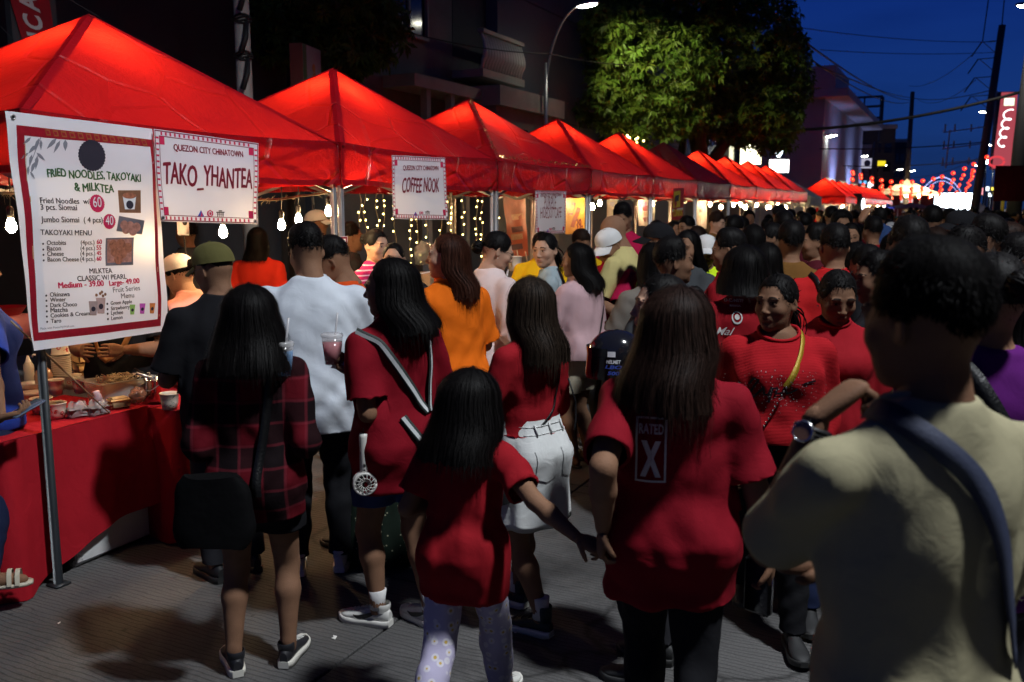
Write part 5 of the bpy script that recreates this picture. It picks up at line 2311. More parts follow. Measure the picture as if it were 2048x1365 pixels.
for x, y in ((500, 1078), (520, 1070), (535, 1082), (548, 1074), (530, 1062)):
 B.disc(Z1(x, y), 7 / 2.626, M_ph1, 'cup_print')
B.eyelets([Z1(63, 144), Z1(868, 1268)])
menu = B.done()

# --- stall name banners
def name_banner(label, corners, x, head, names, seed, zf, logos, ws=.02):
 Bn = Banner('name_banner', label, 'banner', corners, x, amp=.004, seed=seed, n=(20, 14), group='white name banners of the stalls')
 TL, TR, BR, BL = [np.array(c, float) for c in corners]
 def q(u, v):
  p = TL * (1 - u) * (1 - v) + TR * u * (1 - v) + BR * u * v + BL * (1 - u) * v
  return tuple(p)
 Bn.frame([q(.005, .008), q(.995, .008), q(.995, .992), q(.005, .992)], [q(.012, .02), q(.988, .02), q(.988, .98), q(.012, .98)], M_inkmaroon, 'border')
 Bn.frame([q(.045, .065), q(.955, .065), q(.955, .935), q(.045, .935)], [q(.05, .073), q(.95, .073), q(.95, .927), q(.05, .927)], M_inkmaroon, 'border')
 for k in range(40):
  for v0, v1 in ((.022, .058), (.942, .978)):
   u = .06 + .88 * k / 40
   if k % 2 == 0:
    Bn.poly([q(u, v0), q(u + .016, v0), q(u + .016, v1), q(u, v1)], M_inkpink, 'fret')
 for k in range(26):
  for u0, u1 in ((.014, .04), (.96, .986)):
   v = .08 + .84 * k / 26
   if k % 2 == 0:
    Bn.poly([q(u0, v), q(u1, v), q(u1, v + .02), q(u0, v + .02)], M_inkpink, 'fret')
 for u0, v0 in ((.05, .073), (.05, .84), (.905, .073), (.905, .84)):
  Bn.poly([q(u0, v0), q(u0 + .045, v0), q(u0 + .045, v0 + .087), q(u0, v0 + .087)], M_inkpink, 'corner')
 Bn.line(*head[:3], M_inkmaroon, .02, 1.25)
 for nm in names:
  Bn.line(nm[0], nm[1], nm[2], M_inkmaroon, ws, nm[3], .12, .06)
 for (cx, cy, s_) in logos[:1]:
  Bn.poly([(cx - s_, cy + s_), (cx, cy - s_), (cx + s_, cy + s_)], M_inkblue, 'logo')
  Bn.poly([(cx - s_ * .15, cy + s_ * .8), (cx + s_ * .1, cy - s_ * .5), (cx + s_ * .5, cy + s_ * .8)], M_inkpink, 'logo', .0024)
 for (cx, cy, s_) in logos[1:2]:
  Bn.poly([(cx + s_ * math.cos(a), cy + s_ * 1.05 * math.sin(a)) for a in np.arange(6) * math.pi / 3 + .52], M_inkpink, 'logo')
  Bn.disc((cx, cy), s_ * .5, M_inkwhite, 'logo', lift=.0024)
  Bn.disc((cx, cy), s_ * .32, M_inkpink, 'logo', lift=.0032)
 for (cx, cy, s_) in logos[2:3]:
  for x0, y0, x1, y1 in ((-1.2, -.5, 1.2, -.2), (-.5, -.9, .5, -.6), (-.9, -.2, -.65, .9), (.65, -.2, .9, .9), (-.3, -.2, -.15, .9), (.15, -.2, .3, .9), (-1, .1, 1, .25)):
   Bn.poly([(cx + x0 * s_, cy + y0 * s_), (cx + x1 * s_, cy + y0 * s_), (cx + x1 * s_, cy + y1 * s_), (cx + x0 * s_, cy + y1 * s_)], M_ink, 'logo')
 Bn.eyelets([q(.03, .965), q(.97, .965)])
 return Bn.done()

name_banner('white name banner reading TAKO_YHANTEA', [(308, 258), (518, 287), (516, 449), (318, 443)], -3.757, ('QUEZON CITY CHINATOWN', Z1(913, 318), Z1(1276, 355)), [('TAKO_YHANTEA', Z1(862, 495), Z1(1325, 522), 1.9)], 3, Z1, [(*Z1(1055, 650), 7), (*Z1(1102, 650), 7), (*Z1(1157, 650), 7)], .022)
Z2 = lambda x, y: (520 + x / 3.012, 300 + y / 3.012)
name_banner('white name banner reading COFFEE NOOK', [(784, 311), (891, 316), (896, 440), (786, 438)], -3.775, ('QUEZON CITY CHINATOWN', Z2(858, 122), Z2(1076, 124)), [('COFFEE NOOK', Z2(858, 258), Z2(1080, 254), 2.0)], 9, Z2, [(*Z2(938, 385), 4), (*Z2(970, 380), 4), (*Z2(1005, 378), 4)])
name_banner('white name banner reading PURPLE HIDEOUT CAFE', [(1071, 382), (1131, 383), (1131, 467), (1072, 470)], -3.80, ('QUEZON CITY CHINATOWN', Z2(1688, 282), Z2(1812, 281)), [('PURPLE', Z2(1712, 357), Z2(1785, 356), 2.0), ('HIDEOUT CAFE', Z2(1685, 413), Z2(1815, 409), 2.0)], 5, Z2, [(*Z2(1733, 487), 3), (*Z2(1748, 478), 3), (*Z2(1768, 475), 3)], .004)

Bs = Banner('small_menu', 'small laminated menu card on the double tent post', 'menu card', [(648, 474), (695, 473), (696, 555), (650, 557)], -3.80, amp=.0008, seed=8, n=(6, 8))
Bs.frame([(649, 475), (694, 474), (695, 554), (651, 556)], [(652, 479), (691, 478), (692, 550), (654, 552)], M_bord, n=4)
Bs.disc((673, 485), 4, M_ink)
Bs.line('FRIED NOODLES, TAKOYAKI', (657, 494), (690, 494), M_inkgreen, .03, 1.6)
Bs.line('& MILKTEA', (664, 500), (684, 500), M_inkgreen, .03, 1.5)
for k, t in enumerate(('Fried Noodles w/', 'Jumbo Siomai', 'TAKOYAKI MENU', 'Octobits (4pcs.) 60', 'Bacon (4 pcs.) 55', 'Cheese (4 pcs.) 45')):
 Bs.line(t, (656, 507 + k * 4.6), (675 + (k % 3) * 3, 507 + k * 4.6), M_ink, .01, 1.2)
Bs.line('Medium - 39.00 Large- 49.00', (657, 541), (690, 540), M_inkpink, .02, 1.2)
Bs.done()

M_orange = mat('orange print', (.50, .10, .03), .4, var=.4, vs_=7)
Bo = Banner('roll_up_banner', 'tall orange printed banner inside the third stall', 'banner', [(1007, 392), (1050, 392), (1056, 512), (1018, 516)], -4.9, M_orange, amp=.006, seed=12, n=(8, 12))
for y, c in ((430, (.65, .3, .12)), (455, (.12, .03, .03)), (470, (.55, .35, .2)), (490, (.10, .03, .04))):
 Bo.poly([(1022, y), (1044, y - 3), (1046, y + 8), (1025, y + 11)], mat('orange banner food %d' % y, c, .4, var=.6, vs_=40), 'food_print')
Bo.done()
M_yel = mat('yellow print', (.80, .42, .04), .4, var=.2, vs_=8)
By = Banner('hotdog_banner', 'yellow hot dog poster behind the purple cafe banner', 'banner', [(1128, 398), (1170, 396), (1172, 466), (1130, 469)], -4.7, M_yel, amp=.004, seed=13, n=(8, 10))
for x, y in ((1143, 415), (1152, 425), (1146, 440)):
 By.poly([(x - 6, y + 14), (x + 2, y - 10), (x + 9, y - 8), (x + 2, y + 16)], mat('sausage print', (.40, .06, .02), .4, var=.4, vs_=40), 'food_print')
By.line('39-', (1152, 463), (1166, 461), M_inkmaroon, .03, 1.2)
By.done()
M_chalk = mat('chalkboard', (.035, .033, .036), .6)
Bc = Banner('menu_board', 'dark menu board standing on the coffee counter', 'menu board', [(973, 488), (1014, 486), (1016, 546), (975, 549)], -4.2, M_chalk, amp=.0, seed=1, n=(2, 2))
Bc.frame([(971.5, 486.5), (1015.5, 484.5), (1017.5, 547.5), (973.5, 550.5)], [(973.5, 489), (1013.5, 487), (1015.5, 545.5), (975.5, 548)], mat('board wood', (.16, .08, .04), .6), 'frame', n=2)
Bc.line('COFFEE NOOK', (985, 499), (1008, 498), M_inkwhite, .02, 1.1)
for k in range(5):
 Bc.poly([(979, 507 + k * 7), (990, 507 + k * 7 - .3), (990, 508.4 + k * 7), (979, 508.8 + k * 7)], M_inkgrey, 'writing')
 Bc.poly([(999, 506.5 + k * 7), (1010 - k, 506.2 + k * 7), (1010 - k, 507.6 + k * 7), (999, 508 + k * 7)], M_inkgrey, 'writing')
Bc.done()
M_tagY, M_tagR = mat('tag yellow', (.75, .55, .02), .45), mat('tag red', (.45, .01, .02), .45)
Bt = Banner('price_sign', 'hanging yellow and red corndog sign at the sixth tent', 'sign', [(1346, 378), (1368, 376), (1366, 440), (1344, 440)], -3.72, M_tagR, amp=.001, seed=2, n=(4, 6))
Bt.poly([(1348, 384), (1361, 381), (1360, 414), (1346, 416)], M_tagY, 'print')
Bt.poly([(1345, 419), (1366, 416), (1366, 421), (1345, 424)], M_inkwhite, 'print')
Bt.line('CORNDOG', (1346, 434), (1365, 432), M_tagY, .04, 1.5)
Bt.poly([(1350, 392), (1358, 390), (1357, 402), (1349, 404)], M_ink, 'print', .003)
Bt.done()
for px0, px1, y0, y1, lb, x in ((1276, 1310, 400, 452, 'pale printed banner with violet shapes at the fifth stall', -4.6), (1214, 1236, 400, 470, 'beige slatted print at the back of the fourth stall', -5.3), (1390, 1413, 402, 458, 'glowing cream menu banner in the seventh stall', -4.4)):
 Bx = Banner('printed_banner', lb, 'banner', [(px0, y0), (px1, y0 - 1), (px1, y1), (px0, y1)], x, mat('print ' + lb[:12], (.62, .55, .55) if px0 != 1214 else (.42, .28, .18), .45, var=.3, vs_=9), amp=.006, seed=px0, n=(8, 10))
 r_ = np.random.default_rng(px0)
 for k in range(5):
  cx, cy = r_.uniform(px0 + 6, px1 - 8), r_.uniform(y0 + 6, y1 - 10)
  s_ = r_.uniform(3, 6)
  Bx.poly([(cx - s_, cy - s_ * .6), (cx + s_, cy - s_), (cx + s_ * .8, cy + s_), (cx - s_ * .7, cy + s_ * .7)], mat('print shape %d' % (k % 3), ((.30, .22, .42), (.35, .08, .12), (.55, .42, .35))[k % 3], .45), 'print')
 Bx.done()
# ------------------------------------------------------------------ buildings on the left, mostly dark
M_wall_dark = mat('night blue render', (.035, .038, .045), .8, bump=.2, bs=20)
M_wall_conc = mat('stained concrete', (.17, .17, .155), .9, var=.5, vs_=1.6, bump=.5, bs=25)
M_wall_grey = mat('blue grey cladding', (.10, .11, .14), .8, var=.1)
M_fascia = mat('pale fascia', (.34, .33, .30), .8, var=.25, vs_=3)
M_glassd = mat('dark glass', (.012, .016, .024), .12, spec=.6)
M_frame = mat('window frame', (.22, .22, .22), .6)
XF = -9.7

def wpt(px, py, x=XF):
 return at_x(px, py, x)

def slab(name, m, parent, lo, hi, bev=0.0):
 mb = MB()
 lo, hi = np.array(lo), np.array(hi)
 mb.box((lo + hi) / 2, hi - lo, bev=bev)
 return mb.build(name, m, parent, False)

b1 = thing('building', 'dark building with a roll-up shutter behind the takoyaki stall', 'building', (XF, 4, 0))
slab('wall', M_wall_dark, b1, (-5, -9, 0), (0, 1.4, 10.5))
slab('wall', M_wall_dark, b1, (-5, 1.42, 0), (0, 7.6, 7.5))
fr = slab('shutter_frame', M_frame, b1, (.004, -5.0, 0), (.06, 1.2, 3.0))
sl_me = None
M_shut = mat('grey shutter', (.20, .20, .20), .5, .3)
for k in range(30):
 mb = MB()
 mb.box((0, 0, 0), (.03, 6.0, .082), bev=.012)
 if sl_me is None:
  so_ = mb.build('slat', M_shut, b1, True, (.075, -1.9, .06 + .097 * k))
  sl_me = so_.data
 else:
  obj('slat', sl_me, b1, None, (.075, -1.9, .06 + .097 * k))
XS = -8.3
Bu = Banner('vertical_sign', 'tall red vertical sign with white letters UCA', 'sign', [(-8, -95), (84, -95), (115, 108), (58, 125)], XS, mat('sign red', (.28, .006, .012), .5, var=.15), amp=0, seed=1, n=(3, 6))
M_signw = mat('sign letter white', (.55, .55, .55), .5)
for ch, (cx, cy), sz in (('U', (76, 82), 36), ('C', (66, 45), 36), ('A', (57, 6), 36)):
 V, F = text2d(ch, .035, 0, 'LEFT')
 V = V - (V.min(0) + V.max(0)) / 2
 c = at_x(cx, cy, XS)
 k = abs(at_x(cx + sz, cy, XS)[1] - c[1])
 Bu.shape('lettering', M_signw, [(c[1] - v[1] * k * 1.35 - v[0] * k * .28, c[2] + v[0] * k * 1.0 - 0 * v[1]) for v in V], F, .004)
Bu.done()
mb = MB()
p = at_x(60, 60, XS - .1)
mb.box((XS - .06, p[1], 5), (.08, .5, 10))
tag(mb.build('sign_post', M_wall_dark, None, False), 'dark steel mast carrying the red vertical sign', 'post')

p = at_d(487, 120, 10.2)
t = thing('utility_pole', 'white painted concrete pole wrapped with dark cables behind the first tent', 'utility pole', (p[0], p[1], 0))
mb = MB()
mb.tube([(0, 0, 0), (0, 0, 8)], [.10, .075], 12)
mb.build('pole', mat('chipped white paint', (.42, .41, .38), .8, var=.5, vs_=5), t)
for z, w in ((3.9, .05), (3.5, .06), (4.35, .05)):
 mb = MB()
 for k in range(4):
  mb.tube([(.102 * math.cos(a), .102 * math.sin(a), z + .02 * k + .02 * math.sin(2 * a + k)) for a in np.linspace(0, 6.28, 14)], .012, 5)
 mb.tube([(.08, -.02, z), (.14, -.10, z - .18), (.10, -.14, z - .35)], .03, 6)
 mb.build('cable_wrap', M_cable, t)

c0 = at_d(612, 165, 13.0)
t = thing('lightbox_sign', 'unlit white and green lightbox sign above the second tent', 'sign', c0, R(14))
w_, h_ = .62, 1.0
mb = MB()
mb.box((0, 0, 0), (.20, w_, h_), bev=.01)
mb.build('case', mat('case orange red', (.33, .10, .06), .5), t, False)
mb = MB()
mb.add([(.104, -w_ * .49, -h_ * .49), (.104, w_ * .49, -h_ * .49), (.104, w_ * .49, h_ * .49), (.104, -w_ * .49, h_ * .49)], [(0, 1, 2, 3)])
mb.build('panel', mat('lightbox face', (.42, .40, .40), .35), t, False)
mb = MB()
mb.add([(.107, -w_ * .49, -h_ * .49), (.107, -w_ * .30, -h_ * .49), (.107, -w_ * .30, h_ * .49), (.107, -w_ * .49, h_ * .49)], [(0, 1, 2, 3)])
mb.build('panel_stripe', mat('lightbox green', (.10, .17, .02), .4), t, False)
mb = MB()
for (a, b, r_) in ((.04, .20, .055), (.06, .05, .08), (.04, -.10, .055)):
 mb.add([(.110 + b * .001, a + r_ * math.cos(q), b + r_ * 1.1 * math.sin(q)) for q in np.linspace(0, 6.28, 15)[:-1]], [tuple(range(14))])
mb.build('print', mat('lightbox orange print', (.50, .22, .03), .4), t, False)
mb = MB()
mb.tube([(.112, -.14 + .034 * k, -.27 + .03 * math.sin(k * 2.1)) for k in range(12)], .008, 4)
mb.build('script_line', M_inkmaroon, t)
slab('mast', M_darksteel, t, (-.05, -.05, -c0[2]), (.05, .05, -.5))

b2 = thing('building', 'weathered concrete building with dark windows and a white balustrade', 'building', (XF, 14, 0))
yL, yR = wpt(640, 100)[1] - 14, wpt(993, 100)[1] - 14
slab('wall', M_wall_conc, b2, (-5, yL, 0), (0, yR, 9.5))
def rect(px0, py0, px1, py1):
 a, b = wpt(px0, py0), wpt(px1, py1)
 return a[1] - 14, b[1] - 14, b[2], wpt(px0, py0)[2]
for (x0, y0_, x1, y1_) in ((778, -60, 848, 78), (690, -60, 760, 75)):
 ya, yb, za, zb = rect(x0, y0_, x1, y1_)
 wf = slab('window', M_glassd, b2, (.004, ya, za), (.02, yb, zb))
 slab('frame', M_frame, wf, (.022, ya, za - .06), (.09, yb, za))
 slab('frame', M_frame, wf, (.022, (ya + yb) / 2 - .03, za + .002), (.06, (ya + yb) / 2 + .03, zb))
 slab('frame', M_frame, wf, (.022, ya - .05, za - .06), (.09, ya - .002, zb))
 slab('frame', M_frame, wf, (.022, yb + .002, za - .06), (.09, yb + .05, zb))
ya, yb, za, zb = rect(903, -60, 990, 165)
slab('recess_shade', M_wall_dark, b2, (.003, ya, za + .3), (.012, yb, zb))  # flat dark sheet on the wall imitates the shade of a recess
slab('balcony_slab', M_fascia, b2, (.02, ya - .05, za - .16), (.75, yb, za))
slab('balcony_rail', M_fascia, b2, (.60, ya, za + .72), (.74, yb, za + .80))
M_balu = mat('white balusters', (.60, .60, .56), .7)
bal_me = None
nb_ = 15
for k in range(nb_):
 mb = MB()
 pts = [(.66 + .09 * math.sin(q * 3.14 * 1.0) * (1 if q < .75 else .6), 0, .72 * (1 - q)) for q in np.linspace(0, 1, 9)]
 mb.tube(pts, [.035, .030, .032, .042, .052, .055, .048, .036, .036], 8)
 y_ = ya + (yb - ya) * (k + .5) / nb_
 if bal_me is None:
  bal_me = mb.build('baluster', M_balu, b2, True, (0, y_, za + .001)).data
 else:
  obj('baluster', bal_me, b2, None, (0, y_, za + .001))
for k in range(5):
 y_ = ya + .10 + .13 * k
 slab('window_bar', M_fascia, b2, (.10, y_, za + 2.0), (.13, y_ + .04, za + 2.6))
slab('canopy_slab', M_fascia, b2, (.004, wpt(765, 170)[1] - 14, wpt(800, 172)[2] - .1), (.7, wpt(905, 200)[1] - 14, wpt(800, 172)[2] + .12))
for px in (800, 850, 880):
 y_ = wpt(px, 200)[1] - 14
 slab('pillar', M_fascia, b2, (.50, y_ - .07, 0), (.64, y_ + .07, wpt(800, 172)[2] - .102))

b3 = thing('building', 'tall plain blue grey building wall beside the street lamp', 'building', (XF + .3, 22, 0))
slab('wall', M_wall_grey, b3, (-6, wpt(995, 100, XF + .3)[1] - 22, 0), (0, 34 - 22, 17))
for k in range(4):
 slab('cladding_joint', M_wall_dark, b3, (.002, wpt(995, 100, XF + .3)[1] - 22, 4 + 2.6 * k), (.012, 12, 4.03 + 2.6 * k))
b4 = thing('building', 'low shop with a pale parapet below the blue grey wall', 'building', (XF + 1.0, 20, 0))
ya, yb = wpt(992, 200, XF + 1)[1] - 20, wpt(1120, 200, XF + 1)[1] - 20
zt = wpt(1020, 178, XF + 1)[2]
slab('wall', M_wall_conc, b4, (-1.2, ya, 0), (0, yb, zt - .4))
slab('parapet', M_fascia, b4, (-1.2, ya - .05, zt - .398), (.12, yb, zt))
for k in range(3):
 slab('window', M_glassd, b4, (.004, ya + .4 + 1.5 * k, zt - 1.8), (.02, ya + 1.5 + 1.5 * k, zt - .8))
b5 = thing('building', 'dark building block behind the big tree', 'building', (-10, 40, 0))
slab('wall', M_wall_dark, b5, (-8, -5.5, 0), (0, 8, 11))
for k in range(3):
 for j in range(3):
  slab('window', M_glassd, b5, (.004, -4.5 + 4 * k, 3.5 + 2.5 * j), (.02, -2.5 + 4 * k, 5 + 2.5 * j))

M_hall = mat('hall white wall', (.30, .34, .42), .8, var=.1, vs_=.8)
a = at_x(1648, 230, -7.2)
b = at_x(1727, 273, -7.2)
hall = thing('building', 'white building lit violet with a long slanting eave', 'building', (-7.2, a[1], 0))
Ly = b[1] - a[1]
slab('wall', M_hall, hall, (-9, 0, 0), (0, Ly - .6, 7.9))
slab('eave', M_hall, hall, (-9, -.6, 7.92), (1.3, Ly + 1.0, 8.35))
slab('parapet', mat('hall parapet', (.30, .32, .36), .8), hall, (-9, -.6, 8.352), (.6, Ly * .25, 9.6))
for k in range(4):
 slab('window', mat('hall window glow', (.5, .45, .3), .4, emit=.5, ecol=(.9, .75, .5)), hall, (.004, 2 + 7 * k, 1.8), (.02, 6.5 + 7 * k, 3.6))
for k in range(3):
 ld = bpy.data.lights.new('facade_floodlight', 'SPOT')
 ld.energy = 300
 ld.color = (.48, .52, 1.0)
 ld.spot_size = R(120)
 ld.spot_blend = .6
 ld.shadow_soft_size = .15
 t = thing('facade_floodlight', '%s violet floodlight washing the white hall wall' % ORDW[k], 'floodlight', (-5.6, a[1] + 5 + 9 * k, 3.2), 0, 'floodlights on the hall')
 mb = MB()
 mb.box((0, 0, 0), (.2, .3, .22), bev=.02)
 mb.build('housing', M_darksteel, t)
 mb = MB()
 mb.tube([(0, 0, -.11), (0, 0, -3.2)], .04, 8)
 mb.build('stand', M_darksteel, t)
 lo = bpy.data.objects.new('facade_floodlight', ld)
 COL.objects.link(lo)
 lo.parent = t
 lo.location = (-.14, 0, .12)
 lo.rotation_euler = (0, R(125), 0)

for px0, px1, pyt, d, c, lb in ((1722, 1792, 258, 105, (.05, .05, .055), 'far dark building with a bright band at its top'), (1600, 1660, 150, 62, (.14, .16, .20), 'grey blue block half hidden by the tree'), (1790, 1822, 285, 140, (.035, .04, .05), 'farthest dark block left of the open sky'), (1655, 1740, 300, 88, (.20, .19, .22), 'pale shop block below the dark far building')):
 p0, p1 = at_d(px0, pyt, d), at_d(px1, pyt, d)
 t = thing('building', lb, 'building', (p0[0], p0[1], 0), CAM_YAW)
 w_ = np.linalg.norm(p1 - p0)
 slab('wall', mat(lb[:16], c, .85), t, (0, 0, 0), (w_, 12, p0[2]))
 for j in range(3):
  for k in range(3):
   slab('window', M_glassd, t, (w_ * (.1 + .3 * k), -.04, p0[2] * (.35 + .2 * j)), (w_ * (.3 + .3 * k), -.004, p0[2] * (.45 + .2 * j)))
 slab('parapet', M_fascia, t, (-.1, -.2, p0[2] + .002), (w_ + .1, 12, p0[2] + .5))
for (x, y, sx, sy, h, c, lb) in ((6.2, 1, 8, 46, 13, (.04, .04, .042), 'dark building added out of view on the right, beside the camera'), (12, 30, 8, 26, 9, (.03, .03, .035), 'dark building along the right pavement'), (12.5, 95, 8, 60, 10, (.06, .05, .055), 'long far building on the right side of the road')):  # the first block is unseen, added to cut the sky fill
 t = thing('building', lb, 'building', (x, y, 0))
 slab('wall', mat(lb[:14], c, .8), t, (0, -sy / 2, 0), (sx, sy / 2, h))
 for k in range(4):
  slab('window', M_glassd, t, (-.03, -sy / 2 + sy * (.1 + .22 * k), 3.6), (-.004, -sy / 2 + sy * (.22 + .22 * k), 5.4))

# ------------------------------------------------------------------ trees
M_leaf = None

def leaf_mat(name, c):
 m, nt, b = nodes(name)
 L, N = nt.links, nt.nodes.new
 at = N('ShaderNodeAttribute')
 at.attribute_name = 'tint'
 mx = N('ShaderNodeMix')
 mx.data_type = 'RGBA'
 mx.blend_type = 'MULTIPLY'
 mx.inputs[0].default_value = 1
 mx.inputs[6].default_value = tuple(c) + (1,)
 L.new(at.outputs['Color'], mx.inputs[7])
 L.new(mx.outputs[2], b.inputs['Base Color'])
 b.inputs['Roughness'].default_value = .45
 b.inputs['Specular IOR Level'].default_value = .3
 tl = N('ShaderNodeBsdfTranslucent')
 L.new(mx.outputs[2], tl.inputs[0])
 ms = N('ShaderNodeMixShader')
 ms.inputs[0].default_value = .3
 L.new(b.outputs[0], ms.inputs[1])
 L.new(tl.outputs[0], ms.inputs[2])
 L.new(ms.outputs[0], nt.nodes['Material Output'].inputs[0])
 return m

M_leaf = leaf_mat('tree leaves', (.10, .16, .035))

def tree(label, base, trunk, blobs, n_cl, leafL, seed):
 """trunk: list of limb polylines (points, radii) local; blobs: crown ellipsoids (centre, radii) local"""
 r = np.random.default_rng(seed)
 t = thing('tree', label, 'tree', base)
 mb = MB()
 for pts, rad in trunk:
  mb.tube(pts, rad, 9)
 mb.build('trunk', M_bark, t)
 V, F, C = [], [], []
 vol = np.array([b[1][0] * b[1][1] * b[1][2] for b in blobs]) ** .7
 vol /= vol.sum()
 for k in range(n_cl):
  c, rr = blobs[r.choice(len(blobs), p=vol)]
  d = r.normal(size=3)
  d /= np.linalg.norm(d)
  rad = r.uniform(.25, 1) ** .45
  p = np.array(c) + d * np.array(rr) * rad * (1 + .10 * math.sin(d[0] * 9 + d[2] * 7 + k % 3))
  tw = r.uniform(.7, 1.35)
  nl = r.integers(6, 10)
  axis = d * .6 + np.array([0, 0, .3]) + r.normal(0, .35, 3)
  axis /= np.linalg.norm(axis)
  u = np.cross(axis, r.normal(size=3))
  u /= np.linalg.norm(u)
  v = np.cross(axis, u)
  tint = r.uniform(.4, 1.5)
  yl = r.uniform(.85, 1.2)
  for j in range(nl):
   a = 6.28 * j / nl + r.uniform(-.3, .3)
   o = (u * math.cos(a) + v * math.sin(a)) * .85 + axis * r.uniform(-.1, .5) + np.array([0, 0, -.45])
   o /= np.linalg.norm(o)
   L_ = leafL * tw * r.uniform(.7, 1.2)
   s_ = np.cross(o, axis)
   s_ /= np.linalg.norm(s_) + 1e-9
   n0 = len(V)
   b_ = p + o * L_ * .12
   V += [b_, b_ + o * L_ * .5 + s_ * L_ * .17 + axis * .02, b_ + o * L_ + np.array([0, 0, -.12 * L_]), b_ + o * L_ * .5 - s_ * L_ * .17 + axis * .02]
   F.append((n0, n0 + 1, n0 + 2))
   F.append((n0, n0 + 2, n0 + 3))
   C += [(tint * yl, tint, tint * .8)] * 4
 o = obj('crown', new_mesh('crown', np.array(V), F, np.array(C), False), t, M_leaf)
 return t

cb = at_d(1400, 330, 25.5)
bx, by = cb[0], cb[1]
def rel(px, py, d):
 p = at_d(px, py, d)
 return (p[0] - bx, p[1] - by, p[2])
tree('big leafy tree lit on its left side by the street lamp', (bx, by, 0),
  [([(0, 0, 0), (.1, 0, 1.6), (0, .1, 3.2), (-.5, .3, 4.6), (-1.2, .2, 6.0)], [.34, .28, .24, .16, .07]), ([(0, .05, 2.6), (.7, .3, 3.8), (1.5, .4, 5.2), (2.0, .4, 6.4)], [.20, .16, .11, .05]), ([(0, .1, 3.0), (.1, -.5, 4.4), (.2, -1.2, 6.0)], [.17, .13, .06]), ([(-.3, .2, 3.9), (-1.6, 0, 4.8), (-2.6, -.2, 5.6)], [.13, .09, .04]), ([(-.7, .2, 0), (-.8, .2, 2.0), (-.5, .3, 4.4)], [.16, .13, .09])],
  [(rel(1250, 60, 23), (1.15, 1.1, 1.25)), (rel(1225, 130, 23.5), (.75, .8, .9)), (rel(1330, 130, 23.5), (1.5, 1.3, 1.1)), (rel(1360, -20, 24.5), (2.0, 1.9, 1.4)), (rel(1490, 90, 25.5), (1.7, 1.9, 1.9)), (rel(1560, 160, 26), (.95, 1.3, 1.45)), (rel(1460, 220, 25.5), (1.9, 1.5, .95)), (rel(1330, 225, 24.5), (1.5, 1.2, .75)), (rel(1210, 215, 24.0), (.75, .8, .6)), (rel(1540, 260, 26), (.9, 1.1, .7)), (rel(1590, 85, 26.2), (.35, .5, .35)), (rel(1215, 45, 22), (.6, .6, .5)), (rel(1200, 180, 23), (.35, .4, .5))], 7000, .175, 5)
cb = at_d(640, 330, 14.0)
bx, by = cb[0] - .8, cb[1]
tree('dark bushy tree in front of the concrete building', (bx, by, 0), [([(0, 0, 0), (.1, 0, 1.8), (.3, .1, 3.4), (.2, .2, 5)], [.16, .13, .10, .05]), ([(.15, 0, 2.4), (.9, .2, 3.8), (1.3, .3, 4.6)], [.09, .07, .03])],
  [(rel(640, -10, 14), (1.1, 1.1, .9)), (rel(745, 50, 14.2), (.55, .6, .6)), (rel(560, 60, 13.8), (.7, .7, .5)), (rel(690, 110, 14.2), (.75, .7, .35))], 1500, .14, 8)
cb = at_d(1150, 300, 25)
bx, by = cb[0], cb[1]
tree('low shrub with tiny yellow lights behind the fifth tent', (bx, by, 0), [([(0, 0, 0), (.05, 0, 1.2), (.2, .1, 2.6)], [.07, .06, .03])], [(rel(1180, 330, 25), (1.1, .7, .7)), (rel(1250, 300, 25), (.9, .6, .7))], 260, .2, 9)
t = thing('fairy_light_strand', 'cluster of yellow fairy lights in the shrub behind the fifth tent', 'fairy lights', at_d(1265, 276, 24))
mb = MB()
r_ = np.random.default_rng(5)
for k in range(16):
 mb.lathe([(0, -.03), (.026, 0), (0, .03)], 6, (r_.normal(0, .18), r_.normal(0, .18), r_.normal(0, .07)))
mb.build('bulb', M_fairy, t)
tag(t.children[0], kind='stuff')
t = thing('building', 'small balcony with amber lamps behind the tree', 'building', at_d(1195, 195, 33) * np.array([1, 1, 0]), CAM_YAW)
zq = at_d(1195, 195, 33)[2]
slab('wall', mat('terracotta', (.35, .12, .05), .8), t, (-.6, .0, 0), (1.6, 2, zq + 1.0))
slab('ledge', M_fascia, t, (-.7, -.7, zq - .9), (1.7, -.002, zq - .75))
for k in (0, 1):
 mb = MB()
 mb.lathe([(0, -.07), (.07, 0), (0, .07)], 10, (-.35 + .16 * k, -.12, zq + .25))
 mb.build('lamp', emat('amber lamp', (1, .50, .10), 90), t)

# ------------------------------------------------------------------ lit signs and shops down the street
def lit_panel(label, px0, py0, px1, py1, d, c, st, depth=.25, cat='sign', name='lit_sign', ang=0.0, post=True, case=None):
 a, b = at_d(px0, py0, d), at_d(px1, py1, d)
 w_, h_ = np.linalg.norm((b - a)[:2]), abs(b[2] - a[2])
 c_ = (a + b) / 2
 t = thing(name, label, cat, c_, CAM_YAW + ang)
 mb = MB()
 mb.box((0, depth / 2, 0), (w_ + .08, depth, h_ + .08), bev=.02)
 mb.build('case', case or M_darksteel, t, False)
 mb = MB()
 mb.box((0, -.012, 0), (w_, .02, h_))
 mb.build('panel', emat('glow %s %.1f' % (tuple(round(v, 2) for v in c), st), c, st), t, False)
 if post:
  mb = MB()
  mb.box((0, depth / 2, -h_ / 2 - (c_[2] - h_ / 2) / 2), (.12, .10, c_[2] - h_ / 2))
  mb.build('post', M_darksteel, t, False)
 return t, w_, h_

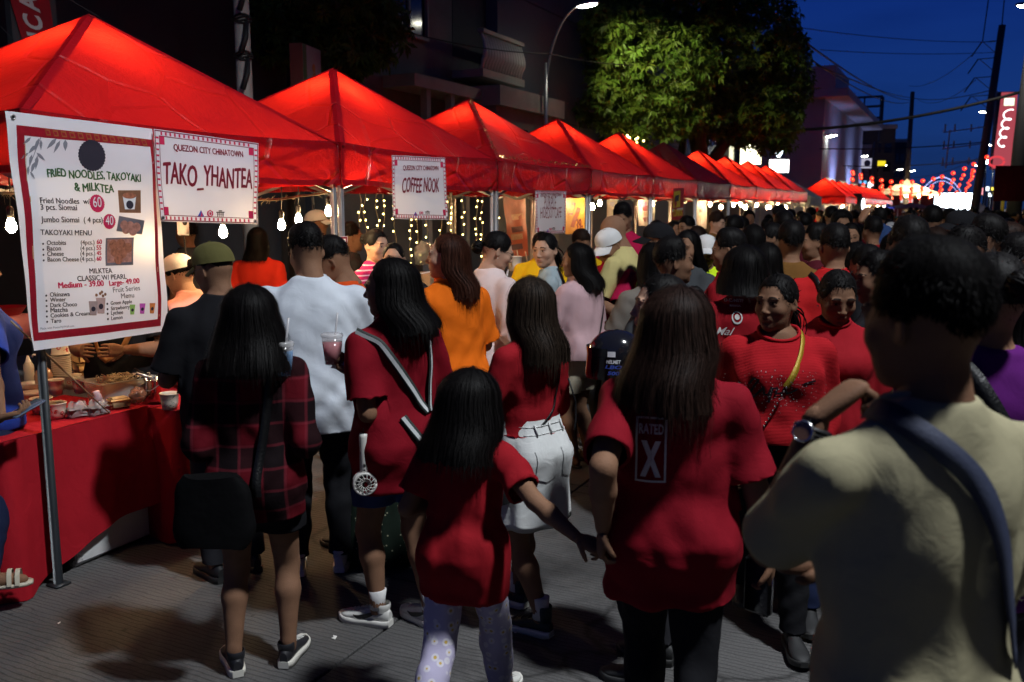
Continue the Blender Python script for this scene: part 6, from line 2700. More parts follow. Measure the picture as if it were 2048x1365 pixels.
lit_panel('bright pale yellow lightbox seen through the tree leaves', 1481, 290, 1522, 329, 44, (1, .96, .62), 4.5)
t, w_, h_ = lit_panel('blank bright white lightbox beside the tree', 1539, 320, 1577, 345, 40, (1, 1, .92), 9)
dm = thing('neon_sign', 'white neon diamond above the white lightbox', 'neon sign', at_d(1558, 302, 40), CAM_YAW)
mb = MB()
k_ = 40 / 1798
for sx in (-1, 1):
 mb.tube([(sx * 9 * k_, 0, 2 * k_), (0, 0, -12 * k_)], .05, 6)
 mb.tube([(sx * 9 * k_, 0, 4 * k_), (0, 0, 14 * k_)], .035, 6)
mb.build('tube', emat('neon white', (.75, .92, 1), 8), dm)
mb = MB()
mb.box((0, .06, -10 * k_), (.06, .05, 14 * k_))
mb.build('bracket', M_darksteel, dm)
t, w_, h_ = lit_panel('white lit shop sign with a grey emblem over the far shops', 1714, 317, 1743, 337, 76, (.80, .78, 1), .55)
mb = MB()
mb.lathe([(0, 0), (.28, 0)], 16, rot=Matrix.Rotation(R(90), 3, 'X'))
mb.build('emblem', M_inkgrey, t, False, (w_ * .2, -.028, 0))
lit_panel('yellow lit shop sign below the dark far building', 1750, 322, 1771, 333, 95, (1, .80, .03), 1.0)
lit_panel('small tilted white sign with a red foot on the violet building', 1677, 325, 1692, 337, 62, (.9, .95, 1), 2.2)
lit_panel('red foot of the small tilted sign', 1680, 338, 1690, 341, 62, (1, .08, .04), 1.2)
lit_panel('orange lit letters strip behind the far tents', 1609, 340, 1635, 346, 60, (1, .28, .05), .5)
lit_panel('blue lit shop sign above the blue tent', 1713, 362, 1733, 368, 85, (.15, .55, 1), 1.4)
r_ = np.random.default_rng(21)
for k, (px, py, w, h) in enumerate(((1640, 362, 18, 8), (1660, 361, 10, 6), (1673, 363, 10, 7), (1716, 378, 26, 8), (1738, 372, 16, 14), (1650, 372, 8, 5), (1697, 352, 5, 4), (1704, 380, 8, 6))):
 lit_panel('white shop front light in the far left row, number %s from the left' % ('first second third fourth fifth sixth seventh eighth'.split()[k]) if 0 else '%s bright shop front light from the near end beyond the far red tents' % ORDW[k], px - w / 2, py - h / 2, px + w / 2, py + h / 2, 88 + k, (.85, .93, 1), 4, cat='shop light', name='shop_light').__class__
 [o for o in bpy.data.objects if o.name.startswith('shop_light')][-1]['group'] = 'shop front lights down the left side'
for o in bpy.data.objects:
 if o.name.startswith('shop_light'):
  o['group'] = 'shop front lights down the left side'
for k, (px, py, w, h, c, st) in enumerate(((1962, 383, 10, 14, (1, .35, .4), 1.5), (1975, 378, 6, 8, (.8, .9, 1), 3), (1986, 378, 7, 6, (1, .75, .1), 2), (1998, 367, 5, 9, (.7, .85, 1), 3.5), (1980, 390, 6, 7, (.8, .9, 1), 3.5), (1952, 392, 8, 4, (.9, .95, 1), 2.5), (1993, 387, 14, 4, (1, .7, .15), 1.2), (2027, 417, 3, 14, (.7, .85, 1), 2))):
 t, _, _ = lit_panel('lit shop sign on the far right pavement: ' + ('pink', 'small white', 'yellow', 'tall bluish', 'square white', 'flat white', 'wide amber', 'thin upright white')[k], px - w / 2, py - h / 2, px + w / 2, py + h / 2, 78 - 3 * k, c, st, cat='shop light', name='shop_sign')
fl = thing('floodlight', 'bright bluish white floodlight over the lanterns', 'floodlight', at_d(1976, 324, 75), CAM_YAW)
mb = MB()
mb.box((0, .15, 0), (.5, .25, .4), bev=.03)
mb.build('housing', M_darksteel, fl)
mb = MB()
mb.box((0, 0, 0), (.40, .03, .30))
mb.build('lens', emat('floodlight lens', (.8, .93, 1), 60), fl, False)
mb = MB()
mb.tube([(0, .3, -at_d(1976, 324, 75)[2]), (0, .3, 0)], .06, 8)
mb.build('pole', M_darksteel, fl)

p = at_d(2008, 262, 52)
t = thing('vertical_sign', 'tall pink lit vertical sign with looping white script on the right', 'sign', p, CAM_YAW - R(8))
H2 = 4.4
mb = MB()
mb.box((0.05, .2, 0), (1.12, .4, H2), bev=.02)
mb.build('case', M_darksteel, t, False)
mb = MB()
mb.add([(-.50, -.012, -H2 / 2 + .04), (.58, -.012, -H2 / 2 + .04), (.58, -.012, H2 / 2 - .04), (-.30, -.012, H2 / 2 - .04)], [(0, 1, 2, 3)])
mb.build('panel', emat('pink sign glow', (.75, .12, .16), .55), t, False)
mb = MB()
pts = []
for q in np.linspace(0, 1, 60):
 pts.append((.16 + .24 * math.cos(q * 26) * (1 - .2 * q) - .30 * q, -.05, 1.15 - 2.1 * q + .14 * math.sin(q * 26)))
mb.tube(pts, .036, 6)
mb.build('script_tube', emat('white neon script', (1, .92, .92), 2.6), t)
mb = MB()
mb.tube([(-.30 + .42 * math.cos(a), -.05, -1.75 + .28 * math.sin(a)) for a in np.linspace(.3, 6.4, 24)], .07, 6)
mb.build('loop_tube', emat('red neon loop', (.8, .06, .08), 1.0), t)
mb = MB()
mb.box((.15, -.03, 1.62), (.55, .02, .42))
mb.build('emblem_panel', emat('greenish emblem', (.8, 1, .75), 1.6), t, False)
mb = MB()
mb.box((0, .3, -H2 / 2 - (p[2] - H2 / 2) / 2), (.35, .25, p[2] - H2 / 2))
mb.build('post', M_darksteel, t, False)
p = at_d(2030, 367, 27)
t = thing('street_banner', 'dark red cloth banner hanging from the right-hand pole', 'banner', p, CAM_YAW)
G = np.array([[(-.62 + 1.2 * u, .03 * math.sin(u * 5 + v * 3), .52 - 1.05 * v) for v in np.linspace(0, 1, 8)] for u in np.linspace(0, 1, 10)])
MB().grid(G).build('cloth', fabric('banner maroon', (.10, .008, .012)), t)
p2 = at_d(2036, 300, 29)
t = thing('utility_pole', 'thick dark utility pole at the right edge under the street lamp', 'utility pole', (p2[0], p2[1], 0))
mb = MB()
mb.tube([(0, 0, 0), (.05, 0, 4), (.22, 0, 9.2)], [.24, .21, .15], 12)
mb.build('pole', mat('dark pole', (.05, .05, .055), .8), t)
mb = MB()
mb.tube([(-.34, -.1, 0), (-.30, -.1, 2.9)], .05, 8)
mb.build('yellow_pipe', mat('yellow pipe', (.45, .32, .02), .5), t)
p2 = at_d(1985, 200, 55)
t = thing('utility_pole', 'tall leaning utility pole with stepped cross arms and stays', 'utility pole', (p2[0], p2[1], 0), CAM_YAW)
zt = at_d(1985, 55, 55)[2]
mb = MB()
mb.tube([(-.75, 0, 0), (-.2, 0, zt * .5), (.25, 0, zt)], [.26, .24, .20], 10)
mb.build('pole', mat('dark pole', (.05, .05, .055), .8), t)
mb = MB()
for k, z in enumerate((zt - .9, zt - 1.9, zt - 3.0, zt - 4.1)):
 mb.bar((.2 - .1 * k, -.05, z), (-.95 - .14 * k, -.05, z - .1), .045)
 mb.bar((.15 - .1 * k, -.05, z - .9), (-.85 - .14 * k, -.05, z - .1), .03)
 mb.bar((-.95 - .14 * k, -.05, z - .1), (-1.5 - .14 * k, -.05, z - .95), .06)
mb.bar((-.9, -.05, zt - 1), (-.62, -.05, zt + 3), .05)
mb.bar((.2, -.05, zt), (.25, -.05, zt + 3), .05)
mb.build('cross_arm', M_darksteel, t, False)
mb = MB()
for z in (zt - 6.0, zt - 7.0, zt - 8.0):
 mb.bar((-.3, -.05, z), (-2.9, -.05, z - .35), .06)
 for x in (-2.8, -2.2, -1.2):
  mb.bar((x, -.05, z - .30), (x, -.05, z + .15), .07)
mb.bar((-2.5, -.05, zt - 6.2), (-2.6, -.05, zt - 8.5), .06)
mb.build('insulator_rack', mat('pale steel', (.30, .30, .30), .6, .5), t, False)
p2 = at_d(1818, 300, 95)
t = thing('utility_pole', 'lone thin pole standing against the open blue sky', 'utility pole', (p2[0], p2[1], 0))
mb = MB()
mb.tube([(0, 0, 0), (0, 0, at_d(1818, 186, 95)[2])], [.3, .2], 8)
mb.build('pole', mat('dark pole', (.05, .05, .055), .8), t)
p2 = at_d(1595, 60, 30)
p0, p1 = at_d(1672, 198, 92), at_d(1765, 192, 92)
t = thing('billboard_frame', 'empty steel billboard frame on the roof against the sky', 'billboard frame', p0 * np.array([1, 1, 0]), CAM_YAW)
w_ = np.linalg.norm((p1 - p0)[:2])
mb = MB()
z1, z2, z3, z0 = p0[2], at_d(1700, 217, 92)[2], at_d(1700, 240, 92)[2], at_d(1700, 262, 92)[2]
for z in (z1, z2, z3):
 mb.bar((0, 0, z), (w_, 0, z + .25), .22)
for x in (.33, .62, 1.0):
 mb.bar((w_ * x, .05, 8.5), (w_ * x, .05, z1 + .2), .30 if x != .62 else .12)
mb.build('frame', M_darksteel, t, False)
for x in (.1, .95):
 slab('support', M_darksteel, t, (w_ * x - .2, .2, 0), (w_ * x + .2, .6, 8.6))

def cable(label, pts, sag, rad, group='overhead cables across the street'):
 P = [at_d(*q) for q in pts]
 o_ = P[0]
 F_ = []
 for a, b in zip(P[:-1], P[1:]):
  for s_ in np.linspace(0, 1, 14, endpoint=False):
   F_.append(a + (b - a) * s_ - o_ - np.array([0, 0, sag * 4 * s_ * (1 - s_)]))
 F_.append(P[-1] - o_)
 mb = MB()
 mb.tube(F_, rad, 5)
 tag(mb.build('cable', M_cable, None, True, o_), label, 'cable', group)

cable('thick twisted cable crossing low from the tree to the right pole', [(1560, 262, 30), (2040, 185, 29)], .25, .05)
cable('cable from the tree top sagging to the far pole', [(1585, 66, 28), (1818, 200, 95)], .5, .035)
cable('second cable sagging from the tree to the far pole', [(1577, 88, 28), (1818, 205, 95)], .7, .03)
cable('lowest cable running from the tree edge to the far pole', [(1632, 130, 28), (1818, 195, 95)], .2, .03)
cable('thin cable high across the open sky', [(1600, 56, 40), (1990, 84, 55)], .2, .018)
cable('thin cable just below the high one', [(1640, 100, 45), (1990, 105, 55)], .15, .018)
cable('cable from the far pole to the lattice pole', [(1818, 195, 95), (1985, 180, 55)], .4, .03)
cable('lower cable from the far pole to the lattice pole', [(1818, 172, 95), (1950, 105, 55)], .7, .02)
cable('cable from the far pole up to the first cross arm', [(1830, 196, 90), (1952, 160, 55)], .9, .02)
cable('low cable in front of the violet building', [(1640, 298, 45), (1990, 282, 50)], .15, .03)
cable('lowest cable across the far street', [(1650, 330, 60), (1985, 315, 60)], .3, .03)
cable('cable hanging across the dark left buildings', [(780, 55, 16), (1095, 108, 19.5)], .1, .012)
cable('cable from the street lamp into the tree', [(1095, 108, 19.5), (1330, 130, 24)], .1, .012)
cable('thin guy wire from the near tent peak up to the left', [(140, 0, 6.8), (205, 38, 7.0)], .0, .003)
cable('thin guy wire above the near tent on the far left', [(0, 52, 6.8), (58, 112, 6.6)], .0, .003)
cable('stay wire running over the first tent roof', [(205, 42, 6.95), (668, 372, 7.15)], -.02, .003)

# ------------------------------------------------------------------ far end: stage, marquee, canopies
st = at_d(1906, 430, 118)
t = thing('led_screen', 'big glaring white LED screen at the end of the street', 'screen', (st[0], st[1], 0), CAM_YAW)
k_ = 118 / 1798
w_, z0, z1 = 78 * k_, at_d(1906, 430, 118)[2], at_d(1906, 387, 118)[2]
slab('frame', M_black, t, (-w_ / 2 - .1, 0, 0), (w_ / 2 + .1, .4, z1 + .1))
mb = MB()
mb.box((0, -.03, (z0 + z1) / 2), (w_, .04, z1 - z0))
mb.build('panel', emat('led white', (.82, .92, 1.0), 9), t, False)
mb = MB()
mb.tube([(.02 + .42 * math.cos(a), -.06, (z0 + z1) / 2 + .28 + .22 * math.sin(a)) for a in np.linspace(.4, 5.6, 16)], .05, 5)
mb.build('emblem', emat('led red', (1, .08, .06), 3), t)
t = thing('stage', 'dark red stage front with a gold line of lettering left of the screen', 'stage', (at_d(1800, 420, 115)[0], at_d(1800, 420, 115)[1], 0), CAM_YAW)
k2 = 115 / 1798
slab('fascia', mat('stage maroon', (.13, .01, .015), .7), t, (-60 * k2 * .75, 0, 0), (66 * k2, .5, at_d(1800, 389, 115)[2]))
V, F = text2d('CHINATOWN', .02, 0, 'LEFT')
mb = MB()
mb.add([(v[0] * .33 + .0, -.03, v[1] * .42 + at_d(1800, 396, 115)[2]) for v in V], F)
mb.build('lettering', emat('gold lettering', (1, .55, .12), .8), t, False)
slab('screen_glow', emat('stage side screen', (.85, .85, .9), .9), t, (0, -.05, at_d(1800, 406, 115)[2]), (24 * k2, -.02, at_d(1800, 398, 115)[2]))
arch = thing('light_arch', 'arch of violet fairy lights over the LED screen', 'light arch', (at_d(1880, 400, 122)[0], at_d(1880, 400, 122)[1], 0), CAM_YAW)
k3 = 122 / 1798
mb, gb = MB(), MB()
zb = at_d(1880, 380, 122)[2]
zt_ = at_d(1880, 355, 122)[2]
Pp = [(-46 * k3 + 92 * k3 * s_, 0, zb - 1.3 + (zt_ - zb + 1.3) * math.sin(s_ * math.pi) ** .7) for s_ in np.linspace(0, 1, 40)]
mb.tube(Pp, .06, 6)
mb.tube([Pp[0], (Pp[0][0], 0, 0)], .08, 6)
mb.tube([Pp[-1], (Pp[-1][0], 0, 0)], .08, 6)
mb.build('rib', M_darksteel, arch)
for q in Pp:
 gb.lathe([(0, -.1), (.11, 0), (0, .1)], 6, (q[0], -.1, q[2]))
 gb.lathe([(0, -.07), (.08, 0), (0, .07)], 6, (q[0] * .93, -.1, q[2] - .5))
tag(gb.build('bulb', emat('violet bulb', (.45, .5, 1.0), 2.2), arch), kind='stuff')

def far_canopy(label, px0, px1, pyt, pye, pyb, d, m, peak=.5, cat='canopy'):
 a, b = at_d(px0, pye, d), at_d(px1, pye, d)
 w_ = np.linalg.norm((b - a)[:2])
 t = thing('canopy_tent', label, cat, (a[0], a[1], 0), CAM_YAW)
 ze, zp, zv = a[2], at_d(px0, pyt, d)[2], at_d(px0, pyb, d)[2]
 n = 12
 G = []
 for i in range(n + 1):
  u = i / n
  row = []
  for j in range(9):
   v = j / 8
   q = min(1 - abs(u - peak) / (peak if u < peak else 1 - peak), 1 - abs(v - .5) * 2)
   row.append((w_ * u, w_ * v, ze + (zp - ze) * max(0, q) ** 1.15 + .03 * math.sin(u * 40)))
  G.append(row)
 mb = MB().grid(np.array(G))
 mb.build('canopy', m, t)
 mb = MB()
 mb.grid(np.array([[(w_ * u, -.01 + .03 * math.sin(u * 50), ze), (w_ * u, -.01, zv)] for u in np.linspace(0, 1, 20)]))
 mb.build('valance', m, t)
 for x in (.02, .98):
  for y in (.02, .98):
   mb = MB()
   mb.tube([(w_ * x, w_ * y, 0), (w_ * x, w_ * y, ze)], .04, 6)
   mb.build('leg', M_steel, t)
 return t

far_canopy('large white marquee roof in front of the stage', 1782, 1890, 357, 388, 391, 92, M_white_t)
for k_, px_ in enumerate((1812, 1838, 1862)):
 bulb('lamp added under the %s of the white marquee' % ('left side', 'middle', 'right side')[k_], at_d(px_, 391, 93.5), 1200, cord=.5, r=.11, group='lamps added under the marquee')  # lamps added to brighten the marquee roof, no known fixtures
far_canopy('brownish low canopy roof below the white marquee', 1795, 1888, 405, 417, 419, 70, M_brown_t)
far_canopy('blue canopy roof beside the far red tents', 1724, 1790, 385, 414, 418, 52, M_blue_t, .3)
far_canopy('tan canopy in front of the blue one', 1738, 1782, 404, 420, 422, 48, M_brown_t, .3)
far_canopy('white canopy tent right of the LED screen', 1948, 1992, 405, 424, 427, 66, M_white_t)
far_canopy('small white canopy at the far right pavement', 2010, 2046, 416, 424, 428, 60, M_white_t)
p = at_d(1714, 414, 37)
t = thing('sign_pillar', 'black pillar sign with a white lit oval at the far tents', 'sign', (p[0], p[1], 0), CAM_YAW)
k_ = 37 / 1798
zt_ = at_d(1714, 388, 37)[2]
slab('pillar', M_black, t, (-9 * k_, 0, 0), (8 * k_, .3, zt_))
mb = MB()
mb.lathe([(0, 0), (.9, 0)], 20, rot=Matrix.Rotation(R(90), 3, 'X'))
V = np.concatenate(mb.V) * np.array([.08, 1, .27])
obj('oval', new_mesh('oval', V, mb.F), t, emat('oval glow', (.9, .95, 1), 4), (11.5 * k_, -.03, zt_ - .42))
mb = MB()
mb.box((11.5 * k_, .08, zt_ - .42), (.17, .16, .56), bev=.03)
mb.build('oval_case', M_black, t)
p = at_d(1633, 440, 33)
t = thing('feather_flag', 'curved red feather flag standing before the grey tent', 'flag', (p[0], p[1], 0), CAM_YAW)
zt_ = at_d(1633, 408, 33)[2]
G = np.array([[(-.14 + .30 * u * math.sin(min(1, .25 + v) * 1.9) + .12 * v * v, .03 * math.sin(3 * v), zt_ - (zt_ - .5) * v) for u in np.linspace(0, 1, 5)] for v in np.linspace(0, 1, 12)])
MB().grid(G).build('cloth', M_red, t)
mb = MB()
mb.tube([(-.14, 0, 0), (-.14, 0, zt_ * .8), (0.02, 0, zt_ + .02)], .015, 6)
mb.build('pole', M_steel, t)

M_lan = emat('lantern red glow', (1.0, .035, .015), 2.2)
M_lan2 = emat('lantern core', (1.0, .30, .12), 5.0)
lan_me = {}

def lantern_mesh():
 mb = MB()
 mb.lathe([(.05, -.17), (.12, -.14), (.18, -.06), (.185, .02), (.16, .10), (.10, .155), (.05, .17)], 12)
 a = new_mesh('lantern', np.concatenate(mb.V), mb.F, None, True, [M_lan])
 mb = MB()
 mb.lathe([(.0, .20), (.055, .195), (.06, .165), (.0, .16)], 8)
 mb.lathe([(.0, -.165), (.055, -.17), (.06, -.20), (.0, -.205)], 8)
 mb.tube([(0, 0, -.2), (0, 0, -.42)], [.012, .025], 5)
 b = new_mesh('tassel', np.concatenate(mb.V), mb.F, None, True, [M_goldink])
 mb = MB()
 mb.lathe([(0, -.05), (.045, -.02), (.05, .02), (0, .06)], 8, (0, -.17, 0))
 c = new_mesh('glow', np.concatenate(mb.V), mb.F, None, True, [M_lan2])
 return a, b, c

LA, LB, LC = lantern_mesh()
r_ = np.random.default_rng(17)
n_l = 0
for k, (dL, zL, zR, sag) in enumerate(((52, 4.25, 5.1, 1.1), (60, 4.5, 5.2, 1.5), (69, 4.3, 5.3, 1.45), (78, 4.1, 5.0, 1.3), (88, 4.7, 5.2, 1.7), (99, 4.3, 4.9, 1.6), (110, 4.6, 4.8, 1.5))):
 a = at_d(1690 + 2 * k, 400, dL)
 b = at_d(1975 - 3 * k, 400, dL)
 a[2], b[2] = zL, zR
 mbw = MB()
 pts = [a + (b - a) * s_ - np.array([0, 0, sag * 4 * s_ * (1 - s_)]) - a for s_ in np.linspace(0, 1, 24)]
 mbw.tube(pts, .012, 4)
 tag(mbw.build('cable', M_cable, None, True, a), 'wire carrying a string of red lanterns, %s from the front' % 'first second third fourth fifth sixth seventh'.split()[k], 'cable', 'lantern wires')
 n_ = 14
 for j in range(n_):
  s_ = (j + .5 + r_.uniform(-.12, .12)) / n_
  c = a + (b - a) * s_ - np.array([0, 0, sag * 4 * s_ * (1 - s_) + .24])
  for q in range(1 if j % 3 else 2):
   o = obj('lantern', LA, None, None, c - np.array([0, 0, .40 * q]), (0, 0, CAM_YAW))
   o.scale = (.62, .62, .62)
   tag(o, '%s red lantern from the left on the %s string over the street%s' % (ORDW[j], ORDW[k], ', hanging under another' if q else ''), 'lantern', 'red lanterns strung over the street')
   obj('tassel', LB, o)
   obj('glow', LC, o)
# ------------------------------------------------------------------ the takoyaki stall: tables, cloths, food
M_cloth = fabric('red tablecloth', (.40, .012, .022), .8, wr=.2)
M_tabletop = mat('folding table top', (.6, .6, .58), .5)

def draped(label, A, Bc, depth, z, drop, seed, hem=None, m=None):
 """table and cloth; A, Bc: front corners on the ground plan, depth towards -x"""
 A, Bc = np.array(A, float), np.array(Bc, float)
 u = Bc - A
 L_ = np.linalg.norm(u)
 u /= L_
 n = np.array([-u[1], u[0]])
 ang = math.atan2(u[1], u[0])
 t = thing('folding_table', 'folding table under ' + label, 'table', (A[0], A[1], 0), ang)
 slab('table_top', M_tabletop, t, (.03, .03, z - .035), (L_ - .03, depth - .03, z - .008))
 for x in (.10, L_ - .10):
  for y in (.12, depth - .12):
   mb = MB()
   mb.tube([(x, y, 0), (x, y, z - .036)], .014, 8)
   mb.build('leg', M_darksteel, t)
 r = np.random.default_rng(seed)
 ph = r.uniform(0, 6.28, 10)
 nx, nv = 60, 16
 rows = []
 for i in range(nv + 1):
  v = i / nv
  row = []
  per = 2 * (L_ + depth)
  for k in range(nx * 2 + 40):
   s_ = k / (nx * 2 + 40) * per
   if s_ < L_:
    p, nn, w = np.array([s_, 0.]), np.array([0., -1.]), s_ / L_
   elif s_ < L_ + depth:
    p, nn, w = np.array([L_, s_ - L_]), np.array([1., 0]), 1.0
   elif s_ < 2 * L_ + depth:
    p, nn, w = np.array([2 * L_ + depth - s_, depth]), np.array([0., 1]), 1 - (s_ - L_ - depth) / L_
   else:
    p, nn, w = np.array([0, per - s_]), np.array([-1., 0]), 0.0
   dr = (drop if hem is None else (hem[0] + (hem[1] - hem[0]) * w))
   f_ = (math.sin(s_ * 15 + ph[0] + v) * .55 + math.sin(s_ * 27 + ph[1] - v * 2) * .3 + math.sin(s_ * 7 + ph[2]) * .6) * .022 * v ** 1.1
   cnr = min(abs(s_ - L_), abs(s_), abs(per - s_), abs(s_ - L_ - depth))
   f_ += .07 * v * math.exp(-(cnr / .09) ** 2)
   q = p + nn * (f_ + .006 + .015 * v)
   zz = z - dr * v + (.02 * math.sin(s_ * 9 + ph[3]) * v)
   row.append((q[0], q[1], max(.004, zz)))
  rows.append(row)
 G = np.array(rows)
 mb = MB()
 mb.grid(G, closed=True)
 c = np.array([[x, y, z + .0015 * math.sin(x * 20 + y * 13)] for x in np.linspace(0, L_, 14) for y in np.linspace(0, depth, 8)]).reshape(14, 8, 3)
 mb.grid(c)
 V = np.concatenate(mb.V)
 o = obj('tablecloth', new_mesh('tablecloth', V, mb.F), None, m or M_cloth, (A[0], A[1], 0), (0, 0, ang))
 tag(o, label, 'tablecloth')
 return o

draped('red tablecloth with a raised hem on the near takoyaki table', (-3.91, 2.58), (-3.93, 3.45), .66, .76, .74, 3, (.752, .50))
draped('red tablecloth falling in folds on the second takoyaki table', (-3.74, 3.47), (-3.77, 4.02), .70, .745, .72, 6)
TZ = .764
tag(slab('board', mat('white board', (.62, .62, .62), .5), None, (-3.965, 2.96, .03), (-3.945, 3.42, .34)), 'white board standing under the raised hem of the near table', 'board')
mb = MB()
a, b = at_z(150, 1128, .02), at_z(302, 1062, .02)
mb.tube([a - a, b - a], .016, 8)
tag(mb.build('steel_bar', M_steel, None, True, a), 'loose steel bar lying on the road before the table', 'bar')
r_ = np.random.default_rng(2)

def bag_mat(name, c=(.75, .72, .70), a=.28):
 return mat(name, c, .22, alpha=a, var=.1, vs_=20, bump=.8, bs=35, spec=.7)

def crumple(label, p, size, m, seed, cat='plastic bag', name='plastic_bag', amp=.35):
 f_ = np.random.default_rng(seed)
 mb = MB()
 n, k = 12, 16
 G = []
 ph = f_.uniform(0, 6.28, 12)
 for i in range(n + 1):
  th = math.pi * i / n
  row = []
  for j in range(k):
   a = 2 * math.pi * j / k
   rr = 1 + amp * (.5 * math.sin(3 * a + ph[0] + th * 2) + .4 * math.sin(5 * a - th * 4 + ph[1]) + .3 * math.sin(8 * th + 2 * a + ph[2]))
   row.append((size[0] * rr * math.sin(th) * math.cos(a), size[1] * rr * math.sin(th) * math.sin(a), max(0, size[2] * (1 + rr * math.cos(th)))))
  G.append(row)
 mb.grid(np.array(G), closed=True)
 o = mb.build(name, m, None, True, p)
 tag(o, label, cat)
 return o

M_clear = bag_mat('clear plastic film')
crumple('crumpled clear plastic bag on the road at the end of the steel bar', at_z(150, 1130, .0), (.06, .05, .05), M_clear, 4)

M_cup = mat('paper cup white', (.70, .62, .52), .55, var=.04)
M_cupred = mat('cup print red', (.55, .03, .03), .5)
M_broth = mat('noodle broth', (.30, .15, .03), .3, var=.5, vs_=80)

def paper_cup(label, p, rt=.052, rb=.040, h=.085, letters='', inv=False, fill=None, group=None, leafy=False):
 t = thing('paper_cup', label, 'paper cup', p, 0, group)
 mb = MB()
 pr = [(0, .001), (rb, .001), (rb + (rt - rb) * .5, h * .5), (rt, h), (rt + .003, h + .002), (rt + .003, h + .006), (rt - .001, h + .006), (rt - .003, h - .004), (rb + .001, .012), (0, .010)]
 if inv:
  pr = [(r, h + .006 - z) for r, z in pr]
 mb.lathe(pr, 28)
 mb.build('cup', M_cup, t)
 rad = lambda z: (rb + (rt - rb) * ((h - z) / h if inv else z / h)) + .0012
 mb = MB()
 r = np.random.default_rng(len(label))
 base_a = math.atan2(-p[1], -p[0]) if False else math.atan2(-p[1], -p[0])
 for k, ch in enumerate(letters):
  V, F = text2d(ch, .03, 0, 'CENTER')
  a0 = base_a + (-1.25 + 2.5 * ((k * .37) % 1.0))
  z0 = h * (.12 + .62 * ((k * .618) % 1))
  sz = h * r.uniform(.30, .42)
  ro = r.uniform(-.7, .7)
  W = []
  for v in V:
   x, y = v[0] * math.cos(ro) - v[1] * math.sin(ro), v[0] * math.sin(ro) + v[1] * math.cos(ro)
   z = min(h - .006, max(.004, z0 + y * sz))
   rr = rad(z)
   a = a0 + x * sz / rr
   W.append((rr * math.cos(a), rr * math.sin(a), z))
  mb.add(W, F)
 if letters:
  mb.build('print', M_cupred, t, False)
 if leafy:
  mb = MB()
  for (a, z, L_, an) in ((-.3, .055, .05, .5), (.1, .05, .05, -.6), (.25, .062, .04, .9), (-.1, .025, .02, .2), (.3, .02, .02, -.3), (-.5, .02, .018, .7)):
   P = [(0, 0), (.4, .10), (1, 0), (.4, -.10)]
   W = []
   for q in P:
    x, y = q[0] * L_ * math.cos(an) - q[1] * L_ * math.sin(an), q[0] * L_ * math.sin(an) + q[1] * L_ * math.cos(an)
    zq = min(h - .004, max(.003, z + y))
    W.append((rad(zq) * math.cos(base_a + a + x / .05), rad(zq) * math.sin(base_a + a + x / .05), zq))
   mb.add(W, [(0, 1, 2, 3)])
  mb.build('print', mat('leaf print', (.06, .07, .06), .5), t, False)
 if fill:
  mb = MB()
  mb.lathe([(0, h * .86), (rt - .006, h * .86)], 20)
  mb.build('filling', fill, t, False)
 return t

LT = 'ATOCERA'
paper_cup('squat paper bowl with red letters nearest the table edge', at_z(112, 836, TZ), .054, .043, .075, 'ATOCEO', fill=M_broth)
paper_cup('paper bowl with red letters behind the nearest one', at_z(84, 826, TZ), .054, .043, .075, 'CAROT', fill=M_broth)
paper_cup('white cup with red letters beside the noodle tub', at_z(163, 786, TZ), .050, .036, .085, 'CERTO')
paper_cup('second white cup, half hidden behind the lettered cup', at_z(146, 778, TZ), .050, .036, .080, 'TOA')
paper_cup('short cup beside the pump bottle', at_z(113, 790, TZ), .044, .034, .085, 'C')
paper_cup('paper cup with leaf sprigs on the right corner of the table', at_z(340, 818, TZ - .016), .050, .039, .083, '', leafy=True)
sp = at_z(126, 778, TZ)
for k in range(11):
 t = paper_cup('%s nested paper cup from the bottom of the tall stack' % ORDW[k], sp + np.array([0, 0, .011 * k]), .052, .040, .085, 'AO' if k == 0 else '', group='paper cups nested in the stack')
paper_cup('upside-down paper cup with red letters on top of the stack', sp + np.array([0, 0, .21]), .050, .038, .085, 'ETACOE', inv=True)

M_tub = mat('clear tub plastic', (.80, .78, .76), .25, alpha=.38, spec=.6, var=.02)
M_noodle = mat('pale noodles', (.80, .64, .40), .6, var=.2)
M_noodle2 = mat('brown noodles', (.62, .36, .22), .5, var=.3)
tp = at_z(240, 800, TZ)
t = thing('food_tub', 'clear rectangular plastic tub heaped with cooked noodles', 'food tub', tp, R(80))
mb = MB()
def tubring(hx, hy, z, n=7):
 out = []
 for (cx, cy, a0) in ((hx, hy, 0), (-hx, hy, 90), (-hx, -hy, 180), (hx, -hy, 270)):
  for a in np.linspace(a0, a0 + 90, n):
   out.append((cx * .86 + hx * .14 * math.cos(R(a)) + (0 if 1 else 0), cy * .86 + hy * .14 * math.sin(R(a)), z))
 return out
rings = [tubring(.135, .09, .003), tubring(.145, .10, .06), tubring(.155, .108, .125), tubring(.168, .120, .127), tubring(.168, .120, .121)]
mb.grid(np.array(rings), closed=True)
mb.add(rings[0], [tuple(range(28))])
mb.build('tub', M_tub, t)

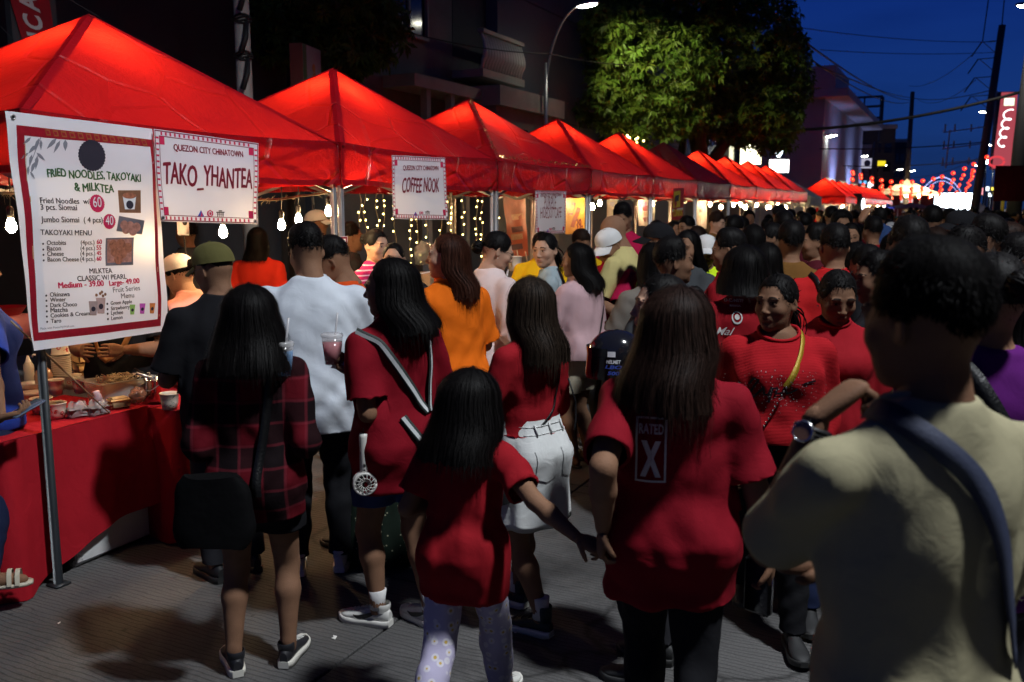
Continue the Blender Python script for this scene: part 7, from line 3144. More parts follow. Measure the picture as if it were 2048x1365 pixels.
def noodle_heap(name, parent, m, c, size, n, seed, rad=.0022):
 r = np.random.default_rng(seed)
 mb = MB()
 for k in range(n):
  p = np.array(c) + r.normal(0, .45, 3) * np.array(size)
  d = r.normal(0, 1, 3) * np.array([1, 1, .35])
  d /= np.linalg.norm(d)
  pts = [p]
  for q in range(7):
   d = d + r.normal(0, .45, 3) * np.array([1, 1, .5])
   d /= np.linalg.norm(d)
   nx = pts[-1] + d * .014
   nx[2] = max(.006, min(nx[2], c[2] + size[2]))
   for ax in (0, 1):
    nx[ax] = min(c[ax] + size[ax], max(c[ax] - size[ax], nx[ax]))
   pts.append(nx)
  mb.tube(pts, rad, 4, cap=False)
 o = mb.build(name, m, parent)
 tag(o, kind='stuff')
 return o

noodle_heap('noodles', t, M_noodle, (.02, .0, .105), (.12, .085, .04), 200, 3)
noodle_heap('noodle_bundle', t, M_noodle2, (-.03, -.0, .05), (.11, .08, .045), 240, 4, .0016)
crumple('clear bag of brown noodles leaning on the tub front', at_z(218, 806, TZ), (.055, .05, .045), bag_mat('film over noodles', (.55, .30, .20), .55), 6)
crumple('darker bag of noodles beside the steel pot', at_z(275, 806, TZ), (.045, .042, .04), bag_mat('film over brown noodles', (.34, .14, .08), .7), 16)
pp = at_z(316, 800, TZ)
t = thing('steel_pot', 'shiny steel pot holding serving tongs on the table corner', 'pot', pp)
mb = MB()
mb.lathe([(0, .002), (.060, .002), (.064, .010), (.066, .115), (.072, .120), (.071, .123), (.063, .121), (.060, .012), (0, .010)], 32)
mb.build('pot', mat('polished steel', (.62, .60, .57), .16, 1.0, var=.03), t)
mb = MB()
mb.tube([(.066 * math.cos(a), .066 * math.sin(a) * 1.0, .112 - .05 * math.sin(a) ** 2 * (1 if math.sin(a) < 0 else 0)) for a in np.linspace(math.pi, 2 * math.pi, 12)], .002, 5)
mb.build('handle', M_steel, t)
t = thing('tongs', 'pair of dark-handled serving tongs standing in the steel pot', 'tongs', pp)
mb = MB()
mb.tube([(.01, .02, .05), (-.03, -.03, .135), (-.075, -.085, .185)], [.007, .008, .007], 8)
mb.build('arm', M_black, t)
mb = MB()
mb.tube([(.02, .03, .05), (-.0, -.04, .132), (-.03, -.11, .170)], [.007, .008, .007], 8)
mb.build('arm', M_steel, t)
bp_ = at_z(90, 785, TZ)
M_bottle = mat('amber bottle plastic', (.62, .36, .22), .25, alpha=.62, spec=.6)
t = thing('pump_bottle', 'clear pump bottle of brown sauce behind the tent post', 'bottle', bp_)
mb = MB()
mb.lathe([(0, .002), (.046, .002), (.050, .02), (.050, .10), (.040, .130), (.020, .150), (.018, .165)], 24)
mb.build('bottle', M_bottle, t)
mb = MB()
mb.lathe([(.020, .150), (.022, .152), (.022, .178), (.008, .182), (.007, .215), (.012, .217), (.012, .226), (0, .228)], 16)
mb.tube([(0, 0, .222), (-.05, -.02, .222), (-.058, -.024, .208)], .006, 8)
mb.build('pump', M_white, t)
mb = MB()
mb.lathe([(0, .006), (.045, .006), (.046, .055), (0, .055)], 20)
mb.build('sauce', mat('brown sauce', (.22, .09, .03), .3), t)
sp2 = at_z(66, 815, TZ)
t = thing('sauce_tub', 'round lidded tub of orange sauce left of the bowls', 'tub', sp2)
mb = MB()
mb.lathe([(0, .002), (.045, .002), (.056, .078)], 24)
mb.build('tub', mat('orange tub plastic', (.55, .26, .14), .3, alpha=.75), t)
mb = MB()
mb.lathe([(.058, .074), (.059, .084), (.050, .088), (0, .088)], 24)
mb.build('lid', mat('tub lid', (.75, .62, .55), .3, alpha=.6), t)
M_foil = mat('foil', (.55, .52, .50), .3, .9, bump=.9, bs=60)
for px, py, lb, sd in ((157, 832, 'bagged foil tray beside the red-lettered bowls', 5), (197, 828, 'bagged foil tray with a pink knot next to the brown box', 8)):
 p = at_z(px, py, TZ)
 t = thing('foil_tray', lb, 'foil tray', p, R(60 + sd * 3))
 mb = MB()
 rg = [[(sx * a, sy * b, z) for sx, sy in ((-1, -1), (0, -1), (1, -1), (1, 0), (1, 1), (0, 1), (-1, 1), (-1, 0))] for a, b, z in ((.045, .032, .002), (.055, .04, .04), (.060, .045, .041), (.05, .036, .036))]
 mb.grid(np.array(rg), closed=True)
 mb.add(rg[0], [tuple(range(8))])
 mb.build('tray', mat('dark foil', (.18, .14, .12), .35, .8, bump=.8, bs=70), t)
 crumple_m = bag_mat('clear film %d' % sd, (.72, .66, .66), .38)
 mb = MB()
 r = np.random.default_rng(sd)
 G = []
 for i in range(9):
  th = i / 8
  G.append([((.062 * (1 - .55 * th ** 2) + .010 * math.sin(5 * a + i)) * math.cos(a), (.047 * (1 - .5 * th ** 2) + .008 * math.sin(4 * a - i)) * math.sin(a), .002 + .075 * th + .006 * math.sin(3 * a)) for a in np.linspace(0, 2 * math.pi, 17)[:-1]])
 mb.grid(np.array(G), closed=True)
 mb.build('bag', crumple_m, t)
 if sd == 8:
  mb = MB()
  mb.tube([(0, 0, .07), (.005, .004, .10), (-.004, .0, .115), (.012, .004, .118)], [.03, .018, .020, .008], 10)
  mb.build('knot', mat('pink film', (.75, .50, .52), .3, alpha=.85), t)
t = thing('food_box', 'closed brown paper food box in front of the noodle bag', 'box', at_z(238, 816, TZ), R(70))
mb = MB()
mb.box((0, 0, .020), (.10, .075, .038), bev=.008)
mb.build('base', mat('kraft dark', (.26, .15, .07), .7), t)
mb = MB()
mb.box((0, 0, .046), (.108, .082, .014), bev=.007)
mb.box((0, 0, .056), (.085, .060, .008), bev=.004)
mb.build('lid', mat('kraft paper', (.55, .34, .14), .7), t)
p = at_z(366, 770, .745)
t = thing('noodle_tray', 'black tray piled with fried noodles on the second table', 'tray', p + np.array([-.02, .12, .005]))
mb = MB()
mb.lathe([(0, .002), (.10, .002), (.125, .028), (.128, .030), (.12, .028), (.10, .008), (0, .008)], 24)
mb.build('tray', M_black, t)
noodle_heap('noodles', t, M_noodle, (0, 0, .035), (.085, .085, .03), 130, 7)
a, b = at_x(22, 643, -3.86), at_z(219, 827, TZ + .004)
mb = MB()
mb.tube([a - a, (b - a) * .45, b - a], [.0045, .005, .003], 7)
tag(mb.build('stick', mat('bamboo', (.28, .20, .12), .6), None, True, a), 'long thin stick leaning across the food from the banner', 'stick')
t = thing('container', 'pink plastic container with a red basin on it at the back of the stall', 'container', at_z(20, 690, .76) + np.array([-.3, .2, 0]))
mb = MB()
mb.box((0, 0, .10), (.25, .34, .2), bev=.02)
mb.build('box', mat('pink plastic', (.62, .22, .25), .45), t)
mb = MB()
mb.lathe([(0, .202), (.10, .202), (.15, .27), (.155, .27)], 20)
mb.build('basin', mat('red plastic', (.50, .01, .02), .35), t)

p = at_x(366, 452, -4.6)
t = thing('socket_box', 'white socket box hanging on the tent leg with a dangling cable', 'socket box', p)
mb = MB()
mb.box((0, 0, 0), (.03, .09, .13), bev=.008)
mb.build('box', M_white, t)
mb = MB()
mb.lathe([(0, 0), (.018, .0), (.018, .004)], 12, (.016, 0, .02), rot=Matrix.Rotation(R(90), 3, 'Y'))
mb.build('socket', M_black, t)
mb = MB()
mb.tube([(.0, 0, -.065), (.0, .03, -.4), (.05, -.12, -.8), (.0, .1, -1.2), (.1, .2, -1.7)], .006, 6)
mb.build('lead', M_cable, t)

M_cream = fabric('cream tablecloth', (.45, .40, .34), .8, wr=.2)
M_dcloth = fabric('dark tablecloth', (.03, .028, .03), .8)
for k, (i, m_, lb) in enumerate(((1, M_dcloth, 'dark tablecloth on the coffee counter'), (2, M_cream, 'cream tablecloth on the counter of the third stall'), (3, M_cloth, 'red tablecloth on the counter of the fourth stall'), (4, M_cloth, 'red tablecloth on the counter of the fifth stall'), (5, M_cloth, 'red tablecloth on the counter of the sixth stall'), (6, M_cream, 'cream tablecloth on the counter of the seventh stall'), (7, M_cloth, 'red tablecloth on the counter of the eighth stall'), (8, M_cream, 'cream tablecloth on the counter of the ninth stall'))):
 draped(lb, (X0 - .18, Y0 + TS * i + .25), (X0 - .18, Y0 + TS * (i + 1) - .2), .7, .92 if i > 1 else .88, .85, 20 + k, None, m_)
t = thing('cardboard_box', 'brown cardboard box on the coffee counter under the fairy lights', 'box', at_x(850, 562, -4.3), R(10))
mb = MB()
mb.box((0, 0, 0), (.22, .3, .14), bev=.004)
mb.build('carton', mat('cardboard', (.34, .21, .11), .8), t, False)
mb = MB()
mb.box((0, 0, .0725), (.05, .302, .002))
mb.build('tape', M_white, t, False)
crumple('crumpled translucent bag hanging behind the coffee counter', at_x(850, 530, -4.6), (.10, .12, .10), bag_mat('pale blue film', (.5, .56, .6), .7), 33)
paper_cup('white paper cup with sticks on the third stall counter', at_x(1030, 542, -4.0), .07, .06, .14)
for k, (px, py) in enumerate(((1020, 520), (1035, 518), (1052, 520))):
 a = at_x(px + 4, py + 14, -4.0)
 mb = MB()
 mb.tube([(0, 0, 0), (.0, -.06, .16)], .006, 6)
 tag(mb.build('stick', mat('wood stick', (.62, .38, .20), .6), None, True, a), 'wooden stick standing in the white cup, %s' % ('leftmost', 'middle', 'rightmost')[k], 'stick', 'sticks in the white cup')
for k in range(9):
 i = 6 + k % 3
 t = thing('sauce_bottle', '%s sauce bottle with a nozzle on the counter of the %s stall' % (ORDW[k // 3], ORDW[i]), 'bottle', (X0 - .35 - .05 * (k % 2), Y0 + TS * i + .5 + .2 * k, .925), 0, 'sauce bottles on the far counters')
 mb = MB()
 mb.lathe([(0, 0), (.045, 0), (.045, .16), (.03, .19)], 12)
 mb.build('bottle', mat('sauce plastic %d' % (k % 3), ((.55, .10, .03), (.6, .35, .05), (.6, .5, .4))[k % 3], .4), t)
 mb = MB()
 mb.lathe([(.03, .19), (.008, .25), (0, .252)], 10)
 mb.build('nozzle', M_white, t)

for k, (px, py, c) in enumerate(((178, 748, (.55, .03, .02)), (196, 742, (.62, .42, .06)), (60, 770, (.5, .45, .4)))):
 t = thing('squeeze_bottle', '%s squeeze bottle behind the lettered cups' % ('red', 'yellow', 'cream')[k], 'bottle', at_z(px, py, TZ) + np.array([0, 0, .001]))
 mb = MB()
 mb.lathe([(0, 0), (.028, 0), (.030, .01), (.030, .12), (.018, .14)], 16)
 mb.build('bottle', mat('squeeze %d' % k, c, .35), t)
 mb = MB()
 mb.lathe([(.018, .14), (.006, .18), (0, .181)], 10)
 mb.build('nozzle', M_white, t)
for k, (px, py) in enumerate(((205, 770), (205, 770), (205, 770), (330, 762))):
 t = thing('food_box', ('lowest', 'middle', 'topmost', 'single')[k] + (' kraft food box of the pile behind the noodle tub' if k < 3 else ' kraft food box left of the fried noodle tray'), 'box', at_z(px, py, TZ) + np.array([-.22 if k < 3 else -.05, .06, .056 * (k % 3) + .001]), R(60 + 7 * k))
 mb = MB()
 mb.box((0, 0, .026), (.12, .12, .048), bev=.008)
 mb.build('base', mat('kraft paper', (.55, .34, .14), .7), t)
 mb = MB()
 mb.box((0, 0, .0515), (.126, .126, .006), bev=.002)
 mb.build('lid', mat('kraft paper', (.55, .34, .14), .7), t)
for k, (px, py) in enumerate(((265, 760), (52, 795))):
 t = thing('food_tub', 'round clear tub of %s' % ('chopped octopus beside the noodle tub', 'sauce at the left end of the near table')[k], 'food tub', at_z(px, py, TZ) + np.array([-.10 if k == 0 else 0, .05, .001]))
 mb = MB()
 mb.lathe([(0, 0), (.055, 0), (.066, .075), (.069, .078), (.064, .076), (.053, .004)], 24)
 mb.build('tub', M_tub, t)
 mb = MB()
 mb.lathe([(0, .005), (.052, .005), (.060, .05), (.03, .056), (0, .053)], 20)
 mb.build('filling', (mat('chopped octopus', (.50, .20, .16), .5, var=.6, vs_=90), M_broth)[k], t)
# ------------------------------------------------------------------ clothes
C_redtee = fabric('dark red tee', (.20, .005, .013), .85)
C_redtee2 = fabric('red tee', (.26, .008, .014), .85)
C_red3 = fabric('bright red tee', (.42, .012, .014), .85)
C_plaid = fabric('red black plaid', (.10, .004, .009), .9, pattern='plaid')
C_black = fabric('black cloth', (.010, .010, .012), .9)
C_black2 = fabric('washed black cloth', (.022, .022, .026), .9)
C_white = fabric('pale blue white cotton', (.60, .64, .70), .85)
C_white2 = fabric('white cotton', (.66, .65, .64), .85)
C_denimw = fabric('white denim', (.62, .63, .62), .85, wr=.25)
C_denim = fabric('blue denim', (.035, .055, .16), .85)
C_denimb = fabric('light blue denim', (.13, .19, .30), .85)
C_orange = fabric('orange tee', (.78, .15, .008), .85)
C_pinkw = fabric('pinkish white shirt', (.66, .52, .50), .85)
C_bluegrey = fabric('blue grey tee', (.30, .37, .40), .85)
C_pink = fabric('dusty pink tee', (.52, .34, .36), .85)
C_beige = fabric('beige shorts cloth', (.45, .40, .30), .85)
C_beigetee = fabric('pale khaki tee', (.31, .28, .175), .85, wr=.2)
C_daisy = fabric('lilac daisy print', (.50, .46, .62), .85, pattern='daisies')
C_dots = fabric('dotted dark skirt', (.012, .02, .014), .85, pattern='dots')
C_olive = fabric('olive top', (.16, .13, .045), .85)
C_knit = fabric('red ribbed knit', (.33, .009, .014), .9, pattern='knit')
C_purple = fabric('purple tee', (.085, .008, .12), .85)
C_grey = fabric('charcoal tee', (.05, .055, .06), .85)
C_brown = fabric('brown jacket', (.16, .075, .02), .9)
C_maroon = fabric('maroon tee', (.07, .008, .014), .85)
C_yellowtee = fabric('pale yellow tee', (.55, .47, .20), .85)
C_neon = fabric('neon yellow polo', (.62, .85, .02), .7)
C_crimson = fabric('crimson tee', (.42, .010, .06), .85)
C_yellow = fabric('yellow uniform', (.72, .42, .01), .85)
C_blue = fabric('royal blue tee', (.02, .05, .30), .85)
C_salmon = fabric('salmon pink shirt', (.70, .32, .27), .85)
C_stripe = fabric('pink striped shirt', (.50, .02, .10), .85, pattern='stripes')
C_khaki = fabric('olive cap cloth', (.11, .10, .035), .9)
C_navy = fabric('navy cloth', (.012, .018, .05), .85)
C_teal = fabric('teal tee', (.02, .22, .24), .85)
H_black = hairmat('black', (.006, .005, .005))
H_brown = hairmat('dark brown', (.022, .011, .008))
H_auburn = hairmat('auburn', (.050, .016, .009))
H_matte = hairmat('matte black', (.005, .0045, .0045))
_M['hair_matte black'].node_tree.nodes['Principled BSDF'].inputs['Specular IOR Level'].default_value = .02
H_high = hairmat('highlighted', (.030, .020, .014))
M_leather = mat('black leather', (.006, .006, .007), .45, bump=.3, bs=120, spec=.3)
M_canvasbag = mat('black canvas bag', (.0035, .0035, .004), .8, bump=.5, bs=14, spec=.08)
M_silver = mat('silver', (.6, .6, .6), .25, 1.0)

def where(top, d=None, h=None, feet=None):
 if feet is not None:
  return at_z(feet[0], feet[1], 0)
 P = at_d(top[0], top[1], d) if d is not None else at_z(top[0], top[1], h)
 return np.array([P[0], P[1], 0])

def to_local(w, loc, face):
 a = CAM_YAW + R(face)
 v = np.array(w, float) - loc
 return np.array([v[0] * math.cos(a) + v[1] * math.sin(a), -v[0] * math.sin(a) + v[1] * math.cos(a), v[2]])

def to_world(p, info):
 a = CAM_YAW + R(info['face'])
 return info['loc'] + np.array([p[0] * math.cos(a) - p[1] * math.sin(a), p[0] * math.sin(a) + p[1] * math.cos(a), p[2]])

def held(info, name, label, cat, p, rot=0.0, group=None):
 """a thing carried by a person: top-level, placed at person-local p"""
 return thing(name, label, cat, to_world(p, info), CAM_YAW + R(info['face'] + rot), group)

def decal(info, parts, origin, ux, dirn, m_scale=1.0):
 """parts: (V2, F, material) laid on the garment as children of the person"""
 for V2, F, m in parts:
  V, F2 = on_shirt(info, V2, F, origin, ux, (0, 0, 1), dirn)
  mb = MB()
  mb.add(V, F2)
  o_ = mb.build('print', m, info['root'], False)
  if len(F) > 40 and len(V2) > len(F) * 3:
   tag(o_, kind='stuff')

def bag(info, label, p, size, m, rot=0, flap=True):
 t = held(info, 'shoulder_bag', label, 'bag', p, rot)
 mb = MB()
 n, k = 9, 28
 G = []
 for i in range(n):
  v = i / (n - 1)
  z = (v - .5) * size[2]
  bul = 1 - .22 * (2 * v - 1) ** 4 - .10 * v + .06 * (1 - v) + .02 * math.sin(v * 9)
  row = []
  for j in range(k):
   a = 2 * math.pi * j / k
   row.append((size[0] / 2 * bul * math.copysign(abs(math.cos(a)) ** .62, math.cos(a)), size[1] / 2 * (1.15 - .45 * v) * math.copysign(abs(math.sin(a)) ** .6, math.sin(a)), z + .006 * math.sin(3 * a + v * 4)))
  G.append(row)
 mb.grid(np.array(G), closed=True)
 mb.add(G[0], [tuple(range(k))])
 mb.add(G[-1], [tuple(range(k))[::-1]])
 mb.build('body', m, t)
 if flap:
  mb = MB()
  mb.grid(np.array([[(x * size[0] / 2 * .98, -size[1] * .5 * (1.15 - .45 * (.95 - .4 * s_)) - .004, size[2] * (.47 - .36 * s_)) for x in np.linspace(-1, 1, 8)] for s_ in np.linspace(0, 1, 4)]))
  mb.build('flap', m, t)
  mb = MB()
  mb.lathe([(0, .004), (.010, .004), (.012, 0)], 12, (0, -size[1] * .56 - .006, size[2] * .16), rot=Matrix.Rotation(R(90), 3, 'X'))
  mb.build('clasp', M_silver, t)
 return t

def clear_cup(label, p, liquid, straw=True, h=.12, r=.042, dome=False, lid=True):
 t = thing('drink_cup', label, 'drink cup', p)
 mb = MB()
 mb.lathe([(0, 0), (r * .72, 0), (r, h), (r * .98, h), (r * .70, .004)], 24)
 mb.build('cup', mat('clear cup plastic', (.78, .74, .74), .12, alpha=.22, spec=.8, var=.02), t)
 mb = MB()
 mb.lathe([(0, .003), (r * .70, .003), (r * .93, h * .80), (0, h * .80)], 24)
 mb.build('drink', liquid, t)
 if lid:
  mb = MB()
  mb.lathe([(r * 1.04, h - .004), (r * 1.06, h + .004), (r * .98, h + .010)] + ([(r * .8, h + .035), (r * .4, h + .05), (0, h + .053)] if dome else [(r * .9, h + .012), (0, h + .011)]), 24)
  mb.build('lid', mat('clear lid plastic', (.80, .78, .78), .15, alpha=.35, spec=.8, var=.02), t)
 if straw:
  mb = MB()
  mb.tube([(0, .0, .01), (.012, .006, h), (.024, .012, h + .10)], .0045, 8)
  mb.build('straw', mat('clear straw', (.7, .68, .70), .3, alpha=.6), t)
 return t

def glasses(info, m=None):
 hs, RM, hc = info['hs'], info['RM'], info['hc']
 mb = MB()
 for s in (-1, 1):
  mb.tube([(s * .0315 + .022 * math.cos(a), .097 - abs(s * .0315 + .022 * math.cos(a)) * .12, .008 + .019 * math.sin(a)) for a in np.linspace(0, 6.283, 18)], .0016, 6)
  mb.tube([(s * .053, .090, .014), (s * .070, .05, .016), (s * .078, -.01, .012), (s * .078, -.025, -.006)], .0016, 6)
 mb.tube([(-.0095, .100, .012), (0, .103, .015), (.0095, .100, .012)], .0016, 6)
 for i in range(len(mb.V)):
  mb.V[i] = (mb.V[i] * hs) @ RM.T + hc
 mb.build('glasses', m or M_black, info['root'])

def earring(info, side, m=None):
 hs, RM, hc = info['hs'], info['RM'], info['hc']
 mb = MB()
 mb.lathe([(0, -.005), (.004, 0), (0, .005)], 8, (side * .078, -.002, -.040))
 for i in range(len(mb.V)):
  mb.V[i] = (mb.V[i] * hs) @ RM.T + hc
 mb.build('earring', m or mat('pearl', (.7, .66, .6), .2), info['root'])

def shoe_mark(info, sides, m, both=True):
 for s in sides:
  o = info['shoe'][s]
  for q in ((-1, 1) if both else (s,)):
   mb = MB()
   swoosh(mb, q)
   mb.build('swoosh', m, o)

# ================================================================== the people nearest the camera
A = person('woman seen from behind in an oversized red and black plaid shirt', (472, 572), feet=(530, 1338), face=8, g=.96, vox=.0115, fine=0, larm=((-.115, .10, .60), (-.12, -1, -.3)), rarm=((.12, .10, .60), (.12, -1, -.3)), stance=((-.075, 0, 0), (.060, .03, 0)),
   shirt=C_plaid, sleeve=1.75, hem=.425, ease=.026, bottom=('shorts', C_black), bhem=.375, shoes='canvas', hair=('long', dict(L=.19, vol=1.22, flare=.045, ribbons=620, wave_=.006, cut_=.02, back=.03)), tone='mid', fold=.010, foot_yaw=(18, -14))
b_ = bag(A, 'black canvas crossbody bag on the back of the woman in plaid', (-.13, -.19, .735), (.30, .10, .26), M_canvasbag, -12, False)
strap_on(A, [(.12, -.1, 1.275), (.12, -.18, 1.20), (.09, -.22, 1.02), (.03, -.24, .84), (.03, -.245, .77)], .034, M_leather, off=.010)
c = at_d(567, 752, 3.40)
clear_cup('clear cup of bright blue drink held by the woman in plaid', c, mat('blue drink', (.02, .22, .50), .15, alpha=.8))
Cp = person('man in an olive baseball cap and black tee at the takoyaki table', (440, 488), d=4.30, face=38, sex='m', vox=.0125, fine=1, larm='fwd', rarm='fwd', head=(22, 14, 0), lean=.05, shirt=C_black, sleeve=.85, hem=.45, ease=.03, g=1.12, bottom=('pants', C_black2), bhem=.06, shoes='black', cap=C_khaki, tone='mid', hair=('short', dict(top=.010, spikes=0)))
glasses(Cp)
W_ = person('tall man seen from behind in a pale long-sleeved sweatshirt', (600, 450), feet=(640, 1142), face=10, sex='m', vox=.0115, fine=1, larm='hold', rarm='hold', head=(24, 20, 0), lean=.06, shirt=C_white, sleeve=1.85, hem=.435, ease=.048, g=1.06, bottom=('pants', C_black), bhem=.055, shoes='white', tone='mid', fold=.011, hair=('short', dict(top=.034, length=.034, spikes=2400, nape=116)))
glasses(W_)
Y_ = person('young man in orange looking down at the counter in profile', (712, 468), d=4.75, h=1.69, face=68, sex='m', vox=.0125, fine=2, larm='fwd', rarm='fwd', head=(24, 30, 0), lean=.14, shirt=fabric('orange red tee', (.62, .07, .012), .85), sleeve=.7, hem=.46, bottom=('pants', C_black2), bhem=.06, tone='mid', hair=('short', dict(top=.030, length=.03, spikes=2000, sidec=84)))
D_ = person('woman in an olive top and long dotted skirt behind the strap woman', (768, 560), d=4.55, h=1.49, face=15, vox=.014, fine=0, larm='fwd', rarm='fwd', shirt=C_olive, sleeve=.9, hem=.55, bottom=('longskirt', C_dots), bhem=.03, shoes='sandals', hair=('long', dict(L=.08, ribbons=120)))
F_ = person('woman in an oversized dark red tee with striped bag straps crossing her back', (795, 517), feet=(800, 1250), face=38, vox=.0115, fine=2, head=(44, 4, 0), larm=('px', (738, 850), (712, 752), True, True), rarm='fwd', lhand=((-.35, .75, .35), (.1, -.1, 1), .5), stance=((-.05, .04, 0), (.06, -.05, 0)),
   shirt=C_redtee, sleeve=.78, hem=.375, ease=.032, g=1.0, bottom=('shorts', C_denim), bhem=.352, shoes='white', hair=('long', dict(L=.18, front=1.95, vol=1.20, flare=.04, ribbons=560, wave_=.006, cut_=.03)), tone='mid', fold=.010, foot_yaw=(30, 4), socks=(C_white2, .035))
shoe_mark(F_, (-1, 1), M_black)
M_strapb, M_strapw = mat('strap black green', (.018, .026, .024), .7), mat('strap white stripe', (.62, .64, .64), .7)
H_ = F_['H']
strap_on(F_, [(-.155, -.02, 1.325), (-.145, -.12, 1.29), (-.09, -.17, 1.20), (.01, -.19, 1.08), (.10, -.19, .985)], .036, M_strapb, off=.012, stripes=(M_strapw, .42))
strap_on(F_, [(.115, -.04, 1.345), (.125, -.14, 1.29), (.135, -.17, 1.17), (.135, -.18, 1.05), (.12, -.19, .985)], .036, M_strapb, off=.012, stripes=(M_strapw, .42))
strap_on(F_, [(-.07, -.20, .98), (-.02, -.205, .92), (.04, -.205, .84), (.09, -.20, .77)], .036, M_strapb, off=.012, stripes=(M_strapw, .42))
mb = MB()
for k in range(2):
 mb.tube([(.11 + .018 * math.cos(a), -.215, .985 + .02 * k + .018 * math.sin(a)) for a in np.linspace(0, 6.28, 12)], .003, 6)
mb.build('buckle', mat('brass', (.5, .36, .14), .3, 1.0), F_['root'])
S_, E_, T_ = F_['arms'][-1]
c = to_world(T_ + np.array([-.065, .085, .045]), F_)
dk = clear_cup('clear cup of red iced drink held up by the woman with striped straps', c, mat('red iced drink', (.42, .05, .07), .12, alpha=.85), h=.125, r=.046)
mb = MB()
mb.lathe([(0, 0), (.007, 0)], 8)
for sx in (-1, 1):
 mb.add([(-.0475, sx * .004 - .0, .075), (-.0475, sx * .010, .082), (-.0475, sx * .004, .087), (-.0475, 0, .083)], [(0, 1, 2, 3)])
crumple('crumpled white napkin in the hand under the red drink', to_world(T_ + np.array([-.03, .085, .018]), F_), (.032, .03, .016), M_white, 9, 'napkin', 'napkin')
mb = MB()
mb.tube([T_ + np.array([.028 * math.cos(a), -.012, .028 * math.sin(a)]) for a in np.linspace(0, 6.28, 14)], .006, 6)
mb.build('wristband', M_black, F_['root'])
t = thing('handheld_fan', 'white handheld fan hanging upside down at the hip of the strap woman', 'fan', at_d(729, 945, 3.72), CAM_YAW + R(12))
mb = MB()
mb.lathe([(.017, .0), (.019, .01), (.019, .15), (.017, .165), (0, .166)], 18)
mb.build('handle', mat('fan white', (.62, .60, .56), .4), t)
mb = MB()
for yo in (-.018, .018):
 mb.tube([(.044 * math.cos(a), yo, -.045 + .044 * math.sin(a)) for a in np.linspace(0, 6.283, 26)], .007, 8)
mb.lathe([(.050, -.02), (.052, 0), (.050, .02)], 26, (0, 0, -.045), rot=Matrix.Rotation(R(90), 3, 'X'))
mb.build('head', mat('fan white', (.62, .60, .56), .4), t)
mb = MB()
for k in range(14):
 a = 6.283 * k / 14
 mb.tube([(.012 * math.cos(a), -.026, -.045 + .012 * math.sin(a)), (.028 * math.cos(a + .35), -.028, -.045 + .028 * math.sin(a + .35)), (.044 * math.cos(a + .5), -.024, -.045 + .044 * math.sin(a + .5))], .0016, 4)
mb.tube([(.026 * math.cos(a), -.027, -.045 + .026 * math.sin(a)) for a in np.linspace(0, 6.283, 20)], .0014, 4)
mb.build('grille', mat('fan grille', (.5, .48, .45), .4), t)
mb = MB()
mb.lathe([(0, 0), (.036, 0)], 18, (0, .012, -.045), rot=Matrix.Rotation(R(90), 3, 'X'))
mb.build('fan_blade', M_black, t)
mb = MB()
mb.box((0, -.019, .035), (.008, .003, .012))
mb.box((0, -.019, .015), (.006, .003, .006))
mb.build('switch', M_black, t)
mb = MB()
mb.tube([(0, 0, .166), (.005, .01, .26), (.02, .03, .38)], .002, 5)
mb.build('lanyard', M_black, t)
G_ = person('woman in a bright orange tee with long auburn hair, in profile', (897, 465), d=4.95, h=1.69, face=32, vox=.012, fine=2, head=(56, 0, 0), larm='fwd', rarm='fwd', shirt=C_orange, sleeve=.85, hem=.50, ease=.034, g=1.08, bottom=('pants', C_denimb), bhem=.06, shoes='white', hair=('long', dict(L=.22, front=1.85, vol=1.14, ribbons=420, wave_=.006, cut_=.03)), hairm=H_auburn, tone='light', fold=.009)
P_ = person('woman in glasses and a pinkish white overshirt looking down', (968, 448), d=5.6, h=1.70, face=-48, vox=.0125, fine=2, head=(-26, 22, 0), larm='bag', rarm='bag', lean=.08, shirt=C_pinkw, sleeve=1.6, hem=.45, ease=.036, g=1.16, bottom=('shorts', C_denimw), bhem=.40, shoes='white', hair=('tied', dict(bun=True, low=.05)), tone='light', neck=.012, fold=.010)
glasses(P_)
earring(P_, -1)
earring(P_, 1)
I_ = person('woman in a blue grey tee turning her face towards the camera', (1112, 460), d=6.4, h=1.66, face=88, vox=.0125, fine=2, head=(58, 6, 0), larm='hold', rarm='hold', lean=.10, shirt=C_bluegrey, sleeve=.45, hem=.50, ease=.02, bottom=('pants', C_black2), bhem=.06, shoes='black', hair=('tied', dict(bun=False, pony=.25)), tone='light')
for s in (-1, 1):
 S_, E_, T_ = I_['arms'][s]
 clear_cup('domed iced coffee held by the blue grey tee woman, %s' % ('nearer the counter' if s < 0 else 'nearer her body'), to_world(T_ + np.array([0, .09, .0]), I_), mat('iced coffee', (.30, .15, .06), .2), dome=True)
J_ = person('woman in a dusty pink tee and beige shorts with a black bag', (1172, 487), feet=(1160, 928), face=52, vox=.0125, fine=2, head=(24, 4, 0), larm='hold', rarm='fwd', lean=.05, shirt=C_pink, sleeve=.85, hem=.50, ease=.036, g=1.14, bottom=('shorts', C_beige), bhem=.34, shoes='sandals', hair=('long', dict(L=.20, front=1.9, vol=1.15, flare=.03, ribbons=380, wave_=.008, cut_=.03)), tone='mid')
bag(J_, 'small black sling bag at the hip of the pink tee woman', (-.04, .20, .80), (.22, .08, .17), M_leather, 150)
strap_on(J_, [(.11, -.05, 1.29), (.13, .06, 1.18), (.10, .15, 1.02), (.02, .20, .90)], .014, M_leather, off=.008)
strap_on(J_, [(.11, -.05, 1.29), (.10, -.15, 1.18), (.03, -.17, 1.0), (-.10, -.15, .88)], .014, M_leather, off=.008)
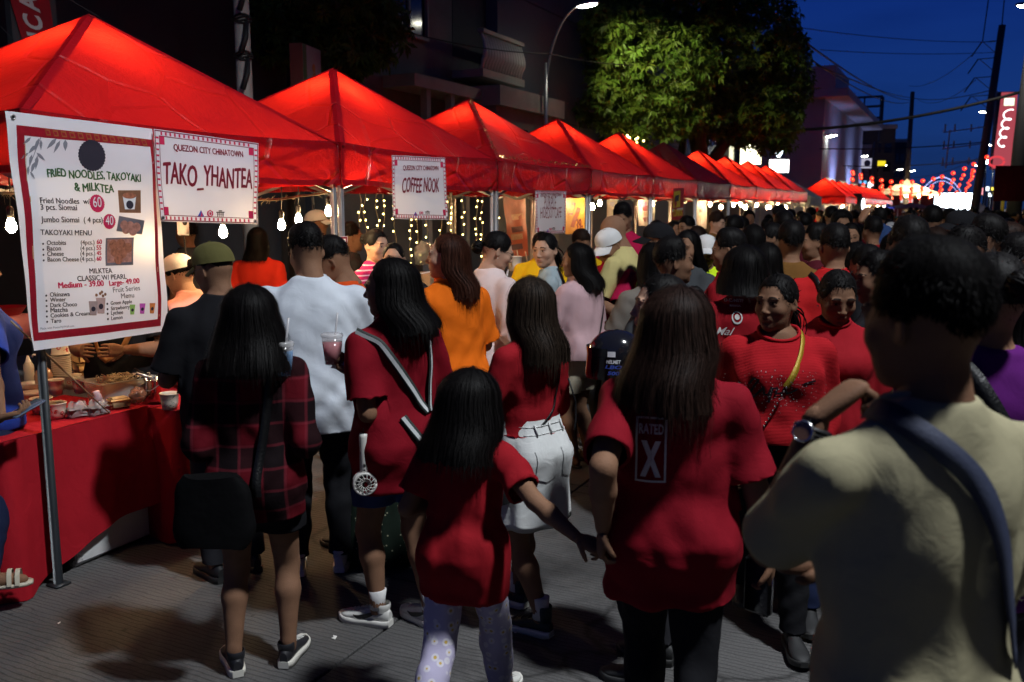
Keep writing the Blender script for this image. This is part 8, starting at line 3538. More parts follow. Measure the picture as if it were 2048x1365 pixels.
K_ = person('woman with straight highlighted hair, red top and white denim skirt', (1040, 556), feet=(1058, 1252), face=46, vox=.0115, fine=0, larm='fwd', rarm='fwd', stance=((-.02, -.055, 0), (.065, .12, 0)), shirt=C_redtee2, sleeve=1.75, hem=.585, ease=.012, g=.98, bottom=('skirt', C_denimw), bhem=.325, shoes='hightop', hair=('long', dict(L=.225, vol=1.12, flare=.02, ribbons=620, wave_=.003, cut_=.025)), hairm=H_high, tone='mid', foot_yaw=(10, 6), socks=(C_white2, .045), neck=.012)
shoe_mark(K_, (-1, 1), M_black)
strap_on(K_, [(.10, -.02, 1.30), (.115, -.11, 1.23), (.09, -.13, 1.10), (.05, -.14, 1.00), (-.06, -.14, .93)], .010, M_leather, off=.006)
mb = MB()
mb.tube([(.10, -.13, 1.12), (.125, -.15, 1.02), (.13, -.15, .94), (.11, -.16, .90)], .004, 6)
mb.build('strap_end', M_leather, K_['root'])
bs = bag(K_, 'dark little bag on the left hip of the white skirt woman', (-.21, .03, .74), (.10, .20, .22), M_leather, 0, False)
Vs_ = np.array([v.co[:] for v in K_['bottom'].data.vertices])
bvh_ = BVHTree.FromPolygons(Vs_.tolist(), [tuple(p.vertices) for p in K_['bottom'].data.polygons])
def on_skirt(x, z, off=.004):
 hit = bvh_.ray_cast(Vector((x, -.6, z)), Vector((0, 1, 0)))
 return (np.array(hit[0]) + np.array([0, -off, 0])) if hit[0] is not None else np.array([x, -.15, z])
for x0 in (-.115, .025):
 mb = MB()
 G = np.array([[on_skirt(x0 + .105 * u + .004 * v, .845 - .12 * v - (.02 * (1 - abs(2 * u - 1)) if v > .8 else 0), .005) for u in np.linspace(0, 1, 7)] for v in np.linspace(0, 1, 6)])
 mb.grid(G)
 mb.build('pocket', C_denimw, K_['bottom'])
mb = MB()
for z in (.905, .936):
 mb.tube([on_skirt(x, z - .02 * abs(x), .003) for x in np.linspace(-.125, .125, 14)], .0018, 4)
for x in (-.08, 0, .08):
 mb.tube([on_skirt(x, .90, .006), on_skirt(x, .945, .006)], .005, 4)
mb.build('belt_loop', C_denimw, K_['bottom'])
HANDS = at_d(1192, 1122, 2.78)
ml = where((1355, 580), 2.70)
mh = 1.595
mw = to_local(at_d(1206, 1058, 2.72), ml, -12) / (mh - .011)
M_ = person('woman with long brown hair in a red tee printed RATED X', (1355, 580), d=2.70, h=mh, face=-12, g=1.08, vox=.0105, fine=1, head=(-26, 4, 0), larm=(tuple(mw), (-.05, -1, 0)), rarm=((.20, .03, .455), (.3, -1, 0)), lhand=((-.10, .15, -1), (.8, .2, 0), .75), rhand=((.0, .35, -1), (-.9, .1, 0), .7), stance='walk', shirt=C_redtee, sleeve=.82, hem=.355, ease=.028, bottom=('pants', C_black), bhem=.05, shoes='greywhite', hair=('long', dict(L=.235, vol=1.26, flare=.035, ribbons=800, n_phi=90, wave_=.010, cut_=.035, back=.02)), hairm=H_brown, tone='mid', fold=.012)
cl = where((925, 745), 3.0)
ch_ = float(at_d(925, 745, 3.0)[2])
cw = to_local(at_d(1170, 1092, 2.75), cl, -18) / (ch_ - .011)
N_ = person('little girl in a red tee and daisy print trousers hurrying to the right', (925, 745), d=3.0, face=-18, child=True, g=1.0, vox=.0105, fine=0, head=(-14, 8, 0), larm=((-.10, .12, .62), (-.4, -.8, -.3)), rarm=(tuple(cw), (.2, -.6, -.6)), rhand=((.85, .15, -.35), (-.1, .5, -.8), .8), stance='run', lean=.10, shirt=C_redtee2, sleeve=.72, hem=.40, ease=.024, bottom=('pants', C_daisy), bhem=.07, shoes='white', hair=('long', dict(L=.195, vol=1.28, flare=.03, ribbons=700, n_phi=80, wave_=.005, cut_=.018, back=.01)), tone='mid', fold=.009, hscale=.96)
M_printw = mat('shirt print white', (.60, .58, .56), .75, var=.2, vs_=90)
def rect2(x0, y0, x1, y1, n=6):
 V, F = [], []
 for i in range(n + 1):
  for j in range(n + 1):
   V.append((x0 + (x1 - x0) * i / n, y0 + (y1 - y0) * j / n))
 for i in range(n):
  for j in range(n):
   F.append((i * (n + 1) + j, (i + 1) * (n + 1) + j, (i + 1) * (n + 1) + j + 1, i * (n + 1) + j + 1))
 return V, F
def word2(t, cx, cy, w, h, weight=.02, shear=0.0):
 V, F = text2d(t, weight, shear, 'LEFT')
 a, b = V.min(0), V.max(0)
 return [(cx - w / 2 + (v[0] - a[0]) / (b[0] - a[0]) * w, cy + (v[1] - a[1]) / (b[1] - a[1]) * h) for v in V], F
w2, h2, e2 = .046, .098, .006
parts = []
for q in ((-w2, -h2, w2, -h2 + e2), (-w2, h2 - e2, w2, h2), (-w2, -h2 + e2, -w2 + e2, h2 - e2), (w2 - e2, -h2 + e2, w2, h2 - e2)):
 parts.append((*rect2(*q), M_printw))
parts.append((*word2('RATED', 0, h2 - .050, .074, .030, .03), M_printw))
parts.append((*word2('X', 0, -h2 + .016, .062, .110, .05), M_printw))
ow = to_local(at_d(1296, 926, 2.52), M_['loc'], -12)
decal(M_, parts, (ow[0], -.6, ow[2]), (1, 0, .05), (0, 1, 0))
S_, E_, T_ = M_['arms'][1]
t = held(M_, 'wallet', 'black zip wallet gripped in the right hand of the RATED X woman', 'wallet', T_ + np.array([-.035, .02, -.10]), 58)
mb = MB()
mb.box((0, 0, 0), (.024, .095, .185), bev=.010)
mb.build('case', M_leather, t)
mb = MB()
mb.tube([(0, -.048, -.08), (0, -.050, 0), (0, -.048, .08)], .004, 6)
mb.build('zip', M_silver, t)
B_ = person('man in a pale khaki tee with a navy strap, hand at his chin', (1880, 495), d=1.52, face=16, sex='m', g=.93, vox=.009, fine=2, head=(14, 6, 0), larm=('px', (1540, 1095), (1640, 822), True, True), rarm=('w', at_d(1655, 1118, 1.80), (.7, -.5, -.4)), lhand=((.75, -.05, .55), (.55, -.2, -.7), .85), rhand=((-.9, .25, .15), (0, -.6, .6), .5), shirt=C_beigetee, sleeve=.80, hem=.44, ease=.019, bottom=('pants', C_navy), bhem=.06, shoes='black', hair=('short', dict(top=.030, length=.026, mess=.06, spikes=5200, nape=116, sidec=92, side_t=.016)), tone='dark', fold=.010, hairm=H_matte)
M_navy = mat('navy webbing', (.010, .016, .045), .7, bump=.4, bs=300)
o_, PS = strap_on(B_, [(-.115, .03, 1.50), (-.115, -.06, 1.50), (-.06, -.16, 1.45), (.02, -.20, 1.37), (.09, -.20, 1.26), (.13, -.18, 1.15), (.14, -.13, 1.06)], .042, M_navy, off=.010)
S_, E_, T_ = B_['arms'][-1]
fd_ = (T_ - E_) / np.linalg.norm(T_ - E_)
wc = T_ - fd_ * .035
u = np.cross(fd_, [0, 1, 0])
u /= np.linalg.norm(u)
v = np.cross(fd_, u)
mb = MB()
for off in (-.009, 0, .009):
 mb.tube([wc + fd_ * off + (u * math.cos(a) * .033 + v * math.sin(a) * .031) for a in np.linspace(0, 6.283, 22)], .006, 6)
wt = thing('wrist_watch', 'wrist watch with a dark strap on the raised arm of the khaki tee man', 'watch', to_world((0, 0, 0), B_), CAM_YAW + R(B_['face']))
mb.build('band', M_black, wt)
toc = to_local(np.array([0, 0, CAM_H]), B_['loc'], B_['face']) - wc
toc -= fd_ * (toc @ fd_)
toc = toc / np.linalg.norm(toc) * .7 - u * .3 * np.sign(u @ toc) * 0 + np.array([-.6, 0, 0])
toc -= fd_ * (toc @ fd_)
toc /= np.linalg.norm(toc)
Rw = Matrix((np.cross(toc, fd_), fd_, toc)).transposed()
mb = MB()
mb.lathe([(.021, .0), (.022, .008), (.019, .011), (.018, .009)], 24, wc + toc * .034, rot=Rw)
mb.build('case', M_silver, wt)
mb = MB()
mb.lathe([(0, .0095), (.018, .0095)], 24, wc + toc * .034, rot=Rw)
mb.build('dial', mat('watch dial', (.20, .10, .06), .15), wt, False)
X_ = person('woman in a red ribbed knit with a gold bag strap, looking aside', (1562, 548), d=3.75, face=172, g=1.16, vox=.0115, fine=2, head=(-38, 2, 0), larm='down', rarm='down', stance='walk', shirt=C_knit, sleeve=1.45, hem=.56, ease=.040, bottom=('pants', C_black), bhem=.06, shoes='black', hair=('tied', dict(bun=False, pony=.16, low=.03)), tone='dark', neck=.022, fold=.009)
M_goldstrap = mat('gold strap', (.38, .25, .02), .4, .2, bump=.4, bs=200)
strap_on(X_, [(-.085, -.02, 1.32), (-.082, .06, 1.285), (-.05, .13, 1.20), (-.012, .16, 1.115)], .026, M_goldstrap, off=.006, thick=.001)
mb = MB()
cp = [np.array([-.012 + .135 * s_, .185 - .02 * s_, 1.115 - .28 * s_]) for s_ in np.linspace(0, 1, 18)]
for p in cp:
 mb.lathe([(0, -.006), (.006, 0), (0, .006)], 6, p)
mb.build('chain', M_silver, X_['root'])
pts = [(-.13, .02), (-.115, .045), (-.095, .04), (-.11, .015), (-.125, -.02), (-.11, -.035), (-.09, -.01), (-.075, .01), (-.07, -.02), (-.055, -.02), (-.045, .01), (-.05, -.05), (-.04, .005), (-.02, .01), (-.025, -.015), (0, -.012), (.01, .012), (.02, -.015), (.05, 0), (.09, .03), (.13, .038)]
V, F = [], []
for k, (a, b) in enumerate(zip(pts[:-1], pts[1:])):
 a, b = np.array(a), np.array(b)
 d_ = b - a
 nrm = np.array([-d_[1], d_[0]]) / np.linalg.norm(d_) * .0042
 n0 = len(V)
 V += [a - nrm - d_ * .08, a + nrm - d_ * .08, b + nrm + d_ * .08, b - nrm + d_ * .08]
 F.append((n0, n0 + 1, n0 + 2, n0 + 3))
M_scr = mat('script print dark', (.015, .006, .012), .4)
M_glit = mat('glitter', (.75, .70, .72), .25, .6)
rg_ = np.random.default_rng(6)
V2, F2 = [], []
for k in range(170):
 c = np.array([rg_.normal(-.01, .085), rg_.normal(0, .045)])
 s_ = rg_.uniform(.0012, .0028)
 n0 = len(V2)
 V2 += [c + (-s_, 0), c + (0, -s_), c + (s_, 0), c + (0, s_)]
 F2.append((n0, n0 + 1, n0 + 2, n0 + 3))
decal(X_, [([(-p[0], p[1]) for p in V], F, M_scr), ([(-p[0], p[1]) for p in V2], F2, M_glit)], (0, .6, 1.10), (1, 0, 0), (0, -1, 0))
Y2 = person('woman in a plain crimson tee with tied hair, gazing down', (1672, 534), d=3.95, face=172, g=1.10, vox=.0115, fine=2, head=(6, 20, 0), stance='walk2', shirt=C_redtee2, sleeve=.8, hem=.46, ease=.034, bottom=('pants', C_navy), bhem=.06, shoes='black', hair=('tied', dict(bun=True, low=.03)), tone='dark')
earring(Y2, -1)
earring(Y2, 1)

# ================================================================== the people behind them
def mid(label, top, d, face, **k):
 k.setdefault('vox', .0155)
 k.setdefault('fine', 1)
 k.setdefault('bottom', ('pants', C_black2))
 k.setdefault('bhem', .06)
 k.setdefault('hem', .47)
 k.setdefault('ease', .03)
 k.setdefault('sleeve', .75)
 return person(label, top, d=d, face=face, **k)

Q1 = mid('person in a purple tee with untidy tied hair at the right edge', (1992, 505), 2.35, 6, g=1.12, vox=.0125, fine=0, shirt=C_purple, hair=('tied', dict(bun=True, low=-.02, spikes=900)), tone='mid')
strap_on(Q1, [(-.10, .0, 1.44), (-.10, -.10, 1.41), (-.03, -.18, 1.25), (.10, -.19, 1.05)], .045, M_leather, off=.010)
R1 = mid('man seen from behind in a red polo with a dark lettered strap', (1672, 448), 5.2, 2, h=1.73, sex='m', g=1.14, vox=.0125, shirt=C_red3, hair=('short', dict(top=.028, spikes=1800, nape=106)))
mb = MB()
LNc = R1['LN']
mb.tube([LNc((.066 * math.cos(a), -.012 + .062 * math.sin(a), .862 * R1['H'] + .006 * math.sin(a))) for a in np.linspace(0, 6.283, 22)], .011, 8)
mb.build('collar', C_red3, R1['root'])
strap_on(R1, [(-.135, .0, 1.45), (-.135, -.09, 1.43), (-.115, -.16, 1.33), (-.05, -.19, 1.15), (.08, -.19, .98)], .034, M_leather, off=.010)
mid('woman with long straight hair and a white top behind the red polo man', (1716, 474), 5.6, 0, h=1.62, shirt=C_white2, hair=('long', dict(L=.26)), fine=0)
T1 = mid('woman with bobbed hair in a red tee printed EAC-NSTP', (1490, 488), 4.6, 6, h=1.64, g=1.08, vox=.012, fine=0, shirt=C_redtee2, hair=('long', dict(L=.115, vol=1.25, flare=.03, ribbons=420, cut_=.008)))
parts = [(*word2('EAC-NSTP', 0, .07, .085, .016, .03), M_printw), (*word2('MARANGAL', 0, .048, .05, .010, .02), M_printw)]
ring_ = [(.026 * math.cos(a), -.005 + .032 * math.sin(a)) for a in np.linspace(0, 6.283, 25)[:-1]] + [(.020 * math.cos(a), -.003 + .025 * math.sin(a)) for a in np.linspace(0, 6.283, 25)[:-1]]
parts.append((ring_, [(k, (k + 1) % 24, 24 + (k + 1) % 24, 24 + k) for k in range(24)], M_printw))
parts.append(([(.012 * math.cos(a), -.001 + .014 * math.sin(a)) for a in np.linspace(0, 6.283, 13)[:-1]], [tuple(range(12))], M_printw))
parts.append((*word2('Mal', -.055, -.095, .09, .040, .005, .5), M_printw))
ow = to_local(at_d(1492, 640, 4.4), T1['loc'], 6)
decal(T1, parts, (ow[0], -.6, ow[2]), (1, 0, 0), (0, 1, 0))
U1 = mid('dark-haired man in a charcoal tee in profile facing right', (1345, 484), 4.9, -62, h=1.66, sex='m', vox=.012, fine=2, head=(-22, 0, 0), shirt=C_grey, tone='dark', hair=('short', dict(top=.034, length=.034, spikes=2000, frontl=44)))
V1 = mid('woman with a dark bun in profile facing left behind the RATED X woman', (1328, 553), 3.35, 62, h=1.59, vox=.012, fine=2, head=(28, 0, 0), shirt=C_black2, tone='light', hair=('tied', dict(bun=True, low=-.01)))
t = thing('motorcycle_helmet', 'glossy black motorcycle helmet hanging between the pink tee woman and the RATED X woman', 'helmet', at_d(1232, 712, 3.85), CAM_YAW + R(78))
t.scale = (.88, .88, .88)
mb = MB()
G = []
for i in range(22):
 th = R(4 + 140 * i / 21)
 row = []
 for j in range(32):
  a = 2 * math.pi * j / 32
  fr_ = max(0, math.cos(a))
  z = .13 * math.cos(th)
  rx, ry = .118, .142
  k = math.sin(th) if th < R(100) else math.sin(R(100)) * (1 - .12 * (th - R(100)))
  row.append((rx * k * math.sin(a), ry * k * math.cos(a) + .02 * fr_ * smooth(R(80), R(140), th), z))
 G.append(row)
mb.grid(np.array(G), closed=True)
mb.build('shell', mat('helmet gloss black', (.010, .010, .014), .12, coat=.8), t)
mb = MB()
mb.grid(np.array([[(.1205 * math.sin(a) * (1 - .25 * v * v * .4), .146 * math.cos(a) * (1 - .05 * v), .05 - .085 * v) for a in np.linspace(R(-78), R(78), 22)] for v in np.linspace(0, 1, 6)]))
mb.build('visor', mat('visor smoke', (.02, .025, .03), .08, spec=.8), t)
for tx, zz_, wd, m_ in (('LBO', -.045, .07, M_inkblue), ('500', -.075, .05, M_inkblue), ('HELMET', -.02, .06, M_inkwhite)):
 V, F = word2(tx, 0, 0, wd, .018, .03, .2)
 mb = MB()
 mb.add([(-.1205 * math.cos((v[0]) / .12), .0 - .140 * math.sin(v[0] / .12), zz_ + v[1]) for v in V], F)
 mb.build('sticker', m_, t, False)
mb = MB()
V, F = rect2(-.016, 0, .016, .026, 3)
mb.add([(-.1195 * math.cos(v[0] / .12) - .002, .01 - .140 * math.sin(v[0] / .12), .012 + v[1]) for v in V], F)
mb.build('label', M_inkwhite, t, False)

mid('man in a black cap facing left behind the charcoal tee man', (1322, 443), 6.3, 60, h=1.72, sex='m', fine=1, head=(20, 4, 0), shirt=C_black2, cap=C_black, hair=('short', dict(top=.01)))
mid('bald man in a pale yellow tee leaning to the stall', (1268, 420), 6.7, 62, h=1.80, sex='m', fine=2, head=(18, 24, 0), lean=.16, larm='hold', rarm='fwd', shirt=C_yellowtee, hair=(None, {}), tone='mid')
mid('man in a white cap and crimson tee looking down at his hands', (1228, 450), 6.75, 118, h=1.69, sex='m', fine=2, head=(10, 28, 0), larm='hold', rarm='hold', shirt=C_crimson, cap=C_white2, hair=('short', dict(top=.01)))
mid('man in a neon yellow polo and white cap facing the camera', (1412, 477), 6.9, 160, h=1.62, sex='m', fine=2, head=(10, 6, 0), shirt=C_neon, cap=C_white2, hair=('short', dict(top=.01)), tone='dark')
mid('woman with loose dark hair and bare arm beside the neon polo man', (1378, 456), 6.3, 130, h=1.68, fine=2, head=(14, 8, 0), larm='hold', rarm='hold', shirt=C_grey, hair=('long', dict(L=.18)), tone='mid')
mid('woman with long dark hair and a grey sleeve left of the charcoal man', (1306, 487), 5.5, 20, h=1.62, fine=0, larm='fwd', shirt=fabric('mouse grey tee', (.16, .14, .12), .85), hair=('long', dict(L=.20)))
mid('man in a red tee facing left in front of the neon polo man', (1466, 462), 5.5, 52, h=1.70, sex='m', fine=1, head=(18, 10, 0), g=1.1, shirt=C_redtee2, hair=('short', dict(top=.030, spikes=1300)))
mid('woman with straight black hair right of the bobbed one', (1535, 486), 5.5, 8, h=1.62, fine=0, shirt=C_black, hair=('long', dict(L=.20)))
mid('person with smooth black hair in dark clothes behind the bobbed woman', (1507, 448), 6.6, 5, h=1.71, fine=0, shirt=C_black2, hair=('long', dict(L=.16)))
Br = mid('man in a brown jacket with a dark cross strap, seen from behind', (1584, 446), 5.9, -4, h=1.73, sex='m', g=1.08, fine=0, shirt=C_brown, sleeve=1.8, hair=('short', dict(top=.036, length=.034, spikes=1500, nape=116)))
strap_on(Br, [(-.13, .0, 1.45), (-.12, -.12, 1.40), (-.05, -.18, 1.25), (.08, -.19, 1.08)], .03, M_leather, off=.010)
mid('person with tied-back hair in profile by the bright stalls', (1545, 445), 7.0, 72, h=1.72, fine=1, head=(14, 0, 0), shirt=C_black, hair=('tied', dict(bun=True, low=.02)))
mid('man in a maroon and white tee in left profile', (1637, 450), 6.4, 66, h=1.71, sex='m', fine=1, head=(16, 4, 0), shirt=C_maroon, hair=('short', dict(top=.030)))
mid('man with a short fade haircut in left profile at the right side', (1930, 454), 4.2, 62, h=1.745, sex='m', fine=2, vox=.0125, head=(22, 0, 0), shirt=C_white2, tone='dark', hair=('short', dict(top=.020, side_t=.003, spikes=1500, nape=100, sidec=80)))
mid('man with thick dark hair behind the fade haircut man', (1975, 435), 5.0, 20, h=1.78, sex='m', fine=1, head=(24, 0, 0), shirt=C_black2, tone='mid', hair=('short', dict(top=.034, length=.03, spikes=1500)))
mid('person with big rounded dark hair just beyond the khaki tee man', (1822, 442), 4.8, 0, h=1.765, sex='m', fine=0, g=1.1, shirt=C_black, hair=('short', dict(top=.040, length=.04, spikes=2200, side_t=.028, nape=120)))
mid('woman with smooth brown hair beyond the rounded dark hair', (1872, 452), 5.8, 0, h=1.71, fine=0, shirt=C_grey, hair=('long', dict(L=.15)), hairm=H_brown)
mid('boy with a dark fringe beside the khaki tee man, facing left', (1765, 497), 4.3, 70, h=1.62, sex='m', fine=1, head=(18, 6, 0), shirt=C_black2, tone='dark', hair=('short', dict(top=.026)))
mid('woman in a white tee half hidden beside the boy', (1738, 482), 5.1, 20, h=1.63, fine=0, shirt=C_white2, hair=('tied', dict(bun=True)))
km = mid('man in a sleeveless red top carrying a child on his shoulders', (1747, 438), 8.4, 4, h=1.74, sex='m', g=1.1, fine=0, sleeve=.18, shirt=C_redtee2, hair=('short', dict(top=.03)))
person('small child in blue riding on the shoulders of the red top man', (1759, 417), d=8.7, h=.95, loc=tuple(at_d(1759, 417, 8.75)[:2]) + (at_d(1759, 417, 8.75)[2] - .95,), face=4, child=True, vox=.018, fine=0, stance=((-.10, .22, .12), (.10, .22, .12)), shirt=fabric('child blue tee', (.03, .06, .16), .85), sleeve=.7, hem=.5, bottom=('pants', C_black2), bhem=.07, shoes='black', hair=('short', dict(top=.03)), hscale=.85)
mid('woman with long hair facing the camera in the middle of the crowd', (1703, 446), 8.0, 172, h=1.70, fine=1, head=(-10, 6, 0), shirt=C_black2, hair=('long', dict(L=.18)), tone='mid')
mid('person in a teal tee behind the raised arm', (1784, 470), 7.4, 10, h=1.62, fine=0, shirt=C_teal, hair=('long', dict(L=.16)))
ra = mid('person raising a bare arm above the crowd', (1800, 462), 6.6, 6, h=1.67, fine=0, larm=((-.13, .10, 1.05), (-.8, .3, -.2)), shirt=C_navy, hair=('short', dict(top=.03)), tone='mid')
mid('person with brown curly hair at the right edge of the crowd', (2022, 452), 5.6, 30, h=1.72, fine=1, head=(30, 6, 0), shirt=C_maroon, hair=('short', dict(top=.038, length=.036, spikes=1400)), hairm=H_brown)
mid('woman in dark clothes just behind the purple tee', (1965, 530), 3.6, 10, h=1.58, fine=0, shirt=C_black, hair=('long', dict(L=.2)))
mid('man in a dark patterned top left of the purple tee', (2040, 470), 4.2, 30, h=1.70, sex='m', fine=0, head=(20, 0, 0), shirt=C_maroon, hair=('short', dict(top=.03)))
mid('person in dark clothes at the bottom right behind the khaki tee man', (2060, 560), 3.0, 4, h=1.60, fine=0, shirt=C_black, hair=('long', dict(L=.2)))
mid('person in black following the white skirt woman, only trousers and white shoe showing', (1262, 610), 3.2, -20, h=1.50, fine=0, shirt=C_redtee, bottom=('pants', C_black), shoes='greywhite', hair=('short', dict(top=.03)), sex='m', stance='walk') if 0 else None

# ================================================================== stall keepers and people behind the stalls
bl_ = where((-62, 448), 4.3)
L0 = to_local(at_z(0, 1240, 0), bl_, -42) / 1.649
Bl = mid('person in a royal blue tee and cream sandals at the left edge, holding a phone', (-62, 448), 4.3, -42, h=1.66, vox=.012, fine=1, larm='down', rarm=('w', at_d(4, 862, 3.95), (.7, -.5, -.5)), rhand=((.5, .8, .15), (-.2, .2, 1), .5), shirt=C_blue, g=1.1, bottom=('pants', C_navy), bhem=.10, shoes='cream', stance=((-.06, 0, 0), (float(L0[0]), float(L0[1]) - .03, 0)), foot_yaw=(10, -28), hair=('short', dict(top=.040, length=.04)), hairm=H_brown, tone='mid')
S_, E_, T_ = Bl['arms'][1]
t = held(Bl, 'mobile_phone', 'mobile phone held flat by the person in royal blue', 'phone', T_ + np.array([.03, .10, .03]), 10)
mb = MB()
mb.box((0, 0, 0), (.075, .155, .009), bev=.004, rot=Matrix.Rotation(R(20), 3, 'X'))
mb.build('body', mat('phone blue grey', (.10, .13, .20), .3), t)
mb = MB()
mb.box((0, 0, .0055), (.068, .146, .001), rot=Matrix.Rotation(R(20), 3, 'X'))
mb.build('screen', mat('phone glass', (.06, .09, .14), .1), t)
mb = MB()
for k in range(14):
 a = 6.283 * k / 14
 mb.lathe([(0, -.004), (.004, 0), (0, .004)], 6, (.02 + .012 * math.sin(a), .03 + .017 * math.cos(a), .085 + .004 * math.cos(a)))
mb.build('buckle', mat('brass', (.5, .36, .14), .3, 1.0), Bl['shoe'][1])
v = mid('vendor in a salmon pink shirt and white cap bending in the first stall', (402, 508), 5.5, 60, h=1.55, fine=1, lean=.25, head=(10, 20, 0), larm='fwd', rarm='fwd', shirt=C_salmon, cap=C_white2, hair=('tied', dict(bun=True)), tone='light')
ap = mid('vendor in black with tan apron straps behind the menu banner', (236, 470), 5.15, 178, h=1.66, fine=0, larm='fwd', rarm='fwd', g=1.15, shirt=C_black, tone='mid')
M_tan = mat('tan leather', (.32, .14, .04), .55)
strap_on(ap, [(-.15, .12, 1.25), (-.10, .2, 1.08), (-.02, .22, .99), (.06, .22, .98)], .03, M_tan, off=.012)
strap_on(ap, [(.15, .12, 1.25), (.13, .2, 1.10), (.10, .22, 1.0), (.04, .22, .975)], .03, M_tan, off=.012)
mid('woman in an orange red tee with her back turned, beyond the first stall', (514, 452), 8.0, -8, h=1.66, fine=0, g=1.12, shirt=fabric('red orange tee', (.55, .03, .015), .85), hair=('long', dict(L=.16)))  # plain red-orange cloth
mid('passer-by in a white cap beyond the stalls', (630, 405), 9.0, -80, h=1.80, sex='m', fine=0, shirt=C_redtee2, cap=C_white2, hair=('short', dict(top=.01)))
mid('passer-by in yellow shorts behind the socket box', (372, 435), 8.3, 60, h=1.72, sex='m', fine=0, shirt=C_grey, bottom=('shorts', C_yellow), bhem=.30, hair=('short', dict(top=.03)))
mid('vendor in a pink striped shirt behind the fairy lights', (748, 455), 6.7, -118, h=1.68, fine=1, head=(-10, 8, 0), larm='fwd', rarm='fwd', shirt=C_stripe, hair=('tied', dict(bun=True)), tone='light')
bm = mid('balding man with glasses under the coffee banner', (788, 482), 6.3, 168, h=1.60, sex='m', fine=2, head=(10, 18, 0), larm='fwd', rarm='fwd', shirt=C_black2, hair=('short', dict(top=.010, frontl=28, spikes=200)), tone='light')
glasses(bm, M_silver)
mid('onlooker with short hair behind the double post', (700, 443), 7.8, -70, h=1.70, sex='m', fine=1, shirt=C_black2, hair=('short', dict(top=.025)), tone='mid')
mid('vendor in a yellow uniform under the orange banner', (1083, 470), 8.1, 176, h=1.62, sex='m', fine=1, head=(0, 24, 0), larm='fwd', rarm='fwd', shirt=C_yellow, hair=('short', dict(top=.026)), tone='mid')
mid('second yellow uniform vendor behind the pink tee woman', (1168, 464), 8.3, 20, h=1.64, sex='m', fine=0, head=(10, 24, 0), larm='fwd', rarm='fwd', shirt=C_yellow, hair=('short', dict(top=.026)), hairm=H_brown)
mid('yellow uniform helper behind the white cap man', (1212, 484), 8.4, 170, h=1.55, fine=0, larm='fwd', rarm='fwd', shirt=C_yellow, hair=('tied', dict(bun=True)))
cr = mid('vendor in crimson with a dark strap in the fourth stall', (1250, 400), 8.6, 150, h=1.88, sex='m', fine=1, head=(0, 26, 0), larm='fwd', rarm='fwd', shirt=C_crimson, hair=('short', dict(top=.034)), tone='mid')
mid('curly-haired vendor in the bright eighth stall', (1432, 424), 11.6, -128, h=1.76, sex='m', fine=1, head=(0, 10, 0), larm='fwd', rarm='fwd', shirt=C_brown, hair=('short', dict(top=.045, length=.04, spikes=1500)), hairm=H_brown, tone='light')
mid('vendor in white in the ninth stall', (1537, 427), 15.5, 172, h=1.72, sex='m', fine=1, head=(0, 14, 0), larm='fwd', rarm='fwd', shirt=C_white2, hair=('short', dict(top=.014)), tone='light')
mid('man in dark clothes under the corndog sign', (1376, 432), 10.4, 120, h=1.73, sex='m', fine=1, head=(0, 8, 0), shirt=C_navy, hair=('short', dict(top=.026)))
mid('woman with brown hair looking on beside the corndog sign', (1394, 448), 8.6, 110, h=1.66, fine=1, shirt=C_maroon, hair=('long', dict(L=.2)), hairm=H_brown, tone='light')

# ================================================================== the crowd down the street
taken = [tuple(o.location[:2]) for o in bpy.data.objects if o.name.startswith('person')]
low = dict(vox=.027, fine=0, loc=(0, -50, 0), bottom=('pants', C_black2), bhem=.06, hem=.46, ease=.03, sleeve=.75, shirt=C_black2, shoes='black')
PROTO = []
for nm, kw in (('long dark hair', dict(h=1.58, hair=('long', dict(L=.20)))), ('short dark hair', dict(h=1.70, sex='m', hair=('short', dict(top=.03)))), ('tied-up hair', dict(h=1.56, hair=('tied', dict(bun=True)))), ('cropped hair', dict(h=1.68, sex='m', g=1.15, hair=('short', dict(top=.020)))),
    ('shoulder-length hair', dict(h=1.60, g=1.1, hair=('long', dict(L=.12)), larm='hold', rarm='fwd')), ('a pale cap', dict(h=1.69, sex='m', cap=C_white2, hair=('short', dict(top=.01)))),
    ('thick wavy hair', dict(h=1.66, sex='m', hair=('short', dict(top=.046, side_t=.05, length=.05, spikes=500)))), ('a black cap', dict(h=1.72, sex='m', cap=C_black, hair=('short', dict(top=.01)), larm='hold')), ('a high ponytail', dict(h=1.52, g=.95, hair=('tied', dict(bun=False, pony=.2, low=-.04)))), ('very long hair', dict(h=1.50, hair=('long', dict(L=.34, vol=1.15)), rarm='fwd'))):
 k_ = dict(low)
 k_.update(kw)
 inf = person('crowd prototype with ' + nm, face=0, **k_)
 PROTO.append((nm, inf['root'], kw['h']))
SHIRTS = [('red', C_redtee), ('red', C_redtee2), ('red', C_red3), ('black', C_black), ('dark grey', C_grey), ('white', C_white2), ('navy', C_navy), ('maroon', C_maroon), ('brown', C_brown), ('pink', C_pink), ('teal', C_teal), ('pale yellow', C_yellowtee)]
SW = np.array([5, 5, 4, 7, 5, 2, 4, 4, 2, 1.2, .8, .8])
SW = SW / SW.sum()
rc = np.random.default_rng(99)
first = {}
n_c = 0

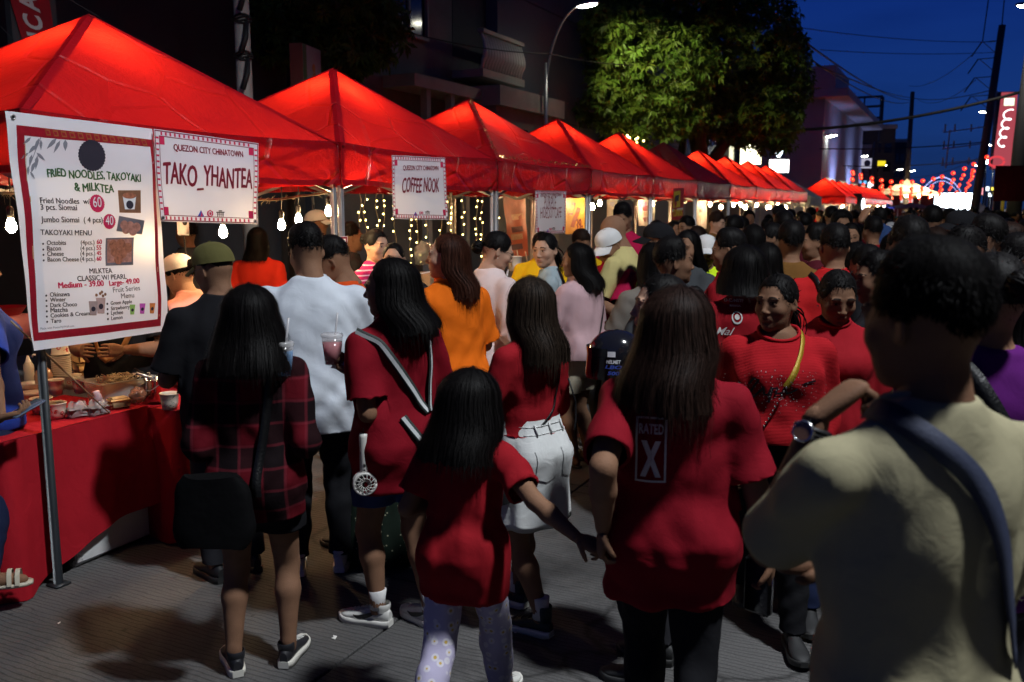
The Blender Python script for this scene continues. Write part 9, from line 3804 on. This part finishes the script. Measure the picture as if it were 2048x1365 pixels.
def px_of(P):
 d = (np.array(P) - [0, 0, CAM_H])
 z = d @ _fw
 return 1024 + CAM_F * (d @ _rt) / z, 682.5 - CAM_F * (d @ _up) / z, z

for ring_, (y0_, y1_, n_try, gap) in enumerate(((6.6, 12, 150, .50), (12, 24, 300, .56), (24, 48, 260, .75), (48, 96, 200, 1.1))):
 for k in range(n_try):
  x, y = rc.uniform(-3.35, 2.6), rc.uniform(y0_, y1_)
  if n_c >= 262:
   break
  px, py, z = px_of((x, y, 1.6))
  if px > 2075 or px < 1290:
   continue
  if ring_ == 0 and px < 1560 and y < 8.5:
   continue
  if any((x - a) ** 2 + (y - b) ** 2 < gap * gap for a, b in taken):
   continue
  pi = rc.choice(10, p=[.19, .19, .10, .13, .10, .04, .09, .05, .06, .05])
  nm, root, h0 = PROTO[pi]
  si = rc.choice(len(SHIRTS), p=SW)
  away = rc.random() < .78
  f_ = rc.normal(0, 25) if away else rc.uniform(110, 250)
  zone = 'near' if z < 14 else 'mid distance' if z < 28 else 'far off' if z < 52 else 'very far off'
  side = 'by the stalls' if x < -1.6 else 'in mid street' if x < .4 else 'right side'
  lab = 'person with %s, %s top, %s, %s %s' % (nm, SHIRTS[si][0], 'from behind' if away else 'turned back', zone, side)
  lab = lab.strip()
  o = dup(root, (x, y, 0), CAM_YAW * .25 + R(f_), lab, 'crowd with %s and %s tops, %s' % (nm, SHIRTS[si][0], 'backs' if away else 'faces'))
  s_ = rc.uniform(.93, 1.09)
  o.scale = (s_ * rc.uniform(.95, 1.1), s_ * rc.uniform(.95, 1.1), s_)
  o['h'] = h0 * s_
  for c in o.children:
   if c.name.startswith('shirt'):
    c.material_slots[0].link = 'OBJECT'
    c.material_slots[0].material = SHIRTS[si][1]
  taken.append((x, y))
  n_c += 1
for nm, root, h0 in PROTO:
 for c in list(root.children):
  for g_ in list(c.children):
   bpy.data.objects.remove(g_)
  bpy.data.objects.remove(c)
 bpy.data.objects.remove(root)
for o in bpy.data.objects:
 if 'h' in o.keys():
  del o['h']
